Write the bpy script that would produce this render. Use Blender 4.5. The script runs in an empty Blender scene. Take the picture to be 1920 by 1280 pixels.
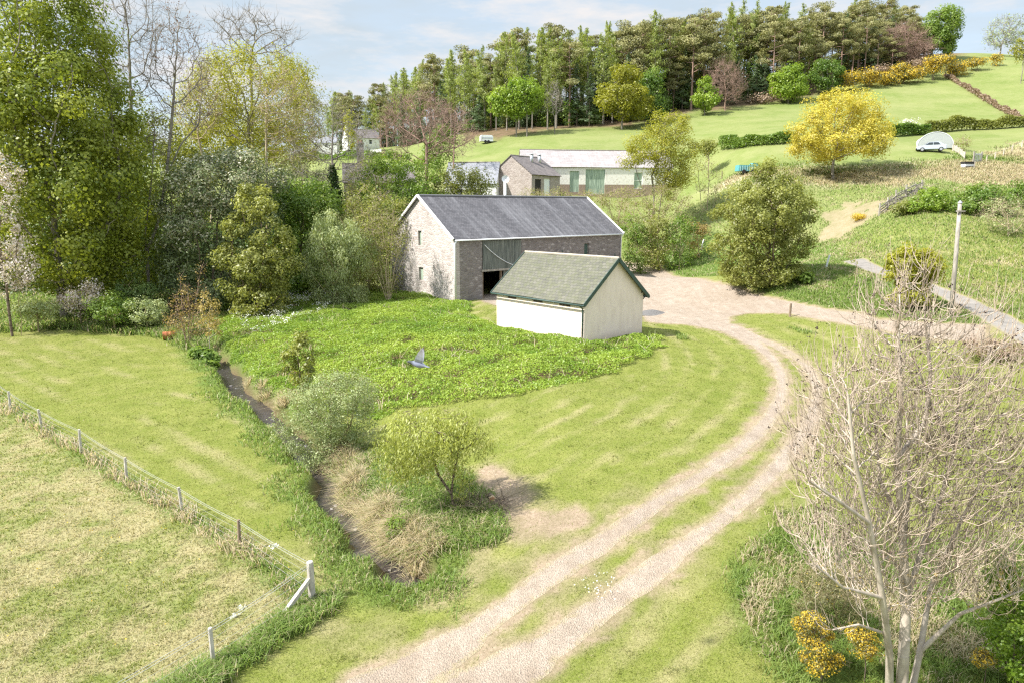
import bpy, bmesh, math, random
import numpy as np
from mathutils import Vector, Matrix

rng = np.random.default_rng(7)
random.seed(7)
scene = bpy.context.scene
COL = scene.collection

# ------------------------------------------------------------------ camera
CAM_H = 9.0
FPX = 1300.0            # focal length in pixels of the 1920 px wide photograph
PITCH = 0.191
cp, sp = math.cos(PITCH), math.sin(PITCH)
CAM = np.array([0.0, 0.0, CAM_H])


def ray(px, py):
    u, v = (px - 960.0) / FPX, (py - 640.0) / FPX
    return np.array([u, cp - v * sp, -sp - v * cp])


def at(px, py, Y):
    """point seen at a pixel of the photograph, Y metres ahead of the camera"""
    d = ray(px, py)
    return CAM + d * (Y / d[1])


cam_data = bpy.data.cameras.new('camera')
cam = bpy.data.objects.new('camera', cam_data)
COL.objects.link(cam)
cam.location = (0, 0, CAM_H)
cam.rotation_euler = (math.pi / 2 - PITCH, 0, 0)
cam_data.sensor_width = 36.0
cam_data.sensor_fit = 'HORIZONTAL'
cam_data.lens = 36.0 * FPX / 1920.0
cam_data.clip_start = 0.1
cam_data.clip_end = 5000.0
scene.camera = cam

# ------------------------------------------------------------------ light
SUN_EL = math.radians(47)
SUN_DIR = np.array([-0.94, -0.34, 0.0])          # horizontal direction towards the sun
SUN_DIR = SUN_DIR / np.linalg.norm(SUN_DIR) * math.cos(SUN_EL)
SUN_DIR[2] = math.sin(SUN_EL)
sd = bpy.data.lights.new('sun', 'SUN')
sd.energy = 4.0
sd.angle = math.radians(1.2)
sd.color = (1.0, 0.955, 0.88)
sun = bpy.data.objects.new('sun', sd)
COL.objects.link(sun)
sun.rotation_euler = Vector(SUN_DIR).to_track_quat('Z', 'Y').to_euler()

world = bpy.data.worlds.new('World')
scene.world = world
world.use_nodes = True
wn, wl = world.node_tree.nodes, world.node_tree.links
wn.clear()
w_out = wn.new('ShaderNodeOutputWorld')
w_bg = wn.new('ShaderNodeBackground')
w_sky = wn.new('ShaderNodeTexSky')
w_sky.sky_type = 'NISHITA'
w_sky.sun_disc = False
w_sky.sun_elevation = SUN_EL
w_sky.sun_rotation = math.atan2(SUN_DIR[0], SUN_DIR[1])
w_sky.altitude = 150
w_sky.air_density = 1.0
w_sky.dust_density = .6
w_sky.ozone_density = 1.2
w_bg.inputs['Strength'].default_value = 0.15
# thin high cloud in the sky itself
w_tc = wn.new('ShaderNodeTexCoord')
w_map = wn.new('ShaderNodeMapping')
w_map.inputs['Scale'].default_value = (2.2, 2.2, 9.0)
w_noise = wn.new('ShaderNodeTexNoise')
w_noise.inputs['Scale'].default_value = 2.4
w_noise.inputs['Detail'].default_value = 7
w_noise.inputs['Roughness'].default_value = 0.6
w_ramp = wn.new('ShaderNodeValToRGB')
w_ramp.color_ramp.elements[0].position = 0.40
w_ramp.color_ramp.elements[0].color = (.82, .82, .82, 1)
w_ramp.color_ramp.elements[1].position = 0.72
w_ramp.color_ramp.elements[1].color = (.97, .97, .97, 1)
w_mix = wn.new('ShaderNodeMixRGB')
w_mix.inputs['Color2'].default_value = (1.72, 1.93, 2.06, 1)
wl.new(w_tc.outputs['Generated'], w_map.inputs['Vector'])
wl.new(w_map.outputs['Vector'], w_noise.inputs['Vector'])
wl.new(w_noise.outputs['Fac'], w_ramp.inputs['Fac'])
wl.new(w_ramp.outputs['Color'], w_mix.inputs['Fac'])
wl.new(w_sky.outputs['Color'], w_mix.inputs['Color1'])
w_noise2 = wn.new('ShaderNodeTexNoise')       # pale cloud banks
w_noise2.inputs['Scale'].default_value = 3.1
w_noise2.inputs['Detail'].default_value = 8
w_noise2.inputs['Roughness'].default_value = 0.62
w_ramp2 = wn.new('ShaderNodeValToRGB')
w_ramp2.color_ramp.elements[0].position = 0.47
w_ramp2.color_ramp.elements[1].position = 0.68
w_mix2 = wn.new('ShaderNodeMixRGB')
w_mix2.inputs['Color2'].default_value = (2.5, 2.45, 2.45, 1)
wl.new(w_map.outputs['Vector'], w_noise2.inputs['Vector'])
wl.new(w_noise2.outputs['Fac'], w_ramp2.inputs['Fac'])
wl.new(w_ramp2.outputs['Color'], w_mix2.inputs['Fac'])
wl.new(w_mix.outputs['Color'], w_mix2.inputs['Color1'])
# sky brightened overhead, out of view: fill light added to lift the shade
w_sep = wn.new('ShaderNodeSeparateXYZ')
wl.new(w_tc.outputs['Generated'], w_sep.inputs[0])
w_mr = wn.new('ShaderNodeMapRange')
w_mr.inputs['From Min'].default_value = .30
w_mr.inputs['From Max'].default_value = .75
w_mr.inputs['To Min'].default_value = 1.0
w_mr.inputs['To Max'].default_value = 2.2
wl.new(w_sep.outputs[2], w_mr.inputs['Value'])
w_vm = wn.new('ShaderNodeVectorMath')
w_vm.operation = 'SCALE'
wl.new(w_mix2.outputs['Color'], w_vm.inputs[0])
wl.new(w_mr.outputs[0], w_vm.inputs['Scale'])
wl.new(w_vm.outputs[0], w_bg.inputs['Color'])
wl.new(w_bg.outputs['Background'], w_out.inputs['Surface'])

vs = scene.view_settings
vs.view_transform = 'Standard'
vs.look = 'None'
vs.exposure = 1.28
vs.gamma = 1.0
scene.render.engine = 'CYCLES'
scene.cycles.max_bounces = 8
scene.cycles.diffuse_bounces = 5
scene.cycles.glossy_bounces = 2
scene.cycles.transmission_bounces = 4
scene.cycles.transparent_max_bounces = 8
scene.cycles.use_denoising = False
scene.cycles.filter_width = 1.3


# ------------------------------------------------------------------ objects
def tag(o, label=None, cat=None, group=None, kind=None):
    if label: o['label'] = label
    if cat: o['category'] = cat
    if group: o['group'] = group
    if kind: o['kind'] = kind
    return o


def empty(name, loc=(0, 0, 0), rz=0.0, label=None, cat=None, group=None):
    o = bpy.data.objects.new(name, None)
    COL.objects.link(o)
    o.location = tuple(float(a) for a in loc)
    o.rotation_euler = (0, 0, rz)
    o.empty_display_size = 0.2
    return tag(o, label, cat, group)


def link(name, me, parent=None, mat=None):
    o = bpy.data.objects.new(name, me)
    COL.objects.link(o)
    if mat is not None and not me.materials:
        me.materials.append(mat)
    if parent is not None:
        o.parent = parent
    return o


def np_mesh(name, V, loops, starts, tint=None, smooth=False, dry=None):
    me = bpy.data.meshes.new(name)
    V = np.ascontiguousarray(V, dtype=np.float32)
    loops = np.ascontiguousarray(loops, dtype=np.int32).ravel()
    me.vertices.add(len(V))
    me.vertices.foreach_set('co', V.ravel())
    me.loops.add(len(loops))
    me.loops.foreach_set('vertex_index', loops)
    me.polygons.add(len(starts))
    me.polygons.foreach_set('loop_start', np.ascontiguousarray(starts, dtype=np.int32))
    if smooth:
        me.polygons.foreach_set('use_smooth', np.ones(len(starts), bool))
    for nm, arr in (('tint', tint), ('dry', dry)):
        if arr is not None:
            a = me.attributes.new(nm, 'FLOAT', 'POINT')
            a.data.foreach_set('value', np.ascontiguousarray(arr, dtype=np.float32))
    me.update(calc_edges=True)
    return me


def quad_mesh(name, V, tint=None, dry=None):
    """V: (n,4,3) separate quads"""
    n = len(V)
    t = None if tint is None else np.repeat(tint, 4)
    d = None if dry is None else np.repeat(dry, 4)
    return np_mesh(name, V.reshape(-1, 3), np.arange(4 * n), np.arange(n) * 4, t, dry=d)


class MB:
    """collects shapes into one mesh"""
    def __init__(self):
        self.v, self.f = [], []

    def add(self, vs, fs):
        b = len(self.v)
        self.v += [tuple(map(float, p)) for p in vs]
        self.f += [tuple(b + i for i in f) for f in fs]

    def box(self, x0, x1, y0, y1, z0, z1):
        self.add([(x0, y0, z0), (x1, y0, z0), (x1, y1, z0), (x0, y1, z0),
                  (x0, y0, z1), (x1, y0, z1), (x1, y1, z1), (x0, y1, z1)],
                 [(3, 2, 1, 0), (4, 5, 6, 7), (0, 1, 5, 4), (1, 2, 6, 5), (2, 3, 7, 6), (3, 0, 4, 7)])

    def bar(self, a, b, w, h, up=(0, 0, 1)):
        a, b, up = Vector(a), Vector(b), Vector(up)
        d = (b - a).normalized()
        s = d.cross(up)
        if s.length < 1e-4: s = d.cross(Vector((1, 0, 0)))
        s.normalize()
        u = s.cross(d)
        vs = []
        for p in (a, b):
            for i, j in ((-1, -1), (1, -1), (1, 1), (-1, 1)):
                vs.append(p + s * (i * w / 2) + u * (j * h / 2))
        self.add(vs, [(3, 2, 1, 0), (4, 5, 6, 7), (0, 1, 5, 4), (1, 2, 6, 5), (2, 3, 7, 6), (3, 0, 4, 7)])

    def tube(self, pts, rad, n=8, caps=True):
        pts = [Vector(p) for p in pts]
        if not hasattr(rad, '__len__'): rad = [rad] * len(pts)
        vs, ref = [], None
        for i, p in enumerate(pts):
            d = (pts[min(i + 1, len(pts) - 1)] - pts[max(i - 1, 0)]).normalized()
            if ref is None:
                ref = d.orthogonal().normalized()
            ref = (ref - d * ref.dot(d)).normalized()
            s = d.cross(ref)
            for k in range(n):
                a = 2 * math.pi * k / n
                vs.append(p + (ref * math.cos(a) + s * math.sin(a)) * rad[i])
        fs = []
        for i in range(len(pts) - 1):
            for k in range(n):
                k2 = (k + 1) % n
                fs.append((i * n + k, i * n + k2, (i + 1) * n + k2, (i + 1) * n + k))
        if caps:
            fs.append(tuple(range(n))[::-1])
            fs.append(tuple((len(pts) - 1) * n + k for k in range(n)))
        self.add(vs, fs)

    def prism(self, outline, axis_off):
        """outline: list of 3-D points (flat polygon); extruded by axis_off"""
        n = len(outline)
        o = Vector(axis_off)
        vs = [Vector(p) for p in outline] + [Vector(p) + o for p in outline]
        fs = [tuple(range(n)), tuple(range(2 * n - 1, n - 1, -1))]
        for i in range(n):
            j = (i + 1) % n
            fs.append((i, i + n, j + n, j))
        self.add(vs, fs)

    def build(self, name, mat, parent=None, bevel=0.0, smooth=False):
        me = bpy.data.meshes.new(name)
        me.from_pydata(self.v, [], self.f)
        bm = bmesh.new()
        bm.from_mesh(me)
        bmesh.ops.recalc_face_normals(bm, faces=bm.faces)
        if bevel > 0:
            bmesh.ops.bevel(bm, geom=[e for e in bm.edges if len(e.link_faces) == 2 and e.calc_face_angle(0) > 0.5],
                            offset=bevel, segments=2, affect='EDGES', clamp_overlap=True)
        bm.to_mesh(me)
        bm.free()
        if smooth:
            me.polygons.foreach_set('use_smooth', np.ones(len(me.polygons), bool))
        return link(name, me, parent, mat)


# ------------------------------------------------------------------ materials
class NT:
    def __init__(self, name):
        self.m = bpy.data.materials.new(name)
        self.m.use_nodes = True
        self.n, self.l = self.m.node_tree.nodes, self.m.node_tree.links
        self.n.clear()
        self.out = self.n.new('ShaderNodeOutputMaterial')
        self._co = None

    def new(self, t, **k):
        nd = self.n.new('ShaderNode' + t)
        for a, b in k.items(): setattr(nd, a, b)
        return nd

    def set(self, sock, v):
        if isinstance(v, bpy.types.NodeSocket): self.l.new(v, sock)
        elif isinstance(v, (tuple, list)) and len(v) == 3 and sock.type == 'RGBA': sock.default_value = (*v, 1)
        else: sock.default_value = v

    def co(self):
        if self._co is None:
            self._co = self.new('TexCoord').outputs['Object']
        return self._co

    def mapping(self, scale=(1, 1, 1), rot=(0, 0, 0), loc=(0, 0, 0), vec=None):
        m = self.new('Mapping')
        m.inputs['Scale'].default_value = scale
        m.inputs['Rotation'].default_value = rot
        m.inputs['Location'].default_value = loc
        self.l.new(vec or self.co(), m.inputs['Vector'])
        return m.outputs['Vector']

    def noise(self, scale, detail=4, rough=.55, vec=None, dist=0.0):
        t = self.new('TexNoise')
        t.inputs['Scale'].default_value = scale
        t.inputs['Detail'].default_value = detail
        t.inputs['Roughness'].default_value = rough
        t.inputs['Distortion'].default_value = dist
        self.l.new(vec or self.co(), t.inputs['Vector'])
        return t.outputs['Fac']

    def ramp(self, fac, stops):
        r = self.new('ValToRGB')
        els = r.color_ramp.elements
        while len(els) < len(stops): els.new(0.5)
        for e, (p, c) in zip(els, stops):
            e.position = p
            e.color = (c, c, c, 1) if not hasattr(c, '__len__') else (*c, 1)
        self.l.new(fac, r.inputs['Fac'])
        return r.outputs['Color']

    def mix(self, fac, a, b, mode='MIX'):
        m = self.new('MixRGB', blend_type=mode)
        self.set(m.inputs['Fac'], fac)
        self.set(m.inputs['Color1'], a)
        self.set(m.inputs['Color2'], b)
        return m.outputs['Color']

    def math(self, op, a, b=0.0, c=None, clamp=False):
        m = self.new('Math', operation=op, use_clamp=clamp)
        self.set(m.inputs[0], a)
        self.set(m.inputs[1], b)
        if c is not None: self.set(m.inputs[2], c)
        return m.outputs[0]

    def attr(self, name, out='Fac'):
        a = self.new('Attribute')
        a.attribute_name = name
        return a.outputs[out]

    def bump(self, h, strength=.5, dist=.05):
        b = self.new('Bump')
        b.inputs['Strength'].default_value = strength
        b.inputs['Distance'].default_value = dist
        self.l.new(h, b.inputs['Height'])
        return b.outputs['Normal']

    def finish(self, color, rough=.8, bump=None, spec=.3, metal=0.0, alpha=None):
        p = self.new('BsdfPrincipled')
        self.set(p.inputs['Base Color'], color)
        self.set(p.inputs['Roughness'], rough)
        p.inputs['Specular IOR Level'].default_value = spec
        p.inputs['Metallic'].default_value = metal
        if bump is not None: self.l.new(bump, p.inputs['Normal'])
        self.l.new(p.outputs[0], self.out.inputs['Surface'])
        return self.m

    def leafy(self, color, trans=.35, gloss=.03, rough=.45, up=0.0):
        d = self.new('BsdfDiffuse')
        t = self.new('BsdfTranslucent')
        if up > 0:      # blades of a sward shade like the sward as a whole
            ge = self.new('NewGeometry')
            mx = self.new('MixRGB')
            mx.inputs[0].default_value = up
            self.l.new(ge.outputs['Normal'], mx.inputs[1])
            mx.inputs[2].default_value = (0, 0, 1, 1)
            nn = self.new('VectorMath', operation='NORMALIZE')
            self.l.new(mx.outputs[0], nn.inputs[0])
            self.l.new(nn.outputs[0], d.inputs['Normal'])
        self.set(d.inputs['Color'], color)
        tc = self.mix(1.0, color, (1.0, 1.0, .55), 'MULTIPLY')
        self.set(t.inputs['Color'], tc)
        m = self.new('MixShader')
        m.inputs[0].default_value = trans
        self.l.new(d.outputs[0], m.inputs[1])
        self.l.new(t.outputs[0], m.inputs[2])
        res = m.outputs[0]
        if gloss > 0:
            g = self.new('BsdfGlossy')
            g.inputs['Roughness'].default_value = rough
            m2 = self.new('MixShader')
            m2.inputs[0].default_value = gloss
            self.l.new(res, m2.inputs[1])
            self.l.new(g.outputs[0], m2.inputs[2])
            res = m2.outputs[0]
        self.l.new(res, self.out.inputs['Surface'])
        return self.m


def leaf_mat(name, dark, light, trans=.4, third=None, up=0.0):
    t = NT(name)
    a = t.attr('tint')
    stops = [(0.0, dark), (1.0, light)] if third is None else [(0.0, dark), (.75, light), (1.0, third)]
    return t.leafy(t.ramp(a, stops), trans, up=up)


def bark_mat(name, dark, light, scale=6.0):
    t = NT(name)
    n = t.noise(scale, 5, .6, t.mapping((1, 1, .35)))
    c = t.mix(t.ramp(n, [(.3, 0.0), (.7, 1.0)]), dark, light)
    return t.finish(c, .9, t.bump(n, .5, .03), .15)


def plain_mat(name, col, rough=.6, var=.12, scale=5.0, metal=0.0, spec=.3):
    t = NT(name)
    n = t.noise(scale, 5, .6)
    c = t.mix(t.ramp(n, [(.3, 0.0), (.7, 1.0)]), tuple(x * (1 - var) for x in col), tuple(min(1, x * (1 + var)) for x in col))
    return t.finish(c, rough, t.bump(n, .15, .01), spec, metal)
# ------------------------------------------------------------------ terrain
ctrl = []
def cz(px, py, z):            # a ground point seen at this pixel at height z
    d = ray(px, py)
    t = (z - CAM_H) / d[2]
    p = CAM + d * t
    ctrl.append(p)
def cy(px, py, Y):
    ctrl.append(at(px, py, Y))
def cw(x, y, z):
    ctrl.append(np.array([x, y, z], float))

for a in ((0, 1280, -2.6), (480, 1280, -2.5), (900, 1280, -2.2), (1400, 1280, -2.0), (1900, 1280, -2.4),
          (0, 1000, -2.4), (0, 800, -2.1), (0, 640, -1.5), (300, 640, -1.4), (300, 800, -1.9), (300, 950, -2.3),
          (590, 1130, -2.4), (520, 800, -1.9), (600, 950, -2.1), (770, 1120, -2.3),
          (1000, 1000, -1.5), (820, 900, -1.8), (1000, 800, -.85), (1250, 800, -.6), (1450, 750, -.4), (1450, 1000, -1.3),
          (1200, 1100, -1.8), (1300, 660, -.1), (1100, 655, 0.0), (932, 615, 0.0), (1205, 625, 0.05),
          (720, 765, -1.5), (600, 700, -1.1), (450, 610, -.8), (500, 560, -.2), (770, 548, 0.0), (853, 567, 0.0),
          (900, 700, -.5), (1050, 710, -.35), (930, 560, .05),
          (1280, 570, 0.1), (1360, 600, 0.1), (1230, 520, .5), (1500, 585, .8), (1660, 607, 1.0), (1820, 625, 1.0),
          (1800, 700, 0.0), (1600, 700, 0.0), (1900, 850, -.9), (1900, 1000, -1.6), (1700, 900, -1.0),
          (1170, 490, 1.7), (1420, 545, 1.5), (1440, 507, 3.0), (1560, 520, 2.8), (1640, 590, 1.35),
          (1900, 625, 1.15), (1840, 580, 1.6), (1760, 545, 2.1), (1640, 508, 3.2), (1590, 480, 3.8)):
    cz(*a)
for a in ((1560, 448, 86), (1560, 400, 93), (1562, 337, 103), (1400, 332, 104), (1800, 480, 66), (1700, 420, 76),
          (1690, 375, 86), (1900, 430, 72), (1900, 370, 86), (1800, 330, 97), (1748, 284, 111), (1900, 300, 108),
          (1400, 280, 124), (1680, 253, 130), (1900, 243, 133), (1580, 300, 112),
          (1040, 246, 175), (1180, 234, 180), (1290, 211, 188), (1400, 198, 194), (1480, 188, 198), (1590, 160, 204),
          (1700, 148, 210), (1760, 112, 225), (1880, 102, 240), (1920, 108, 236), (1900, 200, 165), (1800, 140, 210),
          (1920, 225, 145), (1600, 215, 165), (1250, 265, 152), (1060, 279, 150), (900, 276, 165),
          (880, 250, 185), (660, 287, 215), (580, 289, 220), (715, 285, 214), (660, 312, 165), (770, 276, 205), (500, 290, 240)):
    cy(*a)
# barn yard, slope behind the barn and the farm terrace above it
for a in ((-5.5, 66.5, 0), (-13, 76, .2), (12.7, 81.6, 1.2), (5, 92, 2.2), (-10, 92, 2.2), (0, 118, 9.3), (12, 120, 9.6),
          (28, 122, 10.2), (-14, 118, 8.6), (-25, 118, 7.5), (20, 100, 5.0), (28, 92, 4.6), (-30, 80, .6), (-50, 75, .2),
          (-40, 110, 3.5), (-70, 100, 2.0), (-80, 160, 9), (-140, 240, 20), (-90, 70, -.5), (-90, 40, -2), (-60, 30, -2.6),
          (-30, 10, -2.9), (0, 5, -2.6), (25, 8, -2.6), (40, 20, -1.8), (55, 40, .5), (70, 60, 5), (90, 90, 14), (130, 130, 30),
          (200, 220, 58), (220, 320, 60), (150, 300, 62), (90, 300, 52), (40, 300, 42), (-40, 300, 30), (0, 230, 35),
          (40, 240, 44), (90, 250, 52), (-150, 400, 30), (0, 420, 44), (200, 450, 55), (350, 300, 55), (300, 120, 45),
          (-200, 120, 2), (-250, 300, 25), (-30, -20, -3), (30, -20, -3), (-120, 0, -3), (120, 10, -1)):
    cw(*a)
CT = np.array(ctrl)


def _tps(r2):
    return np.where(r2 > 1e-9, r2 * np.log(np.maximum(r2, 1e-9)), 0.0)


_S = 50.0
_P = CT[:, :2] / _S
_n = len(_P)
_K = _tps(((_P[:, None] - _P[None]) ** 2).sum(-1)) + np.eye(_n) * 2e-3
_A = np.zeros((_n + 3, _n + 3))
_A[:_n, :_n] = _K
_A[:_n, _n] = 1
_A[:_n, _n + 1:] = _P
_A[_n:, :_n] = _A[:_n, _n:].T
_W = np.linalg.solve(_A, np.concatenate([CT[:, 2], np.zeros(3)]))


def tps(xy):
    xy = np.asarray(xy, float).reshape(-1, 2) / _S
    out = np.empty(len(xy))
    for i in range(0, len(xy), 4000):
        q = xy[i:i + 4000]
        out[i:i + 4000] = _tps(((q[:, None] - _P[None]) ** 2).sum(-1)) @ _W[:_n] + _W[_n] + q @ _W[_n + 1:]
    return out


def axis(lo, mid0, mid1, hi, far_lo, far_hi):
    a = list(np.arange(lo, mid0 - 1e-6, .5)) + list(np.arange(mid0, mid1 - 1e-6, .25)) + list(np.arange(mid1, hi + 1e-6, .5))
    step = s = .5
    while a[-1] < far_hi:
        s *= 1.06
        a.append(a[-1] + s)
    s = step
    while a[0] > far_lo:
        s *= 1.06
        a.insert(0, a[0] - s)
    return np.array(a)


GX = axis(-36, -20, 17, 48, -420, 520)
GY = axis(8, 14, 64, 108, -30, 700)
MX, MY = np.meshgrid(GX, GY, indexing='xy')
GZ = tps(np.stack([MX.ravel(), MY.ravel()], -1)).reshape(MX.shape)
# keep the far ground bounded
GZ = np.clip(GZ, -6, 75)


def ground_z(x, y):
    """height of the ground mesh (bilinear on its own grid)"""
    x, y = np.asarray(x, float), np.asarray(y, float)
    i = np.clip(np.searchsorted(GX, x) - 1, 0, len(GX) - 2)
    j = np.clip(np.searchsorted(GY, y) - 1, 0, len(GY) - 2)
    u = np.clip((x - GX[i]) / (GX[i + 1] - GX[i]), 0, 1)
    v = np.clip((y - GY[j]) / (GY[j + 1] - GY[j]), 0, 1)
    return ((GZ[j, i] * (1 - u) + GZ[j, i + 1] * u) * (1 - v) + (GZ[j + 1, i] * (1 - u) + GZ[j + 1, i + 1] * u) * v)


def ground_at(px, py, far=600.0):
    """first point of the ground seen through this pixel of the photograph"""
    d = ray(px, py)
    d = d / d[1]
    Y = np.arange(9.0, far, .25)
    P = CAM[None] + d[None] * Y[:, None]
    below = np.nonzero(P[:, 2] < ground_z(P[:, 0], P[:, 1]))[0]
    if len(below) == 0:
        return P[-1]
    k = below[0]
    lo, hi = (Y[k - 1] if k else 8.0), Y[k]
    for _ in range(20):
        m = (lo + hi) / 2
        p = CAM + d * m
        if p[2] < ground_z(p[0], p[1]): hi = m
        else: lo = m
    p = CAM + d * hi
    p[2] = ground_z(p[0], p[1])
    return p


def px_poly(pts):
    return np.array([ground_at(*p)[:2] for p in pts])


def on_ground(x, y, dz=0.0):
    return np.array([x, y, float(ground_z(x, y)) + dz])


def sdf_poly(P, poly):
    """signed distance (negative inside)"""
    P = np.asarray(P, float)
    d2 = np.full(len(P), 1e18)
    inside = np.zeros(len(P), bool)
    n = len(poly)
    for i in range(n):
        a, b = poly[i], poly[(i + 1) % n]
        e = b - a
        w = P - a
        t = np.clip((w @ e) / max(e @ e, 1e-12), 0, 1)
        q = w - t[:, None] * e
        d2 = np.minimum(d2, (q ** 2).sum(-1))
        c = ((a[1] <= P[:, 1]) & (b[1] > P[:, 1])) | ((b[1] <= P[:, 1]) & (a[1] > P[:, 1]))
        with np.errstate(divide='ignore', invalid='ignore'):
            xi = a[0] + (P[:, 1] - a[1]) / (b[1] - a[1]) * (b[0] - a[0])
        inside ^= c & (P[:, 0] < xi)
    d = np.sqrt(d2)
    return np.where(inside, -d, d)


def dist_line(P, line, widths=None):
    """distance to an open polyline (minus a half width that may vary along it)"""
    P = np.asarray(P, float)
    best = np.full(len(P), 1e9)
    for i in range(len(line) - 1):
        a, b = line[i], line[i + 1]
        e = b - a
        w = P - a
        t = np.clip((w @ e) / max(e @ e, 1e-12), 0, 1)
        d = np.sqrt(((w - t[:, None] * e) ** 2).sum(-1))
        if widths is not None:
            d = d - (widths[i] * (1 - t) + widths[i + 1] * t)
        best = np.minimum(best, d)
    return best


def smooth_line(pts, n=6):
    """Catmull-Rom through the points"""
    p = np.asarray(pts, float)
    p = np.vstack([2 * p[0] - p[1], p, 2 * p[-1] - p[-2]])
    out = []
    for i in range(1, len(p) - 2):
        for t in np.arange(n) / n:
            out.append(.5 * ((2 * p[i]) + (-p[i - 1] + p[i + 1]) * t + (2 * p[i - 1] - 5 * p[i] + 4 * p[i + 1] - p[i + 2]) * t ** 2
                             + (-p[i - 1] + 3 * p[i] - 3 * p[i + 1] + p[i + 2]) * t ** 3))
    out.append(p[-2])
    return np.array(out)


_h = np.random.default_rng(3).random((256, 256))
def vnoise(x, y, s=1.0, octaves=3):
    """cheap value noise, about 0..1"""
    x, y = np.asarray(x, float) * s, np.asarray(y, float) * s
    tot, amp, out = 0.0, 1.0, 0.0
    for o in range(octaves):
        xi, yi = np.floor(x).astype(int), np.floor(y).astype(int)
        u, v = x - xi, y - yi
        u, v = u * u * (3 - 2 * u), v * v * (3 - 2 * v)
        a, b = _h[xi % 256, yi % 256], _h[(xi + 1) % 256, yi % 256]
        c, d = _h[xi % 256, (yi + 1) % 256], _h[(xi + 1) % 256, (yi + 1) % 256]
        out = out + amp * ((a * (1 - u) + b * u) * (1 - v) + (c * (1 - u) + d * u) * v)
        tot += amp
        amp *= .5
        x, y = x * 2.03 + 17.3, y * 2.03 + 5.1
    return out / tot


def sstep(a, b, x):
    t = np.clip((x - a) / (b - a), 0, 1)
    return t * t * (3 - 2 * t)
# ------------------------------------------------------------------ lines and areas of the ground (traced on the uncarved terrain)
FENCE_PX = [(-60, 705), (20, 770), (80, 806), (152, 848), (238, 905), (343, 965), (450, 1030), (586, 1130)]
FENCE = np.array([ground_at(*p)[:2] for p in FENCE_PX])
FENCE_EXT = np.vstack([FENCE[0] + (FENCE[0] - FENCE[1]) * 8, FENCE])
FENCE2 = np.array([ground_at(*p)[:2] for p in [(586, 1130), (401, 1250), (280, 1330)]])
STREAM_PX = [(372, 625), (395, 648), (420, 680), (455, 720), (490, 748), (525, 780), (570, 825), (598, 862), (622, 905),
             (660, 955), (700, 1000), (738, 1036), (778, 1062)]
STREAM = smooth_line([ground_at(*p)[:2] for p in STREAM_PX], 4)
_k = np.arange(len(STREAM))
STREAM = STREAM + np.stack([.16 * np.sin(_k * .9) + .10 * np.sin(_k * 2.1 + 1), .12 * np.cos(_k * 1.3)], -1)
WL_PX = [(690, 1300), (830, 1222), (930, 1152), (1012, 1090), (1090, 1037), (1170, 987), (1250, 930), (1330, 880), (1400, 828), (1450, 772),
         (1466, 725), (1456, 684), (1418, 645), (1372, 620), (1335, 605)]
WR_PX = [(880, 1300), (965, 1250), (1055, 1190), (1150, 1122), (1250, 1050), (1330, 992), (1400, 930), (1455, 875), (1503, 815), (1528, 765),
         (1530, 718), (1505, 680), (1460, 650), (1410, 628), (1370, 610)]
WL = smooth_line([ground_at(*p)[:2] for p in WL_PX], 4)
WR = smooth_line([ground_at(*p)[:2] for p in WR_PX], 4)
YARD = px_poly([(905, 566), (905, 552), (1000, 545), (1120, 500), (1165, 489), (1200, 496), (1250, 509), (1330, 528), (1420, 552), (1500, 569), (1580, 584), (1650, 598),
                (1760, 606), (1850, 610), (1850, 640), (1760, 636), (1680, 622), (1600, 610), (1540, 600), (1480, 588), (1400, 586), (1368, 594), (1372, 612), (1420, 632), (1440, 650),
                (1400, 645), (1350, 622), (1300, 612), (1250, 606), (1212, 602), (1205, 590), (1150, 590), (960, 580)])
LANE = smooth_line([ground_at(*p)[:2] for p in [(2050, 700), (1960, 650), (1895, 612), (1840, 582), (1770, 550), (1690, 522), (1635, 503), (1600, 489)]], 4)
NETTLE = px_poly([(405, 552), (470, 540), (560, 533), (650, 545), (770, 549), (853, 569), (885, 570), (880, 585), (890, 600), (932, 612), (933, 620), (1097, 648),
                  (1200, 632), (1252, 638), (1225, 662), (1175, 690), (1100, 712), (1000, 735), (930, 748), (860, 756), (760, 766), (705, 790), (640, 775),
                  (570, 760), (525, 752), (490, 722), (455, 690), (425, 655), (410, 620), (400, 585)])
BARE = px_poly([(890, 880), (930, 862), (985, 880), (1000, 930), (1040, 950), (1110, 965), (1100, 990), (1040, 1020), (960, 1010), (930, 985), (905, 960), (880, 930)])
MEADOW = px_poly([(1330, 352), (1400, 318), (1480, 312), (1600, 306), (1720, 300), (1800, 296), (1920, 270), (1990, 300), (1920, 345), (1800, 340), (1700, 345), (1600, 348), (1480, 352), (1400, 352)])
TRODDEN = px_poly([(1545, 445), (1530, 400), (1560, 385), (1640, 380), (1700, 390), (1640, 412), (1600, 432), (1585, 455)])
RBANK = px_poly([(1170, 485), (1165, 440), (1300, 440), (1560, 450), (1640, 500), (1770, 548), (1850, 590), (1900, 615), (1840, 612), (1650, 594), (1420, 545), (1250, 503)])
WOODFLOOR = np.array([ground_at(*p)[:2] for p in [(870, 262), (905, 262), (960, 256), (1040, 247), (1180, 235), (1285, 213), (1400, 200), (1470, 190), (1560, 168), (1600, 158), (1760, 128)]])
WOODFLOOR = np.vstack([WOODFLOOR, [[150, 240], [150, 420], [-60, 420], [-30, 230]]])
PASTURE = np.vstack([FENCE_EXT, FENCE2[1:], [[-9.5, 8], [-9.5, -25], [-90, -25]]])
RPAST = px_poly([(1460, 1290), (1400, 1200), (1360, 1090), (1420, 1000), (1480, 960), (1560, 940), (1600, 1000), (1700, 1000), (1900, 1000), (2150, 1000), (2150, 1330), (1700, 1330)])
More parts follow.
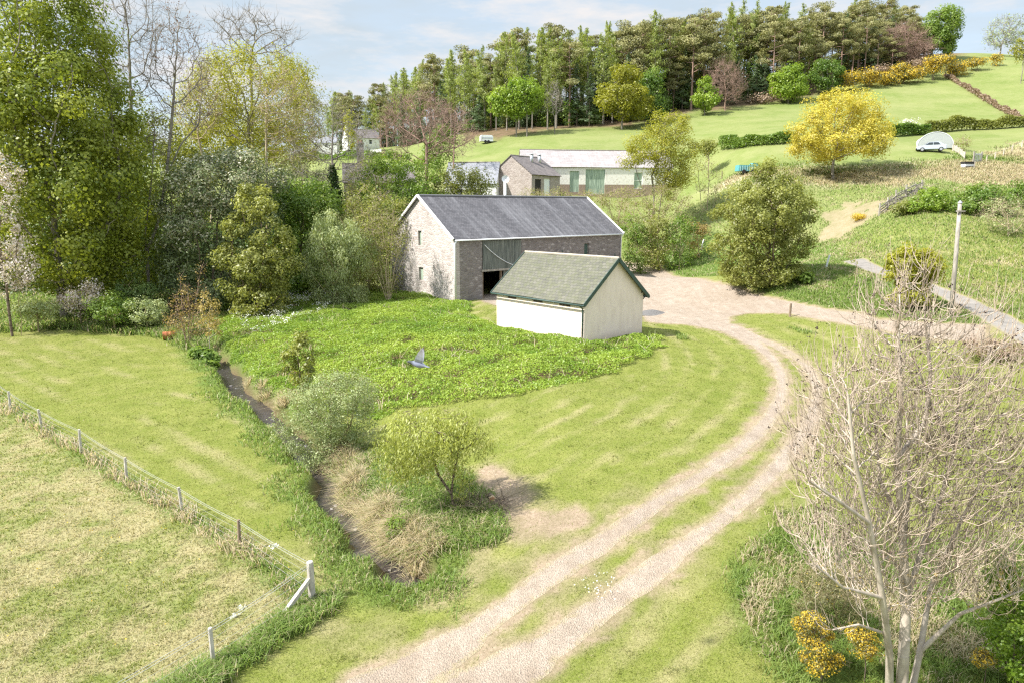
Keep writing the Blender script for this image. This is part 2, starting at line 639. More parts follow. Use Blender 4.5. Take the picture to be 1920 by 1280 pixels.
LEFTEDGE = px_poly([(-150, 560), (-150, 622), (0, 622), (100, 618), (200, 622), (290, 630), (340, 640), (400, 690), (395, 620), (405, 540), (300, 530)])

# stream channel cut into the ground, willow bank and a low dirt bank at the lower right
PP = np.stack([MX.ravel(), MY.ravel()], -1)
sd_ = dist_line(PP, STREAM)
GZ0 = GZ.copy()
carve = .95 * sstep(1.1, .25, sd_ + .7 * (vnoise(PP[:, 0], PP[:, 1], .7) - .5))
GZ -= carve.reshape(GZ.shape)
mic = (vnoise(PP[:, 0], PP[:, 1], .35, 3) - .5) * .22 + (vnoise(PP[:, 0] + 40, PP[:, 1], 1.5, 2) - .5) * .06
GZ += (mic * sstep(130, 60, PP[:, 1])).reshape(GZ.shape)
lump = sdf_poly(PP, PASTURE)
GZ += ((vnoise(PP[:, 0] + 9, PP[:, 1] + 3, 1.3, 2) - .5) * .16 * sstep(.5, -1.5, lump)).reshape(GZ.shape)


def track_field(P):
    wl = np.linspace(.42, .28, len(WL)) ; wr = np.linspace(.44, .24, len(WR))
    wl[:6] += .25; wr[:6] += .25
    wl[-14:] += np.linspace(0, .35, 14); wr[-14:] += np.linspace(0, .3, 14)
    f = np.minimum(dist_line(P, WL, wl), dist_line(P, WR, wr))
    f = np.minimum(f, sdf_poly(P, YARD))
    x, y = P[:, 0], P[:, 1]
    near = sstep(24, 17, y)
    return f + (vnoise(x, y, .3, 2) - .5) * (.16 + .4 * near) + (vnoise(x + 7, y, 2.0, 1) - .5) * .10


def lane_field(P):
    return dist_line(P, LANE) - 1.1 + (vnoise(P[:, 0], P[:, 1], .5, 2) - .5) * .3


_fdir = FENCE[-1] - FENCE[1]
_fdir = _fdir / np.linalg.norm(_fdir)
_fnor = np.array([-_fdir[1], _fdir[0]])


def fields(x, y):
    """what grows where: dict of 0..1 masks"""
    x, y = np.asarray(x, float), np.asarray(y, float)
    P = np.stack([x, y], -1)
    F = {}
    n1, n2, n3 = vnoise(x, y, .25, 3), vnoise(x + 31, y + 7, .9, 3), vnoise(x + 3, y + 70, 2.4, 2)
    F['track'] = track_field(P)
    F['lane'] = lane_field(P)
    past = sdf_poly(P, PASTURE)
    F['fence'] = np.minimum(dist_line(P, FENCE_EXT), dist_line(P, FENCE2))
    F['rpast'], F['rbank'], F['ledge'], F['yard'] = sdf_poly(P, RPAST), sdf_poly(P, RBANK), sdf_poly(P, LEFTEDGE), sdf_poly(P, YARD)
    F['rough'] = sstep(.25, -.35, past + (n2 - .5) * .4)
    F['hill'] = sstep(62, 92, y + .0 * x) * 1.0
    rp = sdf_poly(P, RPAST)
    sdist = dist_line(P, STREAM)
    lush = sstep(2.3, 1.2, sdist + (n2 - .5) * 1.6)
    lush = np.maximum(lush, sstep(.4, -.5, rp + (n2 - .5) * 1.2))
    lush = np.maximum(lush, sstep(.5, -.6, sdf_poly(P, RBANK) + (n2 - .5) * .6))
    lush = np.maximum(lush, sstep(.5, -.8, sdf_poly(P, LEFTEDGE) + (n2 - .5) * .8))
    lush = np.maximum(lush, sstep(.6, .2, np.minimum(dist_line(P, FENCE_EXT), dist_line(P, FENCE2))))
    nett = sdf_poly(P, NETTLE)
    F['nettle'] = nett
    F['stream'] = sdist
    F['lush'] = lush
    F['bare'] = sstep(.35, -.55, sdf_poly(P, BARE) + (n2 - .5) * 1.5)
    F['bare'] = np.maximum(F['bare'], .72 * sstep(.8, -.8, sdf_poly(P, TRODDEN) + (n1 - .5) * 5 + (n2 - .5) * 5))
    worn = sstep(.6, -.05, F['track'] + (n3 - .5) * .9) * .95
    brn = sstep(5.5, 1.0, np.hypot((x - (-.4)) / 1.5, (y - 20.5)) + (n1 - .5) * 6) * .55
    F['bare'] = np.maximum(F['bare'], np.maximum(worn, brn * sstep(.35, .7, n2)))
    F['wood'] = sstep(1.0, -3.0, sdf_poly(P, WOODFLOOR) + (n1 - .5) * 9)
    F['meadow'] = sstep(1.0, -2.5, sdf_poly(P, MEADOW) + (n1 - .5) * 8)
    # mower lines: along the fence on the left lawn, along the track on the right one
    left = x < np.interp(y, STREAM[::-1, 1], STREAM[::-1, 0])
    mL = (P - FENCE[0]) @ _fnor
    aL = P @ _fdir
    mR = dist_line(P, WL)
    aR = y + .6 * x
    mow, alo = np.where(left, mL, mR), np.where(left, aL, aR)
    st = vnoise(mow * 1.0, alo * .20, 1.9, 3)
    st2 = .5 + .5 * np.sin(mow * 2 * np.pi / 1.5)
    dry = .8 * sstep(.49, .76, st * .44 + n1 * .20 + n3 * .17 + st2 * .19)
    dry = np.where(F['rough'] > .5, sstep(.40, .64, n2 * .55 + n3 * .45), dry)
    hillstreak = sstep(.5, .75, vnoise(x * .25 + 5, y * .9, .35, 3))
    F['dry'] = np.where(y > 75, hillstreak * .5, dry) * (1 - .8 * F['lush'] * (F['rough'] < .5))
    return F


MASKS = None
def build_ground():
    global FG
    F = fields(PP[:, 0], PP[:, 1])
    FG = {k: v.reshape(GZ.shape) for k, v in F.items()}
    ny, nx = GZ.shape
    V = np.stack([MX, MY, GZ], -1).reshape(-1, 3)
    j, i = np.meshgrid(np.arange(ny - 1), np.arange(nx - 1), indexing='ij')
    a = (j * nx + i).ravel()
    T = np.concatenate([np.stack([a, a + 1, a + nx + 1], -1), np.stack([a, a + nx + 1, a + nx], -1)])
    me = np_mesh('ground', V, T, np.arange(len(T)) * 3, smooth=True)
    A = np.stack([F['rough'], F['bare'], F['lush'], F['wood']], -1)
    B = np.stack([F['dry'], F['hill'], F['meadow'], np.maximum(sstep(1.0, .45, F['stream']), sstep(-.4, -1.6, F['nettle']))], -1)
    for nm, M in (('mA', A), ('mB', B)):
        at_ = me.attributes.new(nm, 'FLOAT_COLOR', 'POINT')
        at_.data.foreach_set('color', np.ascontiguousarray(M, dtype=np.float32).ravel())
    return me


def sample(x, y):
    """the same masks, read off the ground grid"""
    i = np.clip(np.searchsorted(GX, x) - 1, 0, len(GX) - 2)
    j = np.clip(np.searchsorted(GY, y) - 1, 0, len(GY) - 2)
    u = np.clip((x - GX[i]) / (GX[i + 1] - GX[i]), 0, 1)
    v = np.clip((y - GY[j]) / (GY[j + 1] - GY[j]), 0, 1)
    return {k: (g[j, i] * (1 - u) + g[j, i + 1] * u) * (1 - v) + (g[j + 1, i] * (1 - u) + g[j + 1, i + 1] * u) * v for k, g in FG.items()}


def ground_mat():
    t = NT('ground_cover')
    A = t.new('Attribute'); A.attribute_name = 'mA'
    B = t.new('Attribute'); B.attribute_name = 'mB'
    sa = t.new('SeparateColor'); t.l.new(A.outputs['Color'], sa.inputs[0])
    sb = t.new('SeparateColor'); t.l.new(B.outputs['Color'], sb.inputs[0])
    rough, bare, lush = sa.outputs; wood = A.outputs['Alpha']
    dry, hill, meadow = sb.outputs; soil = B.outputs['Alpha']
    big = t.noise(.12, 4, .6)
    mid = t.noise(.9, 5, .65)
    fine = t.noise(9.0, 4, .7)
    vfine = t.noise(38.0, 3, .7)
    lawn = t.mix(t.ramp(mid, [(.3, 0.0), (.7, 1.0)]), (.138, .176, .028), (.225, .240, .064))
    lawn = t.mix(t.math('MULTIPLY', t.ramp(fine, [(.45, 0.0), (.75, 1.0)]), .45), lawn, (.300, .290, .115))
    past = t.mix(t.ramp(mid, [(.35, 0.0), (.65, 1.0)]), (.180, .215, .062), (.300, .280, .130))
    lawn = t.mix(rough, lawn, past)
    strw = t.mix(fine, (.300, .250, .125), (.470, .400, .250))
    lawn = t.mix(t.math('MULTIPLY', dry, .62), lawn, strw)
    hillc = t.mix(t.ramp(big, [(.35, 0.0), (.65, 1.0)]), (.150, .200, .050), (.215, .245, .085))
    hillc = t.mix(t.math('MULTIPLY', t.ramp(mid, [(.4, 0.0), (.7, 1.0)]), .5), hillc, (.255, .270, .120))
    hillc = t.mix(t.math('MULTIPLY', dry, .5), hillc, (.31, .30, .15))
    c = t.mix(hill, lawn, hillc)
    c = t.mix(t.math('MULTIPLY', lush, .9), c, t.mix(mid, (.085, .150, .030), (.170, .235, .060)))
    c = t.mix(meadow, c, t.mix(t.ramp(mid, [(.3, 0.0), (.7, 1.0)]), (.36, .35, .18), (.60, .535, .39)))
    c = t.mix(bare, c, t.mix(t.ramp(mid, [(.35, .55), (.6, 0.0)]), t.mix(t.ramp(fine, [(.3, 0.0), (.7, 1.0)]), (.250, .185, .130), (.420, .330, .245)), (.190, .165, .085)))
    c = t.mix(wood, c, t.mix(t.ramp(mid, [(.3, 0.0), (.7, 1.0)]), (.100, .090, .040), (.230, .150, .105)))
    c = t.mix(t.math('MULTIPLY', soil, .9), c, t.mix(fine, (.085, .060, .038), (.190, .125, .085)))
    c = t.mix(1.0, c, t.ramp(vfine, [(.25, .55), (.75, 1.3)]), 'MULTIPLY')
    h = t.math('ADD', t.math('MULTIPLY', fine, .6), vfine)
    return t.finish(c, .95, t.bump(h, .55, .07), .08)


g = link('ground', build_ground(), None, ground_mat())
tag(g, 'rolling grassy ground of lawns, pasture and hill fields', 'ground', kind='structure')


def sheet(name, field, bbox, mat, dz, label, cat):
    x0, x1, y0, y1 = bbox
    ix = np.nonzero((GX >= x0) & (GX <= x1))[0]
    iy = np.nonzero((GY >= y0) & (GY <= y1))[0]
    X, Y = np.meshgrid(GX[ix], GY[iy], indexing='xy')
    Z = GZ[np.ix_(iy, ix)] + dz
    f = field(np.stack([X.ravel(), Y.ravel()], -1))
    P = np.stack([X.ravel(), Y.ravel(), Z.ravel()], -1)
    nx = len(ix)
    vs, fs, cache = [], [], {}
    def vid(a):
        if a not in cache:
            cache[a] = len(vs); vs.append(P[a])
        return cache[a]
    def cut(a, b):
        k = (min(a, b), max(a, b))
        if k not in cache:
            t = f[k[0]] / (f[k[0]] - f[k[1]])
            cache[k] = len(vs); vs.append(P[k[0]] * (1 - t) + P[k[1]] * t)
        return cache[k]
    neg = f < 0
    for j in range(len(iy) - 1):
        for i in range(nx - 1):
            a = j * nx + i
            if not (neg[a] or neg[a + 1] or neg[a + nx] or neg[a + nx + 1]): continue
            for tri in ((a, a + 1, a + nx + 1), (a, a + nx + 1, a + nx)):
                out = []
                for q in range(3):
                    p, r = tri[q], tri[(q + 1) % 3]
                    if neg[p]: out.append(vid(p))
                    if neg[p] != neg[r]: out.append(cut(p, r))
                if len(out) >= 3: fs.append(out)
    me = bpy.data.meshes.new(name)
    me.from_pydata([tuple(v) for v in vs], [], fs)
    me.polygons.foreach_set('use_smooth', np.ones(len(me.polygons), bool))
    ea = me.attributes.new('edge', 'FLOAT', 'POINT')
    ev = np.zeros(len(vs))
    for k, i in cache.items():
        ev[i] = 0.0 if isinstance(k, tuple) else -f[k]
    ea.data.foreach_set('value', ev.astype(np.float32))
    return tag(link(name, me, None, mat), label, cat, kind='structure')


def gravel_mat():
    t = NT('dusty_gravel')
    big, mid = t.noise(.25, 4, .6), t.noise(1.6, 5, .65)
    fine = t.noise(14, 4, .75)
    st = t.noise(1.0, 4, .6, t.mapping((2.2, .35, 1), (0, 0, .75)))
    c = t.mix(t.ramp(mid, [(.3, 0.0), (.7, 1.0)]), (.280, .226, .175), (.392, .328, .266))
    c = t.mix(t.math('MULTIPLY', t.ramp(big, [(.4, 0.0), (.65, 1.0)]), .5), c, (.275, .218, .168))
    c = t.mix(t.math('MULTIPLY', t.ramp(st, [(.45, 0.0), (.7, 1.0)]), .45), c, (.42, .36, .305))
    vo = t.new('TexVoronoi'); vo.inputs['Scale'].default_value = 22
    t.l.new(t.co(), vo.inputs['Vector'])
    sepc = t.new('SeparateColor'); t.l.new(vo.outputs['Color'], sepc.inputs[0])
    c = t.mix(1.0, c, t.ramp(sepc.outputs[0], [(0.0, .86), (1.0, 1.12)]), 'MULTIPLY')
    c = t.mix(1.0, c, t.ramp(fine, [(.25, .82), (.75, 1.14)]), 'MULTIPLY')
    e = t.math('ADD', t.math('MULTIPLY', t.attr('edge'), 2.6), t.math('MULTIPLY', t.math('SUBTRACT', t.noise(5.5, 5, .75), .5), 1.9))
    c = t.mix(t.ramp(e, [(.0, 1.0), (.55, 0.0)]), c, t.mix(t.ramp(mid, [(.35, 0.0), (.65, 1.0)]), (.270, .225, .135), (.370, .305, .215)))
    return t.finish(c, .95, t.bump(t.math('ADD', fine, vo.outputs['Distance']), .7, .06), .1)


sheet('gravel_track', track_field, (-8, 44, 8, 106), gravel_mat(), .004,
      'pale dusty gravel yard with two wheel tracks looping down to the foreground', 'track')


def lane_mat():
    t = NT('worn_asphalt')
    mid, fine = t.noise(.9, 5, .65), t.noise(20, 4, .7)
    c = t.mix(t.ramp(mid, [(.3, 0.0), (.7, 1.0)]), (.190, .178, .165), (.285, .262, .236))
    c = t.mix(1.0, c, t.ramp(fine, [(.25, .75), (.75, 1.2)]), 'MULTIPLY')
    e = t.math('ADD', t.math('MULTIPLY', t.attr('edge'), 1.6), t.math('MULTIPLY', t.math('SUBTRACT', t.noise(4.0, 5, .75), .5), 1.4))
    c = t.mix(t.ramp(e, [(.0, 1.0), (.5, 0.0)]), c, (.255, .225, .130))
    return t.finish(c, .97, t.bump(fine, .5, .03), .03)


sheet('lane', lane_field, (10, 60, 30, 106), lane_mat(), .008, 'narrow grey asphalt lane running down the right bank', 'lane')

# water of the stream: a strip that follows the channel, stepping down towards the viewer
wz = np.interp(np.arange(len(STREAM)), np.arange(len(STREAM)), [float(ground_z(*p)) for p in STREAM])
wz = np.minimum.accumulate(np.convolve(np.pad(wz, 4, mode='edge'), np.ones(9) / 9, 'valid')) + .22
vs_, fs_ = [], []
for k in range(len(STREAM)):
    d = STREAM[min(k + 1, len(STREAM) - 1)] - STREAM[max(k - 1, 0)]
    d = d / np.linalg.norm(d)
    nrm = np.array([-d[1], d[0]])
    for q in range(5):
        o = (q - 2) / 2 * (.74 + .24 * math.sin(k * 1.1) * math.sin(k * .37 + 1))
        vs_.append((STREAM[k][0] + nrm[0] * o, STREAM[k][1] + nrm[1] * o, wz[k]))
for k in range(len(STREAM) - 1):
    for q in range(4):
        a = k * 5 + q
        fs_.append((a, a + 1, a + 6, a + 5))
me = bpy.data.meshes.new('stream')
me.from_pydata(vs_, [], fs_)
tw = NT('peaty_water')
rip = tw.noise(7, 4, .6, tw.mapping((1, 1, 1)))
foam = tw.ramp(tw.noise(2.6, 5, .7), [(.62, 0.0), (.7, 1.0)])
wc = tw.mix(foam, (.040, .034, .036), (.34, .33, .34))
tag(link('stream', me, None, tw.finish(wc, .16, tw.bump(rip, .6, .05), .5)), 'dark peaty stream in a narrow cut channel', 'stream', kind='structure')
# ------------------------------------------------------------------ building materials
def rubble_mat(name, cols, mortar, scale=(1, 1, 1), bright=1.0):
    t = NT(name)
    co = t.co()
    n = t.noise(1.2, 3, .5)
    warp = t.new('MixRGB'); warp.inputs[0].default_value = .06
    t.l.new(co, warp.inputs[1])
    nz = t.new('TexNoise'); nz.inputs['Scale'].default_value = 2.0
    t.l.new(co, nz.inputs['Vector']); t.l.new(nz.outputs['Color'], warp.inputs[2])
    m = t.mapping((2.4 * scale[0], 2.4 * scale[1], 5.2 * scale[2]), vec=warp.outputs[0])
    vo = t.new('TexVoronoi'); vo.inputs['Scale'].default_value = 1.0
    t.l.new(m, vo.inputs['Vector'])
    ed = t.new('TexVoronoi', feature='DISTANCE_TO_EDGE'); ed.inputs['Scale'].default_value = 1.0
    t.l.new(m, ed.inputs['Vector'])
    sc = t.new('SeparateColor'); t.l.new(vo.outputs['Color'], sc.inputs[0])
    stone = t.ramp(sc.outputs[0], [(i / (len(cols) - 1), c) for i, c in enumerate(cols)])
    edge = t.ramp(ed.outputs['Distance'], [(.02, 0.0), (.10, 1.0)])
    c = t.mix(edge, mortar, stone)
    patch = t.ramp(t.noise(.55, 4, .6), [(.42, 0.0), (.62, 1.0)])
    c = t.mix(t.math('MULTIPLY', patch, .5), c, mortar)
    fine = t.noise(24, 4, .7)
    c = t.mix(1.0, c, t.ramp(fine, [(.25, .75), (.75, 1.2)]), 'MULTIPLY')
    h = t.math('ADD', edge, t.math('MULTIPLY', fine, .4))
    return t.finish(c, .92, t.bump(h, .8, .04), .1)


def slate_mat(name, c0, c1, streak, course=.22, width=.3, streak_amt=.5, moss=None):
    """roof surface: object x along the ridge, object y/z up the slope"""
    t = NT(name)
    uv = t.new('UVMap').outputs[0]
    br = t.new('TexBrick')
    br.inputs['Scale'].default_value = 1.0
    br.inputs['Brick Width'].default_value = width
    br.inputs['Row Height'].default_value = course
    br.inputs['Mortar Size'].default_value = .012
    br.inputs['Mortar Smooth'].default_value = .1
    br.inputs['Color1'].default_value = (*c0, 1)
    br.inputs['Color2'].default_value = (*c1, 1)
    br.inputs['Mortar'].default_value = (*[x * .45 for x in c0], 1)
    t.l.new(uv, br.inputs['Vector'])
    c = br.outputs['Color']
    st = t.noise(1.0, 5, .65, t.mapping((.9, .10, 1), (0, 0, .12), vec=uv))
    st2 = t.noise(1.0, 4, .65, t.mapping((3.2, .22, 1), vec=uv))
    m = t.math('MULTIPLY', t.ramp(st, [(.48, 0.0), (.72, 1.0)]), t.ramp(st2, [(.3, .25), (.7, 1.0)]))
    c = t.mix(t.math('MULTIPLY', m, streak_amt), c, streak)
    if moss is not None:
        mm = t.ramp(t.noise(3.0, 6, .7, vec=uv), [(.42, 0.0), (.62, 1.0)])
        c = t.mix(t.math('MULTIPLY', mm, .75), c, moss)
    f = t.noise(16, 4, .7, vec=uv)
    c = t.mix(1.0, c, t.ramp(f, [(.25, .8), (.75, 1.18)]), 'MULTIPLY')
    # every course laps over the one below
    sep = t.new('SeparateXYZ'); t.l.new(uv, sep.inputs[0])
    lap = t.math('FRACT', t.math('DIVIDE', sep.outputs[1], course))
    h = t.math('ADD', t.math('MULTIPLY', lap, -1.0), t.math('MULTIPLY', f, .3))
    return t.finish(c, .7, t.bump(h, .8, .04), .2)


def roof_slab(name, e0, e1, r1, r0, th, mat, parent, sag=0.0):
    """sloping slab: eave e0-e1, ridge r0-r1; UV in metres (x along, y up the slope)"""
    e0, e1, r1, r0 = [Vector(p) for p in (e0, e1, r1, r0)]
    nx, nyy = 24, 8
    L, S = (e1 - e0).length, (r0 - e0).length
    nrm = (e1 - e0).cross(r0 - e0).normalized()
    if nrm.z < 0: nrm = -nrm
    vs, uvs, fs = [], [], []
    for j in range(nyy + 1):
        for i in range(nx + 1):
            u, v = i / nx, j / nyy
            p = (e0 * (1 - u) + e1 * u) * (1 - v) + (r0 * (1 - u) + r1 * u) * v
            w = math.sin(u * 7.1 + v * 2) * .012 * sag + math.sin(u * 17 + v * 5 + 1) * .006 * sag
            vs.append(p + nrm * w); uvs.append((u * L, v * S))
    N = len(vs)
    for k in range(N):
        vs.append(vs[k] - nrm * th)
    uvs += uvs
    def q(i, j): return j * (nx + 1) + i
    for j in range(nyy):
        for i in range(nx):
            fs.append((q(i, j), q(i + 1, j), q(i + 1, j + 1), q(i, j + 1)))
            fs.append(tuple(N + k for k in (q(i, j + 1), q(i + 1, j + 1), q(i + 1, j), q(i, j))))
    for i in range(nx):
        fs.append((q(i + 1, 0), q(i, 0), N + q(i, 0), N + q(i + 1, 0)))
        fs.append((q(i, nyy), q(i + 1, nyy), N + q(i + 1, nyy), N + q(i, nyy)))
    for j in range(nyy):
        fs.append((q(0, j), q(0, j + 1), N + q(0, j + 1), N + q(0, j)))
        fs.append((q(nx, j + 1), q(nx, j), N + q(nx, j), N + q(nx, j + 1)))
    me = bpy.data.meshes.new(name)
    me.from_pydata([tuple(v) for v in vs], [], fs)
    uvl = me.uv_layers.new(name='UVMap')
    for lp in me.loops:
        uvl.data[lp.index].uv = uvs[lp.vertex_index]
    return link(name, me, parent, mat)


def wall_face(mb, origin, du, dn, width, height, th, holes, top=None):
    """a wall of thickness th with rectangular openings. origin: outer lower corner, du: unit along, dn: unit inward.
    holes: (u0,u1,z0,z1). top(u) gives the wall height where it is not flat"""
    o, du, dn = Vector(origin), Vector(du), Vector(dn)
    Z = Vector((0, 0, 1))
    us = sorted(set([0.0, width] + [h[0] for h in holes] + [h[1] for h in holes] + ([width / 2] if top else [])))
    for a, b in zip(us[:-1], us[1:]):
        hs = sorted([h for h in holes if h[0] <= a + 1e-6 and h[1] >= b - 1e-6], key=lambda h: h[2])
        z = 0.0
        spans = []
        for h in hs:
            if h[2] > z: spans.append((z, h[2], None))
            z = h[3]
        spans.append((z, None, 1))
        for z0, z1, last in spans:
            if last:
                ta, tb = (top(a), top(b)) if top else (height, height)
            else:
                ta = tb = z1
            if max(ta, tb) - z0 < 1e-4: continue
            p = [o + du * a + Z * z0, o + du * b + Z * z0, o + du * b + Z * tb, o + du * a + Z * ta]
            q = [x + dn * th for x in p]
            mb.add(p + q, [(0, 1, 2, 3), (7, 6, 5, 4), (0, 4, 5, 1), (1, 5, 6, 2), (2, 6, 7, 3), (3, 7, 4, 0)])


M = {}
M['white_wood'] = plain_mat('white_painted_wood', (.74, .73, .70), .55, .06)
M['white_metal'] = plain_mat('white_metal', (.72, .74, .77), .4, .05)
M['green_paint'] = plain_mat('dark_green_paint', (.050, .085, .075), .5, .2)
M['dark'] = plain_mat('dark_interior', (.03, .028, .026), .95, .2)
M['timber_grey'] = bark_mat('weathered_timber', (.20, .18, .15), (.42, .39, .35), 5)
M['timber_brown'] = bark_mat('brown_timber', (.15, .11, .08), (.30, .23, .17), 5)
M['galv'] = plain_mat('galvanised_steel', (.50, .52, .55), .35, .12, metal=.6)
M['rust'] = plain_mat('rusty_steel', (.30, .105, .045), .85, .35, 9)


def boards_mat(name, c0, c1, pitch=.16, axis=0):
    t = NT(name)
    sep = t.new('SeparateXYZ'); t.l.new(t.co(), sep.inputs[0])
    k = t.math('FLOOR', t.math('DIVIDE', sep.outputs[axis], pitch))
    wn_ = t.new('TexWhiteNoise', noise_dimensions='1D'); t.l.new(k, wn_.inputs['W'])
    fr = t.math('FRACT', t.math('DIVIDE', sep.outputs[axis], pitch))
    gap = t.ramp(fr, [(0.0, .25), (.08, 1.0), (.93, 1.0), (1.0, .25)])
    sc = [9, 9, .7]; 
    grain = t.noise(1.0, 5, .65, t.mapping(tuple(sc)))
    c = t.mix(wn_.outputs[0], c0, c1)
    c = t.mix(t.ramp(grain, [(.4, 0.0), (.75, .8)]), c, tuple(min(1, x * 2.1) for x in c1))
    c = t.mix(1.0, c, gap, 'MULTIPLY')
    return t.finish(c, .85, t.bump(t.math('ADD', gap, grain), .5, .02), .15)


M['green_boards'] = boards_mat('faded_green_boards', (.085, .098, .090), (.14, .15, .135))
M['green_door'] = boards_mat('pale_green_boards', (.20, .27, .22), (.29, .34, .275), .12, 1)

# ------------------------------------------------------------------ the stone barn
BO = (-5.5, 66.5, 0.0); BTH = .693
BL, BW, BE, BR = 23.7, 11.9, 6.05, 10.05
barn = empty('stone_barn', BO, BTH, 'long two storey rubble stone barn with a dark slate roof and plank loft screen', 'barn')
m_lit = rubble_mat('barn_rubble_sunlit', [(.35, .30, .28), (.48, .435, .41), (.41, .35, .325), (.57, .535, .51)], (.55, .51, .48))  # lighter copy of the rubble, sunlight painted in, for the sunlit walls
m_shaded = rubble_mat('barn_rubble_shaded', [(.150, .132, .126), (.255, .228, .22), (.20, .172, .162), (.42, .385, .375)], (.26, .236, .228))  # same rubble with shade painted in, for the walls turned from the sun
gab = lambda w, e, r: (lambda u: e + (r - e) * (1 - abs(u - w / 2) / (w / 2)))
TH = .6
mb = MB()
wall_face(mb, (0, BW, -1.2), (0, -1, 0), (1, 0, 0), BW, 0, TH, [(5.55, 6.15, 6.35, 7.85), (5.5, 6.35, 2.8, 4.15)], top=lambda u: gab(BW, BE, BR)(u) + 1.2)
mb.build('gable_wall', m_lit, barn)
mb = MB()
BIGDOOR = (4.1, 8.3, .9, 6.9)
wall_face(mb, (TH, 0, -1.2), (1, 0, 0), (0, 1, 0), BL - 2 * TH, BE + 1.2, TH,
          [(2.75, 7.75, .9, 6.95), (17.0, 17.8, 4.75, 6.25), (12.6, 13.3, 3.8, 5.3)])
mb.build('front_wall', m_shaded, barn)
mb = MB()
wall_face(mb, (BL, 0, -1.2), (0, 1, 0), (-1, 0, 0), BW, 0, TH, [], top=lambda u: gab(BW, BE, BR)(u) + 1.2)
mb.build('gable_wall', m_shaded, barn)
mb = MB()
wall_face(mb, (BL - TH, BW, -1.2), (-1, 0, 0), (0, -1, 0), BL - 2 * TH, BE + 1.2, TH, [])
mb.build('back_wall', m_lit, barn)
m_slate = slate_mat('blue_grey_slate', (.078, .077, .085), (.120, .116, .126), (.31, .31, .33), .24, .32, .62)
oh = .18
sl = (BR - BE) / (BW / 2)
roof_slab('roof', (-oh, -oh, BE - sl * oh + .06), (BL + oh, -oh, BE - sl * oh + .06), (BL + oh, BW / 2, BR + .06), (-oh, BW / 2, BR + .06), .07, m_slate, barn, 1.5)
roof_slab('roof', (BL + oh, BW + oh, BE - sl * oh + .06), (-oh, BW + oh, BE - sl * oh + .06), (-oh, BW / 2, BR + .06), (BL + oh, BW / 2, BR + .06), .07, m_slate, barn, 1.5)
mb = MB(); mb.tube([(-oh, BW / 2, BR + .09), (BL + oh, BW / 2, BR + .09)], .12, 8); mb.build('ridge', plain_mat('ridge_stone', (.17, .17, .18), .8), barn)
for s, yy in ((-1, -oh), (1, BW + oh)):      # pale skews on the gables
    for xx in (-oh - .06, BL + oh + .06):
        mb = MB()
        mb.bar((xx, yy, BE - sl * oh + .05), (xx, BW / 2, BR + .10), .16, .22)
        mb.build('skew', M['white_wood'], barn)
mb = MB(); mb.tube([(-.1, -oh - .09, BE - .18), (BL + .1, -oh - .09, BE - .14)], .075, 8)
gut = mb.build('gutter', M['white_metal'], barn, smooth=True)
mb = MB(); mb.tube([(.05, -oh - .09, BE - .2), (-.02, -.13, BE - .5), (-.02, -.13, -.2)], .10, 8)
mb.build('downpipe', M['white_metal'], barn, smooth=True)
mb = MB(); mb.tube([(BL - .1, -oh - .09, BE - .2), (BL - .1, -.1, BE - .5), (BL - .1, -.1, .6)], .055, 8)
mb.build('downpipe', M['white_metal'], barn, smooth=True)
# plank screen over the door, the door leaf and the frame
D0, D1 = TH + 2.75, TH + 7.75
mb = MB(); mb.box(D0 + .01, D1 - .01, -.06, .06, 2.92, 5.72)
mb.build('plank_screen', M['green_boards'], barn)
mb = MB(); mb.box(D0 - .12, D1 + .12, -.12, .12, 2.72, 2.915)
mb.build('lintel', M['timber_grey'], barn)
mb = MB(); mb.box(D0 + 2.7, D1 - .01, .05, .13, -.3, 2.71)
mb.build('door', M['green_boards'], barn)
for a_ in (.05, 2.45):
    mb = MB(); mb.box(D0 + a_, D0 + a_ + .2, .2, .4, -.3, 2.71)
    mb.build('door_post', M['timber_brown'], barn)
mb = MB(); mb.box(.62, BL - .62, .62, BW - .62, -.5, .02)
mb.build('floor', plain_mat('earth_floor', (.10, .085, .07), .95), barn)
mb = MB(); mb.box(.61, BL - .61, .61, BW - .61, 3.1, 3.3)
mb.build('loft', M['timber_brown'], barn)
def gable_window(y0, y1, z0, z1, mat):
    f = MB()
    f.box(.16, .24, y0, y0 + .07, z0, z1); f.box(.16, .24, y1 - .07, y1, z0, z1)
    f.box(.16, .24, y0 + .07, y1 - .07, z0, z0 + .07); f.box(.16, .24, y0 + .07, y1 - .07, z1 - .07, z1)
    w = f.build('window', M['timber_grey'], barn)
    s = MB(); s.box(.19, .22, y0 + .075, y1 - .075, z0 + .075, z1 - .075)
    s.build('shutter', mat, w)
gable_window(BW - 6.15, BW - 5.55, 5.15, 6.65, M['green_door'])
gable_window(BW - 6.35, BW - 5.5, 1.6, 2.95, M['green_door'])
for (u0, u1, z0, z1) in ((17.0, 17.8, 3.55, 5.05), (12.6, 13.3, 2.6, 4.1)):
    f = MB(); x0, x1 = TH + u0, TH + u1
    f.box(x0, x0 + .07, .16, .24, z0, z1); f.box(x1 - .07, x1, .16, .24, z0, z1)
    f.box(x0 + .07, x1 - .07, .16, .24, z0, z0 + .07); f.box(x0 + .07, x1 - .07, .16, .24, z1 - .07, z1)
    w = f.build('window', M['timber_grey'], barn)
    s = MB(); s.box(x0 + .075, x1 - .075, .19, .22, z0 + .075, z1 - .075)
    s.build('shutter', M['green_paint'], w)
mb = MB()   # slack white cable looping across the screen
mb.tube([(D0 + .2 + 5.2 * t, -.14, 5.35 - 2.35 * math.sin(min(1, t * 1.02) * math.pi / 2) ** .9) for t in np.linspace(0, 1, 14)], .035, 5)
mb.build('cable', M['white_metal'], barn)
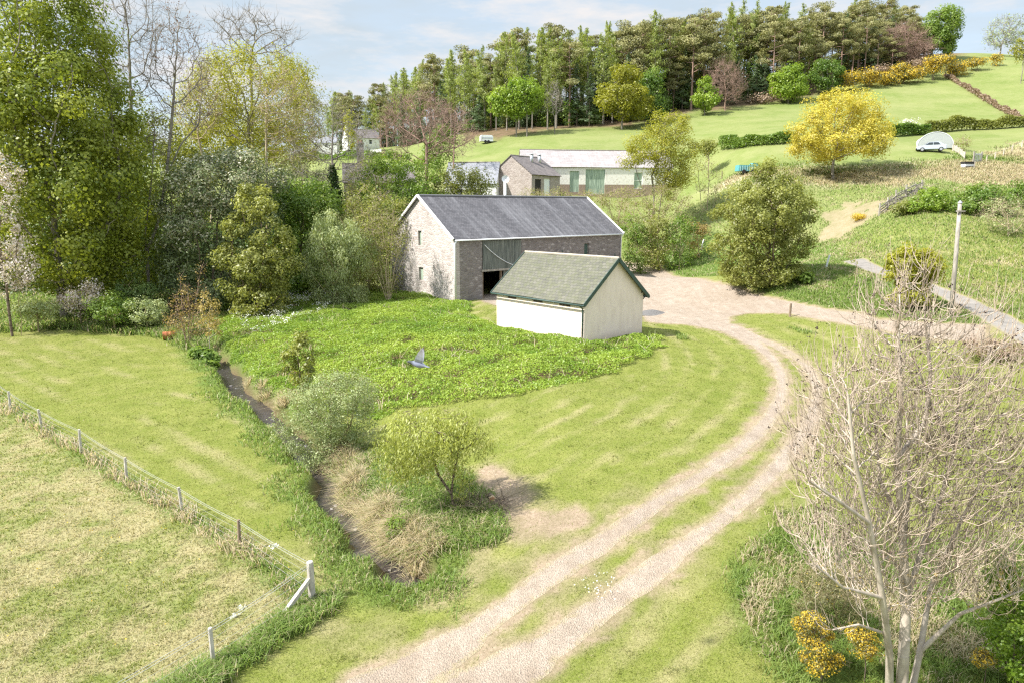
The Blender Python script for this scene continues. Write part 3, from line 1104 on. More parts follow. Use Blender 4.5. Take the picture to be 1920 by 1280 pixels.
for xx, zz, r in ((13.2 + TH, 3.9, .42), (22.2, 3.2, .3)):
    mb = MB(); mb.tube([(xx, -.02, zz), (xx, -.55, zz)], .05, 6); mb.tube([(xx, -.45, zz - .5), (xx, -.45, zz + .55)], .06, 6)
    mb.tube([(xx - r, -.5, zz + .05), (xx + r, -.5, zz + .05)], .07, 6)
    mb.build('wall_bracket', M['green_paint'], barn)

# ------------------------------------------------------------------ the harled shed
SO = (4.77, 45.27, .02); STH = .741
SL, SW, SE, SR = 8.77, 6.3, 2.95, 5.52     # length (away left), gable width, eave, ridge
shed = empty('harled_shed', SO, STH, 'small cream harled shed with a mossy slate roof and green bargeboards', 'shed')
def harl(name, base, stain):
    t = NT(name)
    n1, n2, n3 = t.noise(.6, 4, .6), t.noise(2.2, 5, .65, t.mapping((1, 1, .3))), t.noise(40, 3, .7)
    c = t.mix(t.math('MULTIPLY', t.ramp(n2, [(.45, 0.0), (.75, 1.0)]), .55), base, stain)
    sep = t.new('SeparateXYZ'); t.l.new(t.co(), sep.inputs[0])
    low = t.ramp(t.math('ADD', sep.outputs[2], t.math('MULTIPLY', t.math('SUBTRACT', n2, .5), .9)), [(0.0, 1.0), (.55, 0.0)])
    c = t.mix(t.math('MULTIPLY', low, .45), c, tuple(x * .62 for x in stain))
    c = t.mix(1.0, c, t.ramp(n3, [(.25, .9), (.75, 1.06)]), 'MULTIPLY')
    return t.finish(c, .9, t.bump(n3, .5, .02), .1)
m_harl = harl('cream_harling', (.83, .71, .63), (.60, .49, .42))
# local axes: x along the gable (right-away), y along the ridge (left-away)
mb = MB()
vents = [(SL - u1, SL - u0, 2.95, 3.28) for u0, u1 in ((1.35, 2.25), (3.95, 4.9), (6.55, 7.5))]
wall_face(mb, (0, SL, -.6), (0, -1, 0), (1, 0, 0), SL, SE + .6, .25, [(SL - u1, SL - u0, 3.0, 3.3) for u0, u1 in ((1.25, 2.3), (3.9, 4.9), (6.6, 7.55))])
wall_face(mb, (.25, 0, -.6), (1, 0, 0), (0, 1, 0), SW - .5, 0, .25, [], top=lambda u: gab(SW, SE, SR)(u + .25 if u < SW / 2 else u + .25) + .6)
wall_face(mb, (SW, 0, -.6), (0, 1, 0), (-1, 0, 0), SL, SE + .6, .25, [])
wall_face(mb, (SW - .25, SL, -.6), (-1, 0, 0), (0, -1, 0), SW - .5, 0, .25, [], top=lambda u: gab(SW, SE, SR)(u + .25) + .6)
mb.build('wall', m_harl, shed)
m_smoss = slate_mat('mossy_slate', (.105, .104, .088), (.160, .154, .128), (.21, .20, .17), .26, .30, .5, moss=(.118, .126, .070))
ss = (SR - SE) / (SW / 2); so = .32
roof_slab('roof', (-so, SL + .2, SE - ss * so + .05), (-so, -.25, SE - ss * so + .05), (SW / 2, -.25, SR + .05), (SW / 2, SL + .2, SR + .05), .06, m_smoss, shed, 2)
roof_slab('roof', (SW + so, -.25, SE - ss * so + .05), (SW + so, SL + .2, SE - ss * so + .05), (SW / 2, SL + .2, SR + .05), (SW / 2, -.25, SR + .05), .06, m_smoss, shed, 2)
mb = MB(); mb.tube([(SW / 2, -.27, SR + .07), (SW / 2, SL + .22, SR + .07)], .09, 6)
mb.build('ridge', plain_mat('ridge_tile', (.40, .36, .30), .8), shed)
for yb in (-.28, SL + .23):
    for s in (0, 1):
        x0 = -so - .02 if s == 0 else SW + so + .02
        mb = MB(); mb.bar((x0, yb, SE - ss * (so + .02) - .02), (SW / 2 + (.001 if s == 0 else -.001), yb, SR - .02), .045, .26)
        mb.build('bargeboard', M['green_paint'], shed)
mb = MB(); mb.tube([(-so - .06, SL + .2, SE - ss * so - .02), (-so - .06, -.3, SE - ss * so - .05)], .06, 8)
mb.build('gutter', M['green_paint'], shed, smooth=True)
mb = MB(); mb.tube([(SW + so + .06, SL + .2, SE - ss * so - .02), (SW + so + .06, -.3, SE - ss * so - .05)], .06, 8)
mb.build('gutter', M['green_paint'], shed, smooth=True)
mb = MB(); mb.tube([(-so - .04, .1, SE - ss * so - .06), (-.10, .1, SE - .55), (-.07, .1, SE - .7), (-.07, .1, -.1)], .045, 8)
mb.build('downpipe', M['green_paint'], shed, smooth=True)
mb = MB(); mb.tube([(SW + so + .04, .1, SE - ss * so - .06), (SW + .09, .1, SE - .5), (SW + .07, .1, SE - .62), (SW + .07, .1, -.1)], .045, 8)
mb.build('downpipe', M['green_paint'], shed, smooth=True)
for u0, u1 in ((1.25, 2.3), (3.9, 4.9), (6.6, 7.55)):
    mb = MB()
    z0, z1 = 2.4, 2.7
    for k in range(9):
        y = u0 + .03 + (u1 - u0 - .06) * k / 8
        mb.box(.07, .11, y - .02, y + .02, z0, z1)
    mb.box(.14, .16, u0, u1, z0, z1)
    mb.build('vent', M['timber_brown'], shed)
# ------------------------------------------------------------------ vegetation generators
def unit(v):
    return v / np.maximum(np.linalg.norm(v, axis=-1, keepdims=True), 1e-9)


def in_ells(ells, n, shell=.55):
    """n points in a union of ellipsoids (cx,cy,cz,rx,ry,rz), denser towards the outside"""
    e = np.array(ells, float)
    vol = e[:, 3] * e[:, 4] * e[:, 5]
    k = rng.choice(len(e), n, p=vol / vol.sum())
    d = unit(rng.normal(size=(n, 3)))
    r = rng.random(n) ** (1 / 3 * (1 - shell) + .12 * shell)
    # knobbly outline
    lob = .70 + .52 * vnoise(d[:, 0] * 2.2 + k * 7 + d[:, 2] * 1.7, d[:, 1] * 2.2 + d[:, 2] * 1.3, 1.6, 2)
    return e[k, :3] + d * (r * lob)[:, None] * e[k, 3:]


def colonize(att, roots, step, di, dk, up=.15, maxit=160, rnd=.15, maxn=9000):
    """space colonisation: returns node positions and parents"""
    att = np.asarray(att, float)
    N = np.zeros((maxn, 3)); par = np.full(maxn, -1, int)
    n = 0
    for r in roots:                 # each root a polyline of trunk points
        r = np.asarray(r, float)
        pts = [r[0]]
        for a, b in zip(r[:-1], r[1:]):
            m = max(1, int(np.linalg.norm(b - a) / step))
            pts += [a + (b - a) * (q + 1) / m for q in range(m)]
        for q, p in enumerate(pts):
            N[n] = p; par[n] = n - 1 if q else -1
            n += 1
    best = np.full(len(att), 1e9); bi = np.zeros(len(att), int)
    alive = np.ones(len(att), bool)
    new0 = 0
    for it in range(maxit):
        for s in range(new0, n, 64):
            blk = N[s:min(n, s + 64)]
            D = np.linalg.norm(att[:, None] - blk[None], axis=-1)
            j = D.argmin(1); d = D[np.arange(len(att)), j]
            m = d < best
            best[m] = d[m]; bi[m] = j[m] + s
        new0 = n
        alive &= best > dk
        use = alive & (best < (di if it else 1e9))
        if not use.any(): break
        acc = np.zeros((n, 3))
        np.add.at(acc, bi[use], unit(att[use] - N[bi[use]]))
        src = np.nonzero(np.abs(acc).sum(1) > 0)[0]
        d = unit(acc[src]) + np.array([0, 0, up]) + rng.normal(size=(len(src), 3)) * rnd
        newp = N[src] + unit(d) * step
        if n + len(newp) > maxn: break
        N[n:n + len(newp)] = newp
        par[n:n + len(newp)] = src
        n += len(newp)
    return N[:n].copy(), par[:n].copy()


def radii(par, tip, power=2.3, rmax=None):
    n = len(par)
    w = np.zeros(n)
    kids = np.bincount(par[par >= 0], minlength=n)
    w[kids == 0] = 1.0
    for i in range(n - 1, -1, -1):
        if par[i] >= 0: w[par[i]] += w[i]
    r = tip * w ** (1 / power)
    if rmax is not None and r.max() > 0: r = np.maximum(tip, r * min(1.0, rmax / r.max())) if r.max() > rmax else r
    return r, kids


def tubes(A, B, ra, rb, n):
    """separate n-sided prisms along the segments A-B: vertices and quads"""
    A, B = np.asarray(A, float), np.asarray(B, float)
    m = len(A)
    d = unit(B - A)
    ref = np.where(np.abs(d[:, 2:3]) < .9, np.array([[0, 0, 1.0]]), np.array([[1.0, 0, 0]]))
    s = unit(np.cross(d, ref)); t = np.cross(d, s)
    ang = 2 * np.pi * np.arange(n) / n
    ring = s[:, None] * np.cos(ang)[None, :, None] + t[:, None] * np.sin(ang)[None, :, None]
    V = np.concatenate([A[:, None] + ring * np.asarray(ra)[:, None, None], B[:, None] + ring * np.asarray(rb)[:, None, None]], 1)
    k = np.arange(n); k2 = (k + 1) % n
    q = np.stack([k, k2, k2 + n, k + n], -1)
    F = (np.arange(m)[:, None, None] * (2 * n) + q[None]).reshape(-1, 4)
    return V.reshape(-1, 3), F


def wood_mesh(name, N, par, r, thick=.06):
    c = np.nonzero(par >= 0)[0]
    p = par[c]
    ext = unit(N[c] - N[p]) * (r[c] * .35)[:, None]
    Vs, Fs, b = [], [], 0
    for lo, hi, n in ((thick, 1e9, 8), (thick * .35, thick, 5), (0, thick * .35, 3)):
        m = (r[p] >= lo) & (r[p] < hi)
        if not m.any(): continue
        rp = np.minimum(r[p[m]], r[c[m]] * 1.6)
        V, F = tubes(N[p[m]] - ext[m] * .6, N[c[m]] + ext[m], rp, r[c[m]], n)
        Vs.append(V); Fs.append(F + b); b += len(V)
    V, F = np.concatenate(Vs), np.concatenate(Fs)
    return np_mesh(name, V, F, np.arange(len(F)) * 4, smooth=True)


def twigs(P, D, length, r0, segs=3, curve=(0, 0, .35), spread=.8):
    """thin shoots from points P with directions D"""
    n = len(P)
    d = unit(unit(D) * .7 + rng.normal(size=(n, 3)) * spread)
    L = length * (.5 + rng.random(n)) / segs
    A, B, ra, rb = [], [], [], []
    p = P.copy()
    for s in range(segs):
        q = p + d * L[:, None]
        A.append(p); B.append(q)
        ra.append(r0 * (1 - s / segs * .75) * np.ones(n)); rb.append(r0 * (1 - (s + 1) / segs * .75) * np.ones(n))
        p = q
        d = unit(d + np.array(curve) + rng.normal(size=(n, 3)) * .16)
    return np.concatenate(A), np.concatenate(B), np.concatenate(ra), np.concatenate(rb), p, d


def leaves(C, L, W, out=None, up=.5, outb=.5, fold=.25, hang=0.0, var=.35):
    """one rhombic leaf per centre: (n,4,3)"""
    n = len(C)
    nrm = rng.normal(size=(n, 3))
    if out is not None: nrm = nrm * .55 + out * outb * 2.2
    nrm[:, 2] += up
    nrm = unit(nrm)
    a = rng.normal(size=(n, 3))
    if hang: a[:, 2] -= hang * 3
    a = unit(a - nrm * (a * nrm).sum(-1, keepdims=True))
    b = np.cross(nrm, a)
    s = (1 - var + 2 * var * rng.random(n))[:, None]
    l, w = L * s / 2, W * s / 2
    f = nrm * (w * fold)
    return np.stack([C - a * l, C + b * w + f, C + a * l, C - b * w + f], 1)


def crown_leaves(name, cent, nper, rad, L, W, mid, up=.5, outb=.5, hang=0.0, flat=.75, clump=.6, droop=0.0, tshift=0.0):
    m = len(cent)
    k = np.repeat(np.arange(m), nper)
    off = rng.normal(size=(len(k), 3))
    off = off / np.maximum(1, np.linalg.norm(off, axis=-1, keepdims=True) / 1.7)
    off *= .78 * rad * (.6 + .8 * rng.random(m))[k][:, None]
    off[:, 2] *= flat
    if droop: off[:, 2] -= droop * rng.random(len(k)) ** 1.3
    C = cent[k] + off
    out = unit(unit(off * np.array([1, 1, 1 / max(flat, .3)])) * 1.0 + unit(C - mid) * .55)
    ct = rng.random(m)
    tint = np.clip(clump * ct[k] + (1 - clump) * rng.random(len(k)) + tshift, 0, 1)
    return quad_mesh(name, leaves(C, L, W, out, up, outb, hang=hang), tint)


def spot(px, py, Y=None):
    if Y is None:
        return ground_at(px, py)
    x = at(px, py, Y)[0]
    return on_ground(x, Y)


def ell_px(ells, base, Y=None, deep=1.0):
    """crown ellipsoids given as (px, py, rx, ry[, dY]) of the photograph, at the tree's own distance, in metres from its base"""
    Y = base[1] if Y is None else Y
    out = []
    for e in ells:
        dY = e[4] if len(e) > 4 else 0.0
        c = at(e[0], e[1], Y + dY) - base
        s = (Y + dY) / 1310.0
        rx, rz = e[2] * s, e[3] * s
        out.append((c[0], c[1], c[2], rx, rx * deep, rz))
    return out


BARK = {}
BARK['grey'] = bark_mat('grey_bark', (.14, .12, .10), (.34, .31, .27), 4)
BARK['pale'] = bark_mat('pale_bark', (.34, .30, .25), (.62, .57, .50), 4)
BARK['brown'] = bark_mat('brown_bark', (.10, .075, .055), (.24, .19, .145), 4)
BARK['red'] = bark_mat('reddish_bark', (.20, .125, .095), (.38, .27, .22), 4)
BARK['olive'] = bark_mat('olive_bark', (.20, .17, .09), (.38, .32, .18), 4)
BARK['beige'] = bark_mat('beige_bark', (.33, .26, .17), (.52, .43, .30), 4)
LEAF = {
    'syc': leaf_mat('sycamore_leaves', (0.153, 0.213, 0.028), (0.406, 0.437, 0.060), .5),
    'dark': leaf_mat('dark_leaves', (0.059, 0.109, 0.032), (0.205, 0.285, 0.070), .3),
    'ever': leaf_mat('evergreen_leaves', (0.048, 0.081, 0.034), (0.203, 0.249, 0.106), .2, (0.571, 0.595, 0.381)),
    'mid': leaf_mat('fresh_leaves', (0.103, 0.190, 0.028), (0.284, 0.389, 0.069), .5),
    'bright': leaf_mat('bright_leaves', (0.149, 0.257, 0.024), (0.351, 0.459, 0.061), .5),
    'yel': leaf_mat('yellow_green_leaves', (.230, .240, .022), (.500, .490, .060), .5),
    'willow': leaf_mat('willow_leaves', (0.241, 0.282, 0.063), (0.529, 0.564, 0.172), .5),
    'gold': leaf_mat('golden_leaves', (.380, .320, .030), (.720, .630, .110), .45),
    'olive': leaf_mat('olive_leaves', (0.162, 0.189, 0.039), (0.400, 0.416, 0.113), .5),
    'greyg': leaf_mat('grey_green_leaves', (0.223, 0.284, 0.120), (0.515, 0.566, 0.275), .4),
    'bronze': leaf_mat('bronze_leaves', (0.210, 0.140, 0.049), (0.462, 0.364, 0.119), .4),
    'red': leaf_mat('reddish_buds', (.160, .070, .040), (.300, .160, .100), .3),
    'blossom': leaf_mat('pinkish_white_blossom', (.520, .420, .420), (.860, .800, .790), .35),
    'white': leaf_mat('white_flowers', (.620, .630, .560), (.860, .860, .820), .3),
    'cream': leaf_mat('cream_blossom', (.420, .410, .270), (.720, .690, .540), .4),
    'gorse': leaf_mat('gorse_flowers', (.400, .270, .020), (.760, .560, .060), .35),
    'furze': leaf_mat('furze_stems', (0.077, 0.091, 0.031), (0.203, 0.189, 0.077), .2),
    'larch': leaf_mat('larch_needles', (0.176, 0.239, 0.045), (0.407, 0.462, 0.120), .5),
    'pine': leaf_mat('pine_needles', (0.121, 0.136, 0.044), (0.363, 0.341, 0.136), .25),
    'spruce': leaf_mat('spruce_needles', (0.041, 0.078, 0.032), (0.148, 0.216, 0.080), .2),
    'ivy': leaf_mat('ivy_leaves', (0.025, 0.056, 0.017), (0.098, 0.154, 0.042), .2),
    'brown': leaf_mat('dead_leaves', (.200, .130, .090), (.430, .330, .240), .3),
}


DENS = 1.9


def make_tree(name, label, cat, base, ells, leaf=None, bark='brown', natt=260, step=None, trunk=None, tip=.02, rmax=None, group=None,
              nper=60, rad=None, L=.25, W=.16, up=.5, outb=.5, hang=0.0, flat=.8, droop=0.0, tw=None, shell=.55, uptrop=.12, roots=None,
              clump=.6, extra=None, tshift=0.0, bare_leaf=None, skirt=0.0, dens=None):
    """a tree or shrub: wood grown by space colonisation into its crown, leaves and/or twigs on it.
    tw = (per node, length, radius) adds fine bare shoots; extra = list of (leaf, nper, rad, L, W, fraction, part name)"""
    base = np.asarray(base, float)
    root = empty(name, base, 0, label, cat, group)
    e = np.array(ells, float)
    size = float(np.mean(e[:, 3:].max(1)))
    step = step or max(.12, size * .09)
    att = in_ells(ells, natt, shell)
    if skirt:           # shrubs leafy to the ground
        m_ = (e[:, :3] * e[:, 3:4]).sum(0) / e[:, 3].sum()
        hw = (max(e[:, 0] + e[:, 3]) - min(e[:, 0] - e[:, 3])) / 2
        cx = (max(e[:, 0] + e[:, 3]) + min(e[:, 0] - e[:, 3])) / 2
        lo = max(.5, min(e[:, 2] - e[:, 5] * .4))
        sk = [(cx, m_[1], lo * .45, hw * .82, hw * .7, lo * .65)]
        att = np.concatenate([att, in_ells(sk, int(natt * skirt), shell)])
    att = att[att[:, 2] > .1]
    mid = (e[:, :3] * e[:, 3:4]).sum(0) / e[:, 3].sum()
    if roots is None:
        lowz = max(.1, min(e[:, 2] - e[:, 5] * .55)) * (.3 if skirt else 1)
        if trunk is None:
            t = [(0, 0, -.3), (rng.normal() * .04 * lowz, rng.normal() * .04 * lowz, lowz * .5), (mid[0] * .35, mid[1] * .35, lowz)]
        else:
            t = [(0, 0, -.3)] + [tuple(np.asarray(q) - base) for q in trunk]
        roots = [t]
    N, par = colonize(att, roots, step, size * 3, step * 1.6, uptrop)
    r, kids = radii(par, tip, 2.25, rmax)
    bm = BARK[bark]
    link('trunk', wood_mesh('trunk', N, par, r), root, bm)
    term = np.nonzero((kids == 0) & (par >= 0))[0]
    term = term[N[term, 2] > .15]
    near = np.nonzero((kids == 1) & (r < tip * 2.2) & (par >= 0))[0]
    cent = np.concatenate([N[term], N[near[::3]]]) if len(near) else N[term]
    if tw is not None:
        per, ln, rr = tw
        src = np.concatenate([term, term, near]) if len(near) else term
        src = np.repeat(src, per)
        A, B, ra, rb, tipP, tipD = twigs(N[src], N[src] - N[par[src]], ln, rr)
        sub = rng.random(len(tipP)) < .6
        A2, B2, ra2, rb2, tip2, _ = twigs((A[-len(tipP):])[sub], tipD[sub], ln * .6, rr * .7, 2)
        V, F = tubes(np.concatenate([A, A2]), np.concatenate([B, B2]), np.concatenate([ra, ra2]), np.concatenate([rb, rb2]), 3)
        link('crown' if leaf is None else 'sprays', np_mesh('twigs', V, F, np.arange(len(F)) * 4, smooth=True), root, bm)
        if bare_leaf is not None:
            bl, bn, bs = bare_leaf
            allp = np.concatenate([tipP, tip2, B])
            C = allp[rng.integers(0, len(allp), bn)] + rng.normal(size=(bn, 3)) * bs
            link('foliage', quad_mesh('foliage', leaves(C, bs * 1.6, bs), rng.random(bn)), root, LEAF[bl])
    if leaf is not None:
        rad = rad or size * .2
        nper = int(nper * (dens or DENS))
        me = crown_leaves('crown', cent, nper, rad, L, W, mid, up, outb, hang, flat, clump, droop, tshift)
        link('crown', me, root, LEAF[leaf])
    for ex in extra or ():
        lf, np_, rd, l_, w_, frac, pn = ex
        hi = cent[(cent - mid) @ np.array([-.25, -.55, .8]) > np.quantile((cent - mid) @ np.array([-.25, -.55, .8]), 1 - frac)]
        link(pn, crown_leaves(pn, hi, np_, rd, l_, w_, mid, .8, .8), root, LEAF[lf])
    return root


def copy_tree(root, loc, rz=0.0, s=1.0, sz=None, label=None, group=None):
    r = root.copy()
    COL.objects.link(r)
    r.location = tuple(float(a) for a in loc)
    r.rotation_euler = (0, 0, rz)
    r.scale = (s, s, sz or s)
    if label: r['label'] = label
    if group: r['group'] = group
    for ch in list(root.children):
        c = ch.copy()
        COL.objects.link(c)
        c.parent = r
    return r


# grass blades -------------------------------------------------------------
def blades(name, P, h, w, lean, tint, dry, bend=True):
    """grass blades standing on the ground at P (n,2); h, w, lean arrays"""
    n = len(P)
    z = ground_z(P[:, 0], P[:, 1]) - .01
    b = np.stack([P[:, 0], P[:, 1], z], -1)
    a = rng.random(n) * 2 * np.pi
    s = np.stack([np.cos(a), np.sin(a), np.zeros(n)], -1)
    a2 = rng.random(n) * 2 * np.pi
    d = np.stack([np.cos(a2), np.sin(a2), np.zeros(n)], -1)
    if lean.ndim == 2: d, lean = unit(lean + d * .25), np.linalg.norm(lean, axis=-1)
    upv = np.array([0, 0, 1.0])
    if bend:
        m = b + upv * (h * .62)[:, None] + d * (h * lean * .35)[:, None]
        t = b + upv * (h * (1 - .35 * np.minimum(lean, 1.6)))[:, None] + d * (h * lean)[:, None]
        hw = s * (w / 2)[:, None]
        V = np.stack([b - hw, b + hw, m + hw * .75, m - hw * .75, t], 1)
        o = np.arange(n)[:, None] * 5
        loops = (o + np.array([[0, 1, 2, 3, 3, 2, 4]])).ravel()
        starts = (np.arange(n)[:, None] * 7 + np.array([[0, 4]])).ravel()
        k = 5
    else:
        t = b + upv * h[:, None] + d * (h * lean)[:, None]
        hw = s * (w / 2)[:, None]
        V = np.stack([b - hw, b + hw, t], 1)
        loops, starts, k = np.arange(3 * n), np.arange(n) * 3, 3
    return np_mesh(name, V.reshape(-1, 3), loops, starts, np.repeat(tint, k), dry=np.repeat(dry, k))


def grass_mat(name, dark, light, straw, straw2, trans=.35):
    t = NT(name)
    g_ = t.mix(t.attr('tint'), dark, light)
    s_ = t.mix(t.attr('tint'), straw, straw2)
    return t.leafy(t.mix(t.attr('dry'), g_, s_), trans, .02, .5, up=.75)


def scatter_area(n, ymin, ymax, power=2.0, xl=None, xr=None):
    """random ground points, thinning out with distance from the near edge"""
    u = rng.random(n)
    Y = ymin * (ymax / ymin) ** u
    X = (rng.random(n) * 2 - 1) * (Y * .80 + 3)
    return np.stack([X, Y], -1)
# ------------------------------------------------------------------ grass, nettles, reeds
m_lawn = grass_mat('lawn_blades', (.122, .170, .022), (.265, .288, .066), (.340, .290, .140), (.540, .470, .290))
m_long = grass_mat('long_blades', (.130, .225, .035), (.280, .370, .100), (.470, .370, .240), (.700, .590, .430), .45)

P = scatter_area(520000, 13.5, 66)
F = sample(P[:, 0], P[:, 1])
keep = (F['track'] > .02 - .16 * (rng.random(len(P)) < .5) * (vnoise(P[:, 0], P[:, 1], 3.0, 2) > .45)) & (F['lane'] > .1) & (F['nettle'] > -.1) & (F['stream'] > .75) & (F['rough'] < .5)
keep &= rng.random(len(P)) > F['bare'] * .85
keep &= ~((F['track'] < .2) & (rng.random(len(P)) < .45))
for (o_, th_, l0, l1, w0, w1) in ((BO, BTH, 0, BL, 0, BW), (SO, STH, 0, SW, 0, SL)):
    q = P - np.array(o_[:2])
    a_, b_ = q @ np.array([math.cos(th_), math.sin(th_)]), q @ np.array([-math.sin(th_), math.cos(th_)])
    keep &= ~((a_ > l0) & (a_ < l1) & (b_ > w0) & (b_ < w1))
P = P[keep]; F = {k: v[keep] for k, v in F.items()}
n = len(P)
dry = np.clip(F['dry'] * .75 + (rng.random(n) < .10) * .7 + F['bare'] * .35, 0, 1)
dry *= rng.random(n) < (.35 + .65 * F['dry'])
h = (.025 + .045 * rng.random(n) + .05 * sstep(.62, .8, vnoise(P[:, 0] + 12, P[:, 1], 1.8, 3))) * (1 + 1.3 * F['lush'])
w = (.006 + .00075 * P[:, 1]) * (.7 + .6 * rng.random(n))
tag(link('lawn_grass', blades('lawn_grass', P, h, w, .4 + .9 * rng.random(n), np.clip(.40 * rng.random(n) + 1.3 * (vnoise(P[:, 0], P[:, 1], 2.2, 4) - .5) + .32 - .3 * F['lush'], 0, 1), dry, False), None, m_lawn),
    'mown lawn grass with pale clipping streaks', 'grass', kind='stuff')

# rough pasture on the left
P = scatter_area(360000, 12.5, 60)
P = P[(P[:, 0] < 0)]
F = sample(P[:, 0], P[:, 1])
m = F['rough'] > .4
P = P[m]; n = len(P)
nn = vnoise(P[:, 0] + 31, P[:, 1] + 7, .9, 3) * .6 + vnoise(P[:, 0] + 3, P[:, 1] + 70, 2.4, 2) * .4
dry = sstep(.38, .56, nn + (rng.random(n) - .5) * .22)
h = (.05 + .09 * rng.random(n)) * (.7 + .9 * vnoise(P[:, 0], P[:, 1], 1.7, 2))
w = (.007 + .0008 * P[:, 1]) * (.7 + .6 * rng.random(n))
tag(link('pasture_grass', blades('pasture_grass', P, h, w, .5 + 1.3 * rng.random(n), rng.random(n), dry * (.6 + .4 * rng.random(n))), None, m_lawn),
    'rough tufted pasture grass mixed with dead straw', 'grass', kind='stuff')

# long grass: along the fence, the stream, the right banks and in front of the left-hand trees
def grow_long(name, label, n, ymin, ymax, maskf, hlo, hhi, dryf, leanv=None, wk=.0009):
    P = scatter_area(n, ymin, ymax)
    F = sample(P[:, 0], P[:, 1])
    k = maskf(P, F) > rng.random(len(P))
    P = P[k]; F = {a: b[k] for a, b in F.items()}
    n = len(P)
    v = vnoise(P[:, 0] + 5, P[:, 1] + 9, .8, 3)
    h = (hlo + (hhi - hlo) * rng.random(n)) * (.5 + 1.0 * v)
    w = (.006 + wk * P[:, 1]) * (.7 + .6 * rng.random(n))
    lean = .35 + .8 * rng.random(n)
    dry = np.clip(dryf(P, F, v), 0, 1)
    return tag(link(name, blades(name, P, h, w, lean, rng.random(n), dry), None, m_long), label, 'grass', kind='stuff')

grow_long('fence_grass', 'tall bleached grass left standing under the wire fence', 500000, 12.5, 62,
          lambda P, F: sstep(.5, .05, F['fence'] + (vnoise(P[:, 0], P[:, 1], 1.2, 2) - .5) * .6) * sstep(.15, .4, vnoise(P[:, 0], P[:, 1], .5, 2)), .25, .58,
          lambda P, F, v: (rng.random(len(P)) < np.where(P[:, 1] < 20.6, .30, .72)) * .95)
grow_long('bank_grass', 'lush long grass on the stream banks', 330000, 17, 62,
          lambda P, F: sstep(2.5, 1.2, F['stream'] + (vnoise(P[:, 0], P[:, 1], .7, 3) - .5) * 3.2) * (F['stream'] > .5 + .65 * vnoise(P[:, 0] + 4, P[:, 1], .9, 2)) * (F['nettle'] > -.2), .12, .34,
          lambda P, F, v: (rng.random(len(P)) < .12) * .8)
grow_long('verge_grass', 'long green grass on the rough verge at the lower right', 430000, 13, 30,
          lambda P, F: sstep(.3, -1.2, F['rpast'] + (vnoise(P[:, 0], P[:, 1], .9, 3) - .5) * 3.5) * .5, .10, .38,
          lambda P, F, v: (rng.random(len(P)) < sstep(.38, .62, vnoise(P[:, 0] * 1.3, P[:, 1], .6, 3)) * .9) * .9)
grow_long('roadside_grass', 'long grass on the banks beside the yard and the lane', 620000, 40, 104,
          lambda P, F: np.where((F['track'] > .15) & (F['lane'] > .15) & (F['bare'] < .5), np.maximum(sstep(.5, -.5, F['rbank']), .8 * ((P[:, 0] > 12 + .2 * (P[:, 1] - 50)) & (F['yard'] > 3) & (P[:, 1] > 47))), 0) , .12, .34,
          lambda P, F, v: (rng.random(len(P)) < .12 + .5 * sstep(.5, .68, vnoise(P[:, 0] + 60, P[:, 1], .3, 3)) * (P[:, 0] > 22)) * .9, wk=.00055)
grow_long('meadow_grass', 'tall bleached meadow grass below the yellow tree', 620000, 88, 135,
          lambda P, F: F['meadow'] * .7, .25, .55, lambda P, F, v: .9 * sstep(.45, .58, vnoise(P[:, 0] * .35, P[:, 1], .16, 3) + (rng.random(len(P)) - .5) * .25), wk=.0006)
grow_long('woodedge_grass', 'long weeds and grass along the foot of the trees', 260000, 50, 75,
          lambda P, F: sstep(.8, -.5, F['ledge']), .35, .85, lambda P, F, v: (rng.random(len(P)) < .18) * .8)

# dark green tall grass under the short run of fence at the bottom left, and round the two streamside willows
WPATCH = px_poly([(650, 880), (700, 850), (760, 840), (880, 900), (930, 960), (940, 1010), (900, 1040), (820, 1050), (780, 1010), (720, 960)])
grow_long('corner_grass', 'tall dark green grass along the short run of fence', 300000, 12.5, 24,
          lambda P, F: sstep(.75, .2, dist_line(P, FENCE2 + np.array([.25, -.1])) + (vnoise(P[:, 0], P[:, 1], 1.2, 2) - .5) * .4), .35, .62,
          lambda P, F, v: (rng.random(len(P)) < .10) * .8)
grow_long('willow_grass', 'long green grass and weeds between the streamside willows', 500000, 18, 34,
          lambda P, F: sstep(.3, -.6, sdf_poly(P, WPATCH) + (vnoise(P[:, 0], P[:, 1], .9, 3) - .5) * 1.2) * (F['stream'] > .9), .22, .55,
          lambda P, F, v: (rng.random(len(P)) < .12 + .4 * (v > .62)) * .8)

# dry reeds: tussocks on the right bank of the stream, arching over the water
nT = 130
k = rng.integers(0, len(STREAM) - 1, nT * 6)
c0 = STREAM[k] + (STREAM[k + 1] - STREAM[k]) * rng.random((len(k), 1))
dd = unit(STREAM[k + 1] - STREAM[k]); nr = np.stack([-dd[:, 1], dd[:, 0]], -1)
nr = nr * np.where(nr[:, 0] > 0, 1, -1)[:, None]
c0 = c0 + nr * (.52 + np.abs(rng.normal(size=len(k))) * .42)[:, None]
yw = np.where(c0[:, 1] < 21.0, 0, np.where(c0[:, 1] < 30.5, 1.0, np.where(c0[:, 1] < 37, .03, np.where(c0[:, 1] < 42.5, .22, .02))))
kk = np.nonzero(rng.random(len(k)) < yw)[0][:nT]
nb_ = 150
c = np.repeat(c0[kk], nb_, 0); nn_ = np.repeat(nr[kk], nb_, 0)
n = len(c)
o = rng.normal(size=(n, 2)) * .10
P = c + o
big_ = np.repeat(.6 + .7 * rng.random(len(kk)), nb_)
lean = o * 6 - nn_ * (.12 + .4 * rng.random(n))[:, None] + rng.normal(size=(n, 2)) * .25
lean = np.concatenate([lean, np.zeros((n, 1))], -1)
gr = np.repeat(rng.random(len(kk)), nb_)
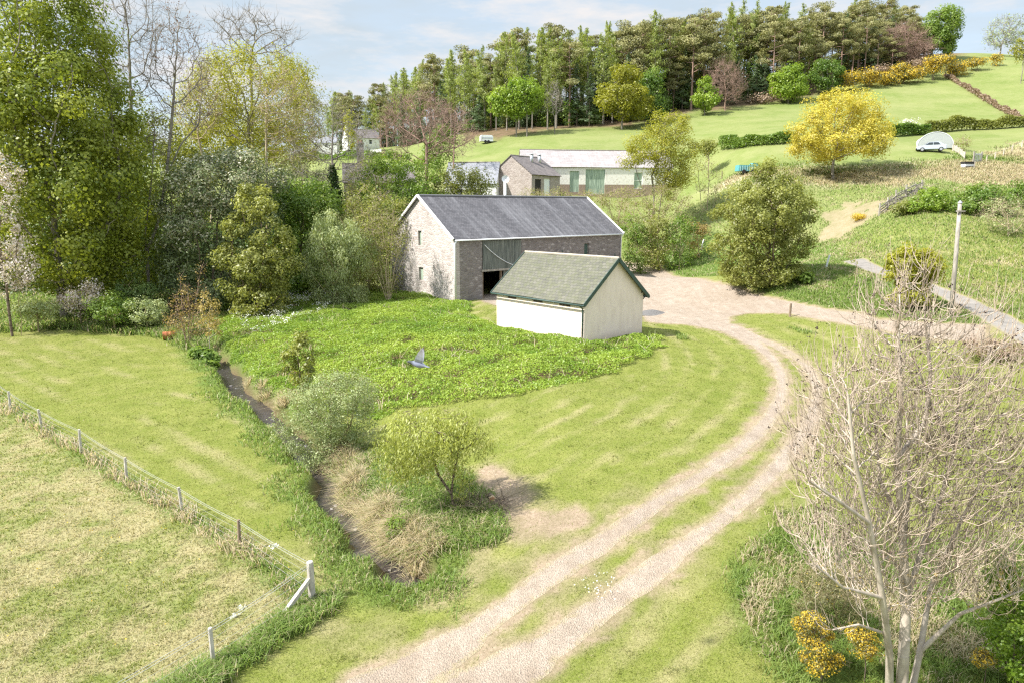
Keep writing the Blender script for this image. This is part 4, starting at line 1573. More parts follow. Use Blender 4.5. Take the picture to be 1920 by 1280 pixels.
tag(link('dry_reeds', blades('dry_reeds', P, (.30 + .45 * rng.random(n)) * big_, .014 + .012 * rng.random(n), lean, rng.random(n), np.where(rng.random(n) < .08 + .5 * (gr > .85), .1, .9)), None, m_long),
    'bleached reeds arching over the right bank of the stream', 'reeds', kind='stuff')

# nettle bank
def in_poly_pts(poly, n):
    lo, hi = poly.min(0), poly.max(0)
    P = lo + rng.random((n, 2)) * (hi - lo)
    return P[sdf_poly(P, poly) + (vnoise(P[:, 0], P[:, 1], 1.1, 3) - .5) * 1.3 + (rng.random(len(P)) - .5) * .3 < 0]

P = in_poly_pts(NETTLE, 800000)
for (o_, th_, l0, l1, w0, w1) in ((BO, BTH, 0, BL, 0, BW), (SO, STH, 0, SW, 0, SL)):
    q = P - np.array(o_[:2])
    a_, b_ = q @ np.array([math.cos(th_), math.sin(th_)]), q @ np.array([-math.sin(th_), math.cos(th_)])
    P = P[~((a_ > l0 - .05) & (a_ < l1) & (b_ > w0) & (b_ < w1))]
P = P[dist_line(P, STREAM) > .7]
n = len(P)
edge = sstep(.3, -1.0, sdf_poly(P, NETTLE))
hc = (.08 + .42 * vnoise(P[:, 0], P[:, 1], 1.3, 3) + .45 * vnoise(P[:, 0] + 9, P[:, 1], .3, 3) ** 1.5) * (.45 + .55 * edge)
hc *= 1 - .75 * sstep(.62, .72, vnoise(P[:, 0] + 71, P[:, 1] + 13, .5, 3))
z = ground_z(P[:, 0], P[:, 1]) + hc * (1 - .55 * rng.random(n) ** 2)
C = np.stack([P[:, 0], P[:, 1], z], -1)
tn = np.clip(1.1 * (vnoise(P[:, 0] + 2, P[:, 1], .40, 4) - .5) + .3 + .5 * rng.random(n) + .25 * (hc - .45), 0, 1)
lsz = .06 + .085 * rng.random(n) ** 1.5
m_net = leaf_mat('nettle_leaves', (.120, .240, .022), (.390, .500, .080), .45, up=.55)
tag(link('nettles', quad_mesh('nettles', leaves(C, lsz[:, None], lsz[:, None] * .66, None, .9), tn), None, m_net), 'thick bright green nettle bed covering the bank below the barn', 'nettles', kind='stuff')

# cow parsley among them, and dead stalks
parsley = px_poly([(440, 620), (430, 570), (500, 545), (600, 540), (640, 560), (600, 600), (540, 620), (480, 640)])
P = in_poly_pts(parsley, 9000)
P = P[vnoise(P[:, 0], P[:, 1], .8, 2) > .5]
n = len(P)
C = np.stack([P[:, 0], P[:, 1], ground_z(P[:, 0], P[:, 1]) + .65 + .3 * rng.random(n)], -1)
tag(link('cow_parsley', quad_mesh('cow_parsley', leaves(C, .10, .09, None, 1.6), rng.random(n)), None, LEAF['white']),
    'white cow parsley heads scattered over the upper left of the nettle bed', 'flowers', kind='stuff')
# a scattering of taller weeds of other kinds between the nettles
P = in_poly_pts(NETTLE, 26000)
P = P[(vnoise(P[:, 0] + 23, P[:, 1] + 57, .55, 3) > .60) & (sdf_poly(P, NETTLE) < -.5) & (dist_line(P, STREAM) > .9)]
q = P - np.array(SO[:2]); a_, b_ = q @ np.array([math.cos(STH), math.sin(STH)]), q @ np.array([-math.sin(STH), math.cos(STH)])
P = P[~((a_ > -.1) & (a_ < SW + .1) & (b_ > -.1) & (b_ < SL + .1))]
q = P - np.array(BO[:2]); a_, b_ = q @ np.array([math.cos(BTH), math.sin(BTH)]), q @ np.array([-math.sin(BTH), math.cos(BTH)])
P = P[~((a_ > -.1) & (b_ > -.1))]
n = len(P)
tag(link('weed_grass', blades('weed_grass', P, .45 + .5 * rng.random(n), .03 + .02 * rng.random(n), .3 + .5 * rng.random(n), rng.random(n), (rng.random(n) < .35) * .9), None, m_long),
    'tufts of taller grass and pale stalks standing among the nettles', 'grass', kind='stuff')
P = in_poly_pts(NETTLE, 900)
P = P[vnoise(P[:, 0] + 50, P[:, 1] + 22, .3, 2) > .48]
A = np.concatenate([P, ground_z(P[:, 0], P[:, 1])[:, None] + .3], -1)
dv = unit(rng.normal(size=(len(P), 3)) * np.array([.6, .6, .2]) + np.array([0, 0, .7]))
V, Fq = tubes(A, A + dv * (.5 + .5 * rng.random(len(P)))[:, None], np.full(len(P), .014), np.full(len(P), .006), 3)
tag(link('dead_stalks', np_mesh('dead_stalks', V, Fq, np.arange(len(Fq)) * 4), None, plain_mat('dead_stalk', (.50, .43, .32), .9)),
    'pale dead stalks poking out of the nettles', 'stalks', kind='stuff')

# tiny flowers in the lawn strip between the wheel tracks, and yellow specks
for nm, lab, lf, cen, nn_, sg in (('daisies', 'small patch of white daisies between the wheel tracks', 'white', (1128, 1103), 60, .28),
                                  ('buttercups', 'scattered yellow dandelions in the rough pasture', 'gorse', (250, 1050), 110, 3.2)):
    c = ground_at(*cen)
    P = c[:2] + rng.normal(size=(nn_, 2)) * sg
    C = np.stack([P[:, 0], P[:, 1], ground_z(P[:, 0], P[:, 1]) + .09], -1)
    tag(link(nm, quad_mesh(nm, leaves(C, .045, .045, None, 2.0), rng.random(nn_)), None, LEAF[lf]), lab, 'flowers', kind='stuff')
# ------------------------------------------------------------------ trees and shrubs, near the left-hand lawn first
def T(name, label, cat, px, py, Y, ells, leaf=None, deep=1.0, **k):
    b = spot(px, py, Y)
    if 'trunk' in k and k['trunk'] is not None:
        k['trunk'] = [at(q[0], q[1], b[1] + (q[2] if len(q) > 2 else 0)) for q in k['trunk']]
    if 'roots' in k and k['roots'] is not None:
        k['roots'] = [[(0, 0, -.3) if q is None else tuple(at(q[0], q[1], b[1] + (q[2] if len(q) > 2 else 0)) - b) for q in rt] for rt in k['roots']]
    return make_tree(name, label, cat, b, ell_px(ells, b, deep=deep), leaf, **k)


# the big sycamore and the wood behind the lawn
T('sycamore_tree', 'huge dense yellow-green sycamore towering over the far left of the lawn', 'tree', 122, 600, 62,
  [(75, 40, 105, 120), (150, 110, 60, 110), (60, 170, 110, 130), (120, 190, 125, 120), (165, 340, 110, 110), (10, 260, 110, 150), (150, 470, 110, 80), (40, 470, 90, 80)], 'syc',
  bark='grey', natt=1700, step=.8, nper=125, rad=1.2, L=.26, W=.20, rmax=.62, tip=.03, clump=.65, outb=.8)
T('sycamore_tree', 'dark-stemmed sycamore filling the shade just right of the huge one', 'tree', 215, 590, 68,
  [(235, 300, 60, 90), (225, 420, 85, 90), (250, 520, 70, 50)], 'syc', bark='grey', natt=420, step=.8, nper=90, rad=1.0, L=.26, W=.2, rmax=.4, tshift=-.1)
T('broadleaf_tree', 'deep green tree closing the gap behind the huge sycamore', 'tree', 60, 600, 84,
  [(30, 380, 150, 130), (180, 420, 150, 140), (310, 430, 90, 110), (60, 520, 160, 60)], 'dark', bark='brown', natt=420, step=1.1, nper=60, rad=1.5, L=.42, W=.3)
T('ash_tree', 'tall bare grey ash with its crown beside the top of the huge sycamore', 'tree', 232, 590, 76,
  [(240, 60, 62, 85), (225, 130, 60, 60), (265, 40, 45, 70)], None, bark='grey', natt=420, step=.6, trunk=[(236, 400), (245, 250), (246, 170)], tw=(3, 1.5, .022), tip=.03, rmax=.4)
T('ash_tree', 'tall bare grey ash with forked pale trunk standing left of the evergreen bush', 'tree', 272, 512, 66,
  [(330, 100, 42, 80), (355, 130, 40, 85), (305, 150, 35, 70), (300, 250, 30, 45), (375, 215, 30, 40)], None, bark='grey', natt=460, step=.55,
  roots=[[None, (277, 470), (296, 420), (312, 330), (320, 250), (326, 180)], [None, (272, 440), (285, 330), (290, 240)], [(312, 330), (340, 270), (372, 235)]],
  tw=(3, 1.3, .02), tip=.028, rmax=.36, bare_leaf=('red', 2500, .07))
T('willow_tree', 'broad yellow-flushed willow rising behind the evergreen bush', 'tree', 480, 480, 96,
  [(470, 165, 105, 70), (420, 215, 85, 60), (545, 190, 55, 75), (400, 150, 45, 60), (500, 240, 90, 45)], 'yel', bark='grey', natt=520, step=.9,
  nper=75, rad=1.3, L=.26, W=.15, rmax=.5, tip=.03, tw=(1, 1.6, .025))
T('ash_tree', 'bare spreading treetop standing clear above the yellow-flushed willow', 'tree', 470, 480, 104,
  [(475, 65, 75, 38), (430, 95, 45, 35), (520, 80, 40, 35)], None, bark='grey', natt=380, step=.8, trunk=[(474, 300), (472, 180), (470, 135)], tw=(3, 1.7, .03), tip=.035, rmax=.45)
T('birch_tree', 'pale-stemmed bare tree in front of the right side of the yellow-flushed willow', 'tree', 500, 470, 90,
  [(530, 200, 55, 70), (565, 250, 45, 60), (500, 180, 35, 60)], None, bark='beige', natt=360, step=.7, trunk=[(500, 330), (499, 250), (500, 190)], tw=(4, 1.5, .024), tip=.03, rmax=.3, bare_leaf=('yel', 5000, .10))
T('birch_tree', 'thin beige leafless tree between the forked ash and the willow', 'tree', 385, 480, 88,
  [(385, 180, 40, 55), (365, 220, 40, 50)], None, bark='beige', natt=260, step=.7, tw=(4, 1.4, .022), tip=.028, rmax=.25, bare_leaf=('yel', 2200, .10))
T('willow_tree', 'yellow-green leafy tree with a ragged right edge against the open sky', 'tree', 560, 470, 112,
  [(568, 195, 35, 45), (578, 218, 28, 38), (545, 140, 38, 35)], 'yel', bark='grey', natt=340, step=.9, nper=70, rad=1.0, L=.28, W=.16, tip=.035, tw=(1, 1.5, .03))
T('evergreen_bush', 'great dark evergreen bush with pale flowering top beside the forked ash', 'bush', 395, 575, 66,
  [(430, 345, 110, 62), (385, 420, 90, 80), (470, 400, 60, 75), (360, 490, 75, 55), (330, 400, 45, 70)], 'ever', skirt=0.35, bark='brown', natt=700, step=.6,
  nper=75, rad=.75, L=.26, W=.11, rmax=.3, clump=.55, extra=[('cream', 75, .75, .26, .12, .42, 'blossom')])
T('hawthorn_bush', 'yellow-green bushy hawthorn at the right foot of the dark evergreen', 'bush', 480, 548, 61,
  [(483, 385, 40, 44), (460, 430, 42, 45), (512, 455, 42, 45), (480, 495, 60, 40), (525, 500, 40, 35), (440, 490, 40, 40)], 'olive', skirt=0.4, bark='brown', natt=360, step=.45, nper=75, rad=.55, L=.22, W=.15, tshift=.1)
T('hawthorn_bush', 'fresh green thicket between the dark evergreen and the drooping willow', 'bush', 560, 530, 72,
  [(545, 400, 45, 60), (590, 385, 50, 45), (555, 460, 35, 60)], 'mid', skirt=0.5, bark='brown', natt=360, step=.5, nper=75, rad=.75, L=.26, W=.17)
T('willow_bush', 'soft grey-green drooping willow left of the barn', 'bush', 630, 540, 66,
  [(630, 440, 55, 48), (605, 475, 40, 50), (660, 470, 45, 55), (625, 510, 55, 30)], 'greyg', skirt=0.35, bark='olive', natt=420, step=.42, nper=85, rad=.5, L=.26, W=.07, hang=.9, droop=.8)
T('coppiced_willow', 'clump of upright bare tan stems against the barn gable', 'shrub', 728, 552, 66.5,
  [(705, 430, 38, 45), (735, 455, 40, 50), (690, 480, 30, 45)], 'olive', bark='beige', natt=240, step=.4, uptrop=.6, nper=16, rad=.55, L=.16, W=.10, tip=.014,
  roots=[[None, (722, 500), (700, 440), (690, 400)], [None, (728, 490), (716, 430)], [None, (733, 500), (735, 420)], [None, (715, 510), (705, 460)], [None, (740, 500), (752, 450)], [None, (724, 500), (727, 440)],
         [None, (745, 510), (765, 470)], [None, (710, 520), (690, 480)]], tw=(2, .9, .012))
T('scrub_bush', 'olive twiggy scrub behind the tan coppice stems', 'bush', 690, 545, 74,
  [(690, 400, 55, 50), (660, 430, 40, 50), (725, 400, 45, 45), (680, 480, 45, 50)], 'olive', skirt=0.5, bark='beige', natt=420, step=.5, nper=36, rad=.7, L=.22, W=.13, tw=(2, 1.0, .016))
T('ivy_clad_tree', 'bare tree with its trunk wrapped in dark ivy above the scrub', 'tree', 634, 470, 88,
  [(625, 245, 60, 65), (590, 300, 55, 50), (665, 290, 45, 55)], None, bark='grey', natt=420, step=.6, trunk=[(632, 390), (625, 330), (622, 290)], tw=(3, 1.3, .02), tip=.026, rmax=.34, bare_leaf=('olive', 1800, .09))
ivt = [o for o in COL.objects if o.name.startswith('ivy_clad_tree')][0]
nI = 2600
zt = rng.random(nI)
pv = np.array([at(634 - 10 * z - (2 * z), 398 - 85 * z, 88) - np.array(ivt.location) for z in zt])
pv += rng.normal(size=(nI, 3)) * np.array([.38, .38, .2]) * (1.1 - .5 * zt)[:, None]
link('ivy', quad_mesh('ivy', leaves(pv, .26, .2, None, .3), rng.random(nI)), ivt, LEAF['ivy'])
T('broadleaf_tree', 'leafy green maple in front of the hidden sandstone house', 'tree', 745, 460, 92,
  [(735, 320, 55, 40), (770, 340, 55, 45), (705, 350, 45, 45), (740, 380, 80, 35)], 'mid', skirt=0.5, bark='brown', natt=480, step=.55, nper=40, rad=.7, L=.28, W=.18, tshift=.1, rmax=.2)
T('bare_tree', 'bare reddish-brown tree with a round twiggy crown above the leafy maple', 'tree', 802, 450, 96,
  [(790, 230, 75, 60), (840, 255, 45, 45), (745, 260, 45, 50)], None, bark='red', natt=560, step=.6, trunk=[(802, 380), (800, 330), (800, 270)], tw=(4, 1.3, .022), tip=.028, rmax=.3)
T('bare_tree', 'low reddish bare tree spreading towards the foot of the pine wood', 'tree', 850, 420, 118,
  [(845, 235, 40, 35), (870, 255, 35, 25)], None, bark='red', natt=260, step=.8, tw=(4, 1.5, .028), tip=.03, rmax=.25)
T('hawthorn_bush', 'round green bush beside the trunk of the bare reddish tree', 'bush', 828, 400, 120,
  [(828, 268, 28, 32), (815, 300, 25, 25)], 'mid', bark='brown', natt=160, step=.6, nper=60, rad=.9, L=.3, W=.2)
T('elder_bush', 'dark bronze shrub with white blossom left of the slate wing', 'bush', 870, 440, 97,
  [(860, 340, 45, 30), (900, 345, 30, 28), (835, 350, 35, 28), (870, 375, 60, 30)], 'olive', skirt=0.5, bark='brown', natt=300, step=.5, nper=55, rad=.7, L=.24, W=.16, tshift=-.25, extra=[('cream', 10, .6, .16, .12, .3, 'blossom')])
T('hawthorn_bush', 'bright green bush peeping over the barn ridge', 'bush', 785, 470, 90,
  [(785, 372, 40, 22), (755, 385, 40, 25), (815, 385, 30, 20)], 'bright', skirt=0.5, bark='brown', natt=200, step=.5, nper=60, rad=.7, L=.22, W=.15, tshift=-.3)
T('scrub_bush', 'pale green thicket below the white cottage', 'bush', 560, 470, 92,
  [(560, 330, 50, 45), (600, 360, 45, 40), (530, 370, 45, 40)], 'greyg', skirt=0.6, bark='beige', natt=320, step=.6, nper=34, rad=.8, L=.24, W=.14, tw=(2, 1.2, .018), tshift=-.2)
T('scrub_bush', 'tangled olive scrub left of the hidden sandstone house', 'bush', 665, 450, 96,
  [(660, 380, 40, 30), (690, 390, 40, 30), (640, 400, 40, 25)], 'olive', skirt=0.5, bark='beige', natt=260, step=.6, nper=36, rad=.8, L=.24, W=.15, tw=(2, 1.1, .018))
T('scrub_bush', 'twiggy olive thicket screening the chimney house', 'bush', 690, 440, 104, [(690, 330, 40, 30), (715, 345, 35, 30), (665, 345, 30, 28)], 'olive', skirt=.4, bark='beige', natt=260, step=.6, nper=26, rad=.8, L=.24, W=.14, tw=(3, 1.2, .018))
T('poplar_tree', 'slim yellow poplar beside the white cottage', 'tree', 655, 330, 170,
  [(655, 235, 12, 28), (662, 255, 10, 20)], 'yel', bark='grey', natt=120, step=.9, nper=70, rad=1.0, L=.4, W=.26)

# underwood closing the view below the left-hand trees
for px, py, Y, es, lab, lf in (
        (335, 540, 76, [(330, 470, 70, 60), (300, 510, 60, 40)], 'dark holly filling the gap behind the forked ash', 'dark'),
        (440, 520, 80, [(440, 470, 70, 50), (400, 500, 60, 40)], 'dark holly hidden behind the evergreen bush', 'dark'),
        (545, 520, 80, [(545, 470, 60, 55), (590, 490, 50, 40)], 'shaded green bush behind the drooping willow', 'mid'),
        (650, 525, 82, [(655, 470, 60, 50), (610, 480, 50, 50)], 'dull green bush behind the tan coppice stems', 'olive'),
        (120, 570, 76, [(120, 510, 90, 60), (40, 520, 80, 60)], 'dark bramble thicket at the foot of the huge sycamore', 'dark'),
        (250, 565, 74, [(250, 510, 70, 55), (200, 530, 60, 40)], 'dark bramble thicket between the sycamores and the forked ash', 'dark'),
        (260, 480, 100, [(260, 300, 90, 110), (330, 330, 70, 90), (200, 250, 70, 120)], 'tall olive-green tree far behind the forked ash', 'olive'),
        (440, 470, 110, [(430, 270, 90, 60), (520, 280, 70, 50), (360, 290, 60, 60)], 'broad yellow-green tree low behind the evergreen bush', 'yel')):
    T('underwood_tree', lab, 'tree', px, py, Y, es, lf, skirt=.7, bark='brown', natt=380, step=.8, nper=60, rad=1.1, L=.30, W=.21, tshift=-.1)

# blossom and undergrowth along the edge of the left lawn
T('blossom_tree', 'cherry tree covered in pinkish white blossom at the left edge of the lawn', 'tree', 20, 608, 56,
  [(12, 450, 42, 70), (0, 360, 45, 70), (35, 510, 40, 45), (-30, 480, 40, 80)], 'blossom', bark='brown', natt=520, step=.4, nper=26, rad=.42, L=.16, W=.13, tw=(1, .8, .012), tip=.016, rmax=.16)
T('sapling', 'thin bare sapling just right of the pink blossom tree', 'sapling', 36, 606, 56, [(38, 545, 14, 40)], None, bark='olive', natt=60, step=.3, tw=(2, .6, .008), tip=.01, rmax=.035)
T('blossom_bush', 'white-blossomed bush in the weeds behind the left lawn', 'bush', 152, 606, 59,
  [(150, 560, 34, 26), (175, 545, 20, 20), (128, 570, 22, 20)], 'blossom', bark='brown', natt=240, step=.3, nper=24, rad=.34, L=.13, W=.11, tw=(2, .7, .01), tip=.012, extra=[('yel', 6, .3, .15, .09, .4, 'leaves')])
for i, (px, py, rx, ry, lab, lf) in enumerate((
        (70, 600, 40, 20, 'low pale green weeds between the two blossoming trees', 'greyg'),
        (215, 603, 45, 24, 'low nettle-green weeds right of the white-blossomed bush', 'mid'),
        (275, 610, 38, 26, 'pale dry-tipped weeds left of the red saplings', 'greyg'),
        (255, 575, 40, 25, 'dark bramble in the shade under the forked ash', 'dark'))):
    T('weed_clump', lab, 'weeds', px, py, 57.5 if i < 3 else 61, [(px, py - ry, rx, ry)], lf, bark='olive', natt=120, step=.3, nper=50, rad=.45, L=.17, W=.10)
T('red_sapling_shrub', 'shrub of upright reddish shoots beside the rusty drum', 'shrub', 350, 640, 51.5,
  [(345, 590, 28, 40), (365, 570, 22, 45), (335, 610, 28, 28), (375, 610, 28, 28)], 'bronze', bark='red', natt=260, step=.28, uptrop=.6, nper=9, rad=.26, L=.13, W=.08, tip=.011, tw=(2, .5, .008),
  roots=[[None, (342, 590), (338, 520)], [None, (355, 580), (352, 540)], [None, (362, 590), (378, 500)], [None, (340, 600), (328, 560)], [None, (365, 600), (385, 545)]])
T('sapling', 'slender yellow-leaved sapling with a white stem above the stream', 'sapling', 391, 650, 49.5,
  [(392, 580, 22, 35), (398, 610, 25, 28)], 'bronze', bark='pale', natt=140, step=.28, nper=26, rad=.28, L=.13, W=.08, tip=.010, rmax=.05, uptrop=.3, tshift=.35)
T('dock_clump', 'broad-leaved docks on the bank above the head of the stream', 'plant', 384, 672, None, [(375, 660, 22, 10), (395, 668, 20, 10)], 'mid', bark='olive', natt=60, step=.2, nper=34, rad=.3, L=.30, W=.15, up=1.2)
T('dock_clump', 'broad-leaved docks close beside the stream below the white-stemmed sapling', 'plant', 398, 690, None, [(390, 682, 18, 9)], 'mid', bark='olive', natt=50, step=.2, nper=30, rad=.28, L=.30, W=.15, up=1.2)

# on the nettle bank and along the stream
T('young_maple', 'small olive-leaved maple standing alone in the nettles', 'tree', 562, 742, None,
  [(562, 645, 20, 28), (545, 670, 24, 28), (580, 675, 20, 32), (562, 700, 28, 25)], 'olive', bark='brown', natt=170, step=.24, nper=32, rad=.26, L=.15, W=.11, tip=.010, rmax=.05, tshift=.1)
T('willow_shrub', 'rounded grey-green willow overhanging the stream', 'shrub', 615, 872, None,
  [(620, 752, 86, 62), (655, 735, 60, 52), (560, 800, 50, 50), (580, 800, 48, 45), (665, 800, 45, 50), (620, 820, 65, 35)], 'greyg', skirt=0.2, bark='olive', natt=700, step=.2, nper=62, rad=.26, L=.085, W=.040, tip=.009, rmax=.07,
  roots=[[None, (605, 830), (590, 800)], [None, (618, 830), (622, 790)], [None, (630, 835), (655, 800)]], tw=(1, .35, .006), tshift=-.12)
T('weeping_willow', 'small leaning willow with drooping yellow-green strands', 'tree', 856, 958, None,
  [(800, 795, 100, 26), (850, 785, 62, 24), (742, 815, 50, 26), (888, 815, 36, 30), (810, 830, 92, 24), (760, 850, 55, 22)], 'willow', bark='brown', natt=620, step=.2, nper=120, dens=1.0, rad=.26, L=.13, W=.042, hang=1.4, droop=.85, tip=.010, rmax=.085,
  roots=[[None, (846, 925), (822, 890), (812, 860)], [(846, 925), (852, 880), (862, 840)], [None, (862, 920), (872, 880)]], tshift=.0)
T('rush_clump', 'low green bush at the lower end of the stream bank', 'shrub', 745, 1010, None, [(742, 985, 30, 22), (760, 1000, 25, 16)], 'mid', bark='red', natt=100, step=.16, nper=40, rad=.2, L=.11, W=.05)

# right-hand side
T('yellow_maple', 'big round golden-yellow maple alone on the hillside meadow', 'tree', 1562, 337, 103,
  [(1580, 205, 64, 38), (1538, 244, 54, 40), (1624, 248, 46, 44), (1580, 266, 82, 34), (1514, 280, 32, 24), (1644, 280, 28, 24)], 'gold', bark='grey', natt=620, step=.6, nper=80, rad=.82, L=.21, W=.15, rmax=.46, dens=2.2,
  trunk=[(1561, 318), (1563, 300), (1566, 285)], tip=.024)
T('yellow_birch', 'feathery yellow-green birch in front of the long steading', 'tree', 1228, 425, 97,
  [(1255, 245, 38, 38), (1225, 275, 50, 32), (1275, 290, 35, 42), (1195, 305, 30, 22), (1262, 330, 35, 35)], 'yel', bark='grey', natt=560, step=.55, nper=95, rad=.85, L=.19, W=.12, tip=.022, rmax=.2,
  roots=[[None, (1226, 370), (1222, 330), (1240, 290)], [None, (1240, 370), (1252, 320)], [None, (1215, 380), (1195, 330)]], tw=(1, 1.0, .016))
T('scrub_bush', 'brown twiggy thicket under the yellow-green birch', 'bush', 1225, 440, 94,
  [(1225, 385, 50, 40), (1200, 400, 40, 35), (1260, 390, 40, 40), (1180, 420, 30, 25)], 'olive', skirt=0.3, bark='beige', natt=420, step=.5, nper=22, rad=.6, L=.18, W=.11, tw=(3, .9, .014))
for px, py, Y, es, lab, lf in (
        (1200, 482, 89, [(1195, 445, 28, 28), (1185, 425, 20, 22)], 'leafy green bush nearest the right end of the barn', 'mid'),
        (1240, 480, 89, [(1235, 450, 25, 25), (1230, 425, 28, 22)], 'pale green bush second from the right end of the barn', 'olive'),
        (1275, 482, 88, [(1275, 455, 25, 22), (1280, 430, 30, 25)], 'grey-green bush between the barn and the big hawthorn', 'mid'),
        (1312, 460, 90, [(1308, 430, 18, 12)], 'small bronze shrub at the foot of the white tree guard', 'bronze')):
    T('hedgerow_bush', lab, 'bush', px, py, Y, es, lf, skirt=.5, bark='beige', natt=200, step=.5, nper=46, rad=.6, L=.22, W=.14, tw=(1, .8, .014))
T('bare_tree', 'small bare tree with three thin stems behind the white tree guard', 'tree', 1325, 420, 100,
  [(1320, 330, 25, 45), (1335, 350, 20, 40)], None, bark='beige', natt=200, step=.6, uptrop=.4, roots=[[None, (1315, 390), (1312, 350)], [None, (1326, 385), (1330, 340)], [None, (1338, 390), (1342, 360)]], tw=(3, 1.1, .016), tip=.02, rmax=.1, bare_leaf=('yel', 700, .09))
T('hawthorn_tree', 'large dense olive-green hawthorn beside the gravel yard', 'tree', 1437, 505, 64,
  [(1445, 345, 48, 40), (1430, 400, 88, 62), (1480, 410, 50, 60), (1410, 455, 72, 42), (1470, 465, 55, 38), (1440, 315, 25, 22)], 'olive', skirt=0.35, bark='brown', natt=900, step=.42, nper=80, rad=.55, L=.19, W=.125, rmax=.25, clump=.6, tshift=.05)
for px, py, es, lab in ((1045, 392, [(1045, 372, 32, 18)], 'beige twiggy bush in front of the left green door'), (1105, 396, [(1108, 378, 36, 18)], 'beige twiggy bush in front of the wide green door'),
                        (1160, 400, [(1160, 375, 36, 24)], 'beige twiggy bush in front of the right half of the steading'), (1005, 388, [(1000, 372, 26, 16)], 'olive twiggy bush at the foot of the stone gable')):
    T('scrub_bush', lab, 'bush', px, py, 106, es, 'olive', bark='beige', natt=160, step=.45, nper=14, rad=.6, L=.18, W=.11, tw=(3, .9, .014), skirt=.4)
T('sapling', 'thin pale-leaved sapling beside the lane', 'sapling', 1605, 520, 60, [(1605, 480, 16, 24), (1610, 460, 12, 16)], 'olive', bark='beige', natt=80, step=.3, nper=12, rad=.3, L=.12, W=.08, tip=.012, rmax=.06, tw=(2, .5, .008))
T('laburnum_bush', 'bright yellow-green bush by the lane near the telegraph pole', 'bush', 1712, 540, 51,
  [(1712, 490, 46, 28), (1690, 510, 32, 24), (1735, 515, 28, 22)], 'yel', skirt=0.4, bark='brown', natt=340, step=.28, nper=70, rad=.34, L=.17, W=.11, tshift=.0)
T('dock_clump', 'dark broad-leaved dock clump on the bank below the large hawthorn', 'plant', 1512, 530, None, [(1510, 521, 14, 8)], 'mid', bark='olive', natt=60, step=.2, nper=30, rad=.35, L=.36, W=.2, up=1.2)
for px, py, Y, es, lab, lf in (
        (1742, 412, 79, [(1745, 378, 32, 26), (1735, 395, 40, 16)], 'pointed bright green bush right of the broken fence', 'bright'),
        (1700, 408, 80, [(1700, 392, 22, 12)], 'little green thorn on a thin stem beside the broken fence', 'olive'),
        (1838, 408, 77, [(1840, 372, 45, 24), (1820, 385, 40, 22), (1870, 380, 30, 20)], 'wide green bush behind the telegraph pole', 'mid'),
        (1915, 395, 80, [(1918, 368, 28, 24)], 'green bush cut by the right edge above the bank', 'mid')):
    T('hawthorn_bush', lab, 'bush', px, py, Y, es, lf, skirt=.4, bark='brown', natt=260, step=.4, nper=60, rad=.5, L=.22, W=.15, tshift=-.1)
T('scrub_bush', 'pale twiggy bush on the bank right of the telegraph pole', 'bush', 1890, 440, 70, [(1885, 400, 40, 34), (1905, 420, 35, 25)], 'greyg', bark='beige', natt=260, step=.4, nper=14, rad=.5, L=.15, W=.1, tw=(3, .9, .012))
T('dead_hedge', 'low reddish-brown dead hedge beside the lane at the right edge', 'hedge', 1870, 668, 39, [(1835, 648, 35, 17), (1880, 655, 40, 18), (1925, 665, 45, 20)], 'brown', bark='red', natt=320, step=.25, nper=26, rad=.3, L=.11, W=.08, tw=(3, .45, .008))
T('green_bush', 'fresh green bush at the lower right corner beside the bare ash', 'bush', 1900, 1300, None, [(1905, 1180, 55, 110), (1890, 1090, 40, 60), (1925, 1230, 60, 70)], 'bright', bark='brown', natt=420, step=.15, nper=55, rad=.2, L=.085, W=.055, tip=.006, tshift=-.2)
T('broom_bush', 'dark green broom with a sprinkle of yellow flowers left of the bare ash', 'bush', 1575, 1190, None, [(1545, 1100, 60, 45), (1590, 1130, 50, 50), (1520, 1140, 35, 40)], 'furze', bark='olive', natt=420, step=.15, uptrop=.5, nper=40, rad=.18, L=.10, W=.015, tip=.006, tw=(3, .35, .005), extra=[('gorse', 5, .16, .035, .03, .16, 'blossom')])
for px, py, Y, es, lab in (
        (1540, 1275, 16.6, [(1532, 1190, 38, 34), (1512, 1165, 26, 24), (1555, 1225, 30, 28), (1535, 1240, 34, 24)], 'yellow gorse in full flower at the left foot of the bare ash'),
        (1620, 1280, 16.6, [(1625, 1210, 26, 30), (1605, 1190, 18, 16)], 'smaller yellow gorse tucked behind the bare ash trunk'),
        (1845, 1285, 16.8, [(1845, 1235, 22, 22)], 'yellow gorse sprig beside the corner green bush')):
    T('gorse_bush', lab, 'gorse', px, py, None, es, 'gorse', bark='brown', natt=260, step=.12, nper=70, rad=.13, L=.040, W=.032, tip=.006, tw=(2, .2, .005), extra=[('furze', 90, .16, .07, .016, .95, 'foliage')])

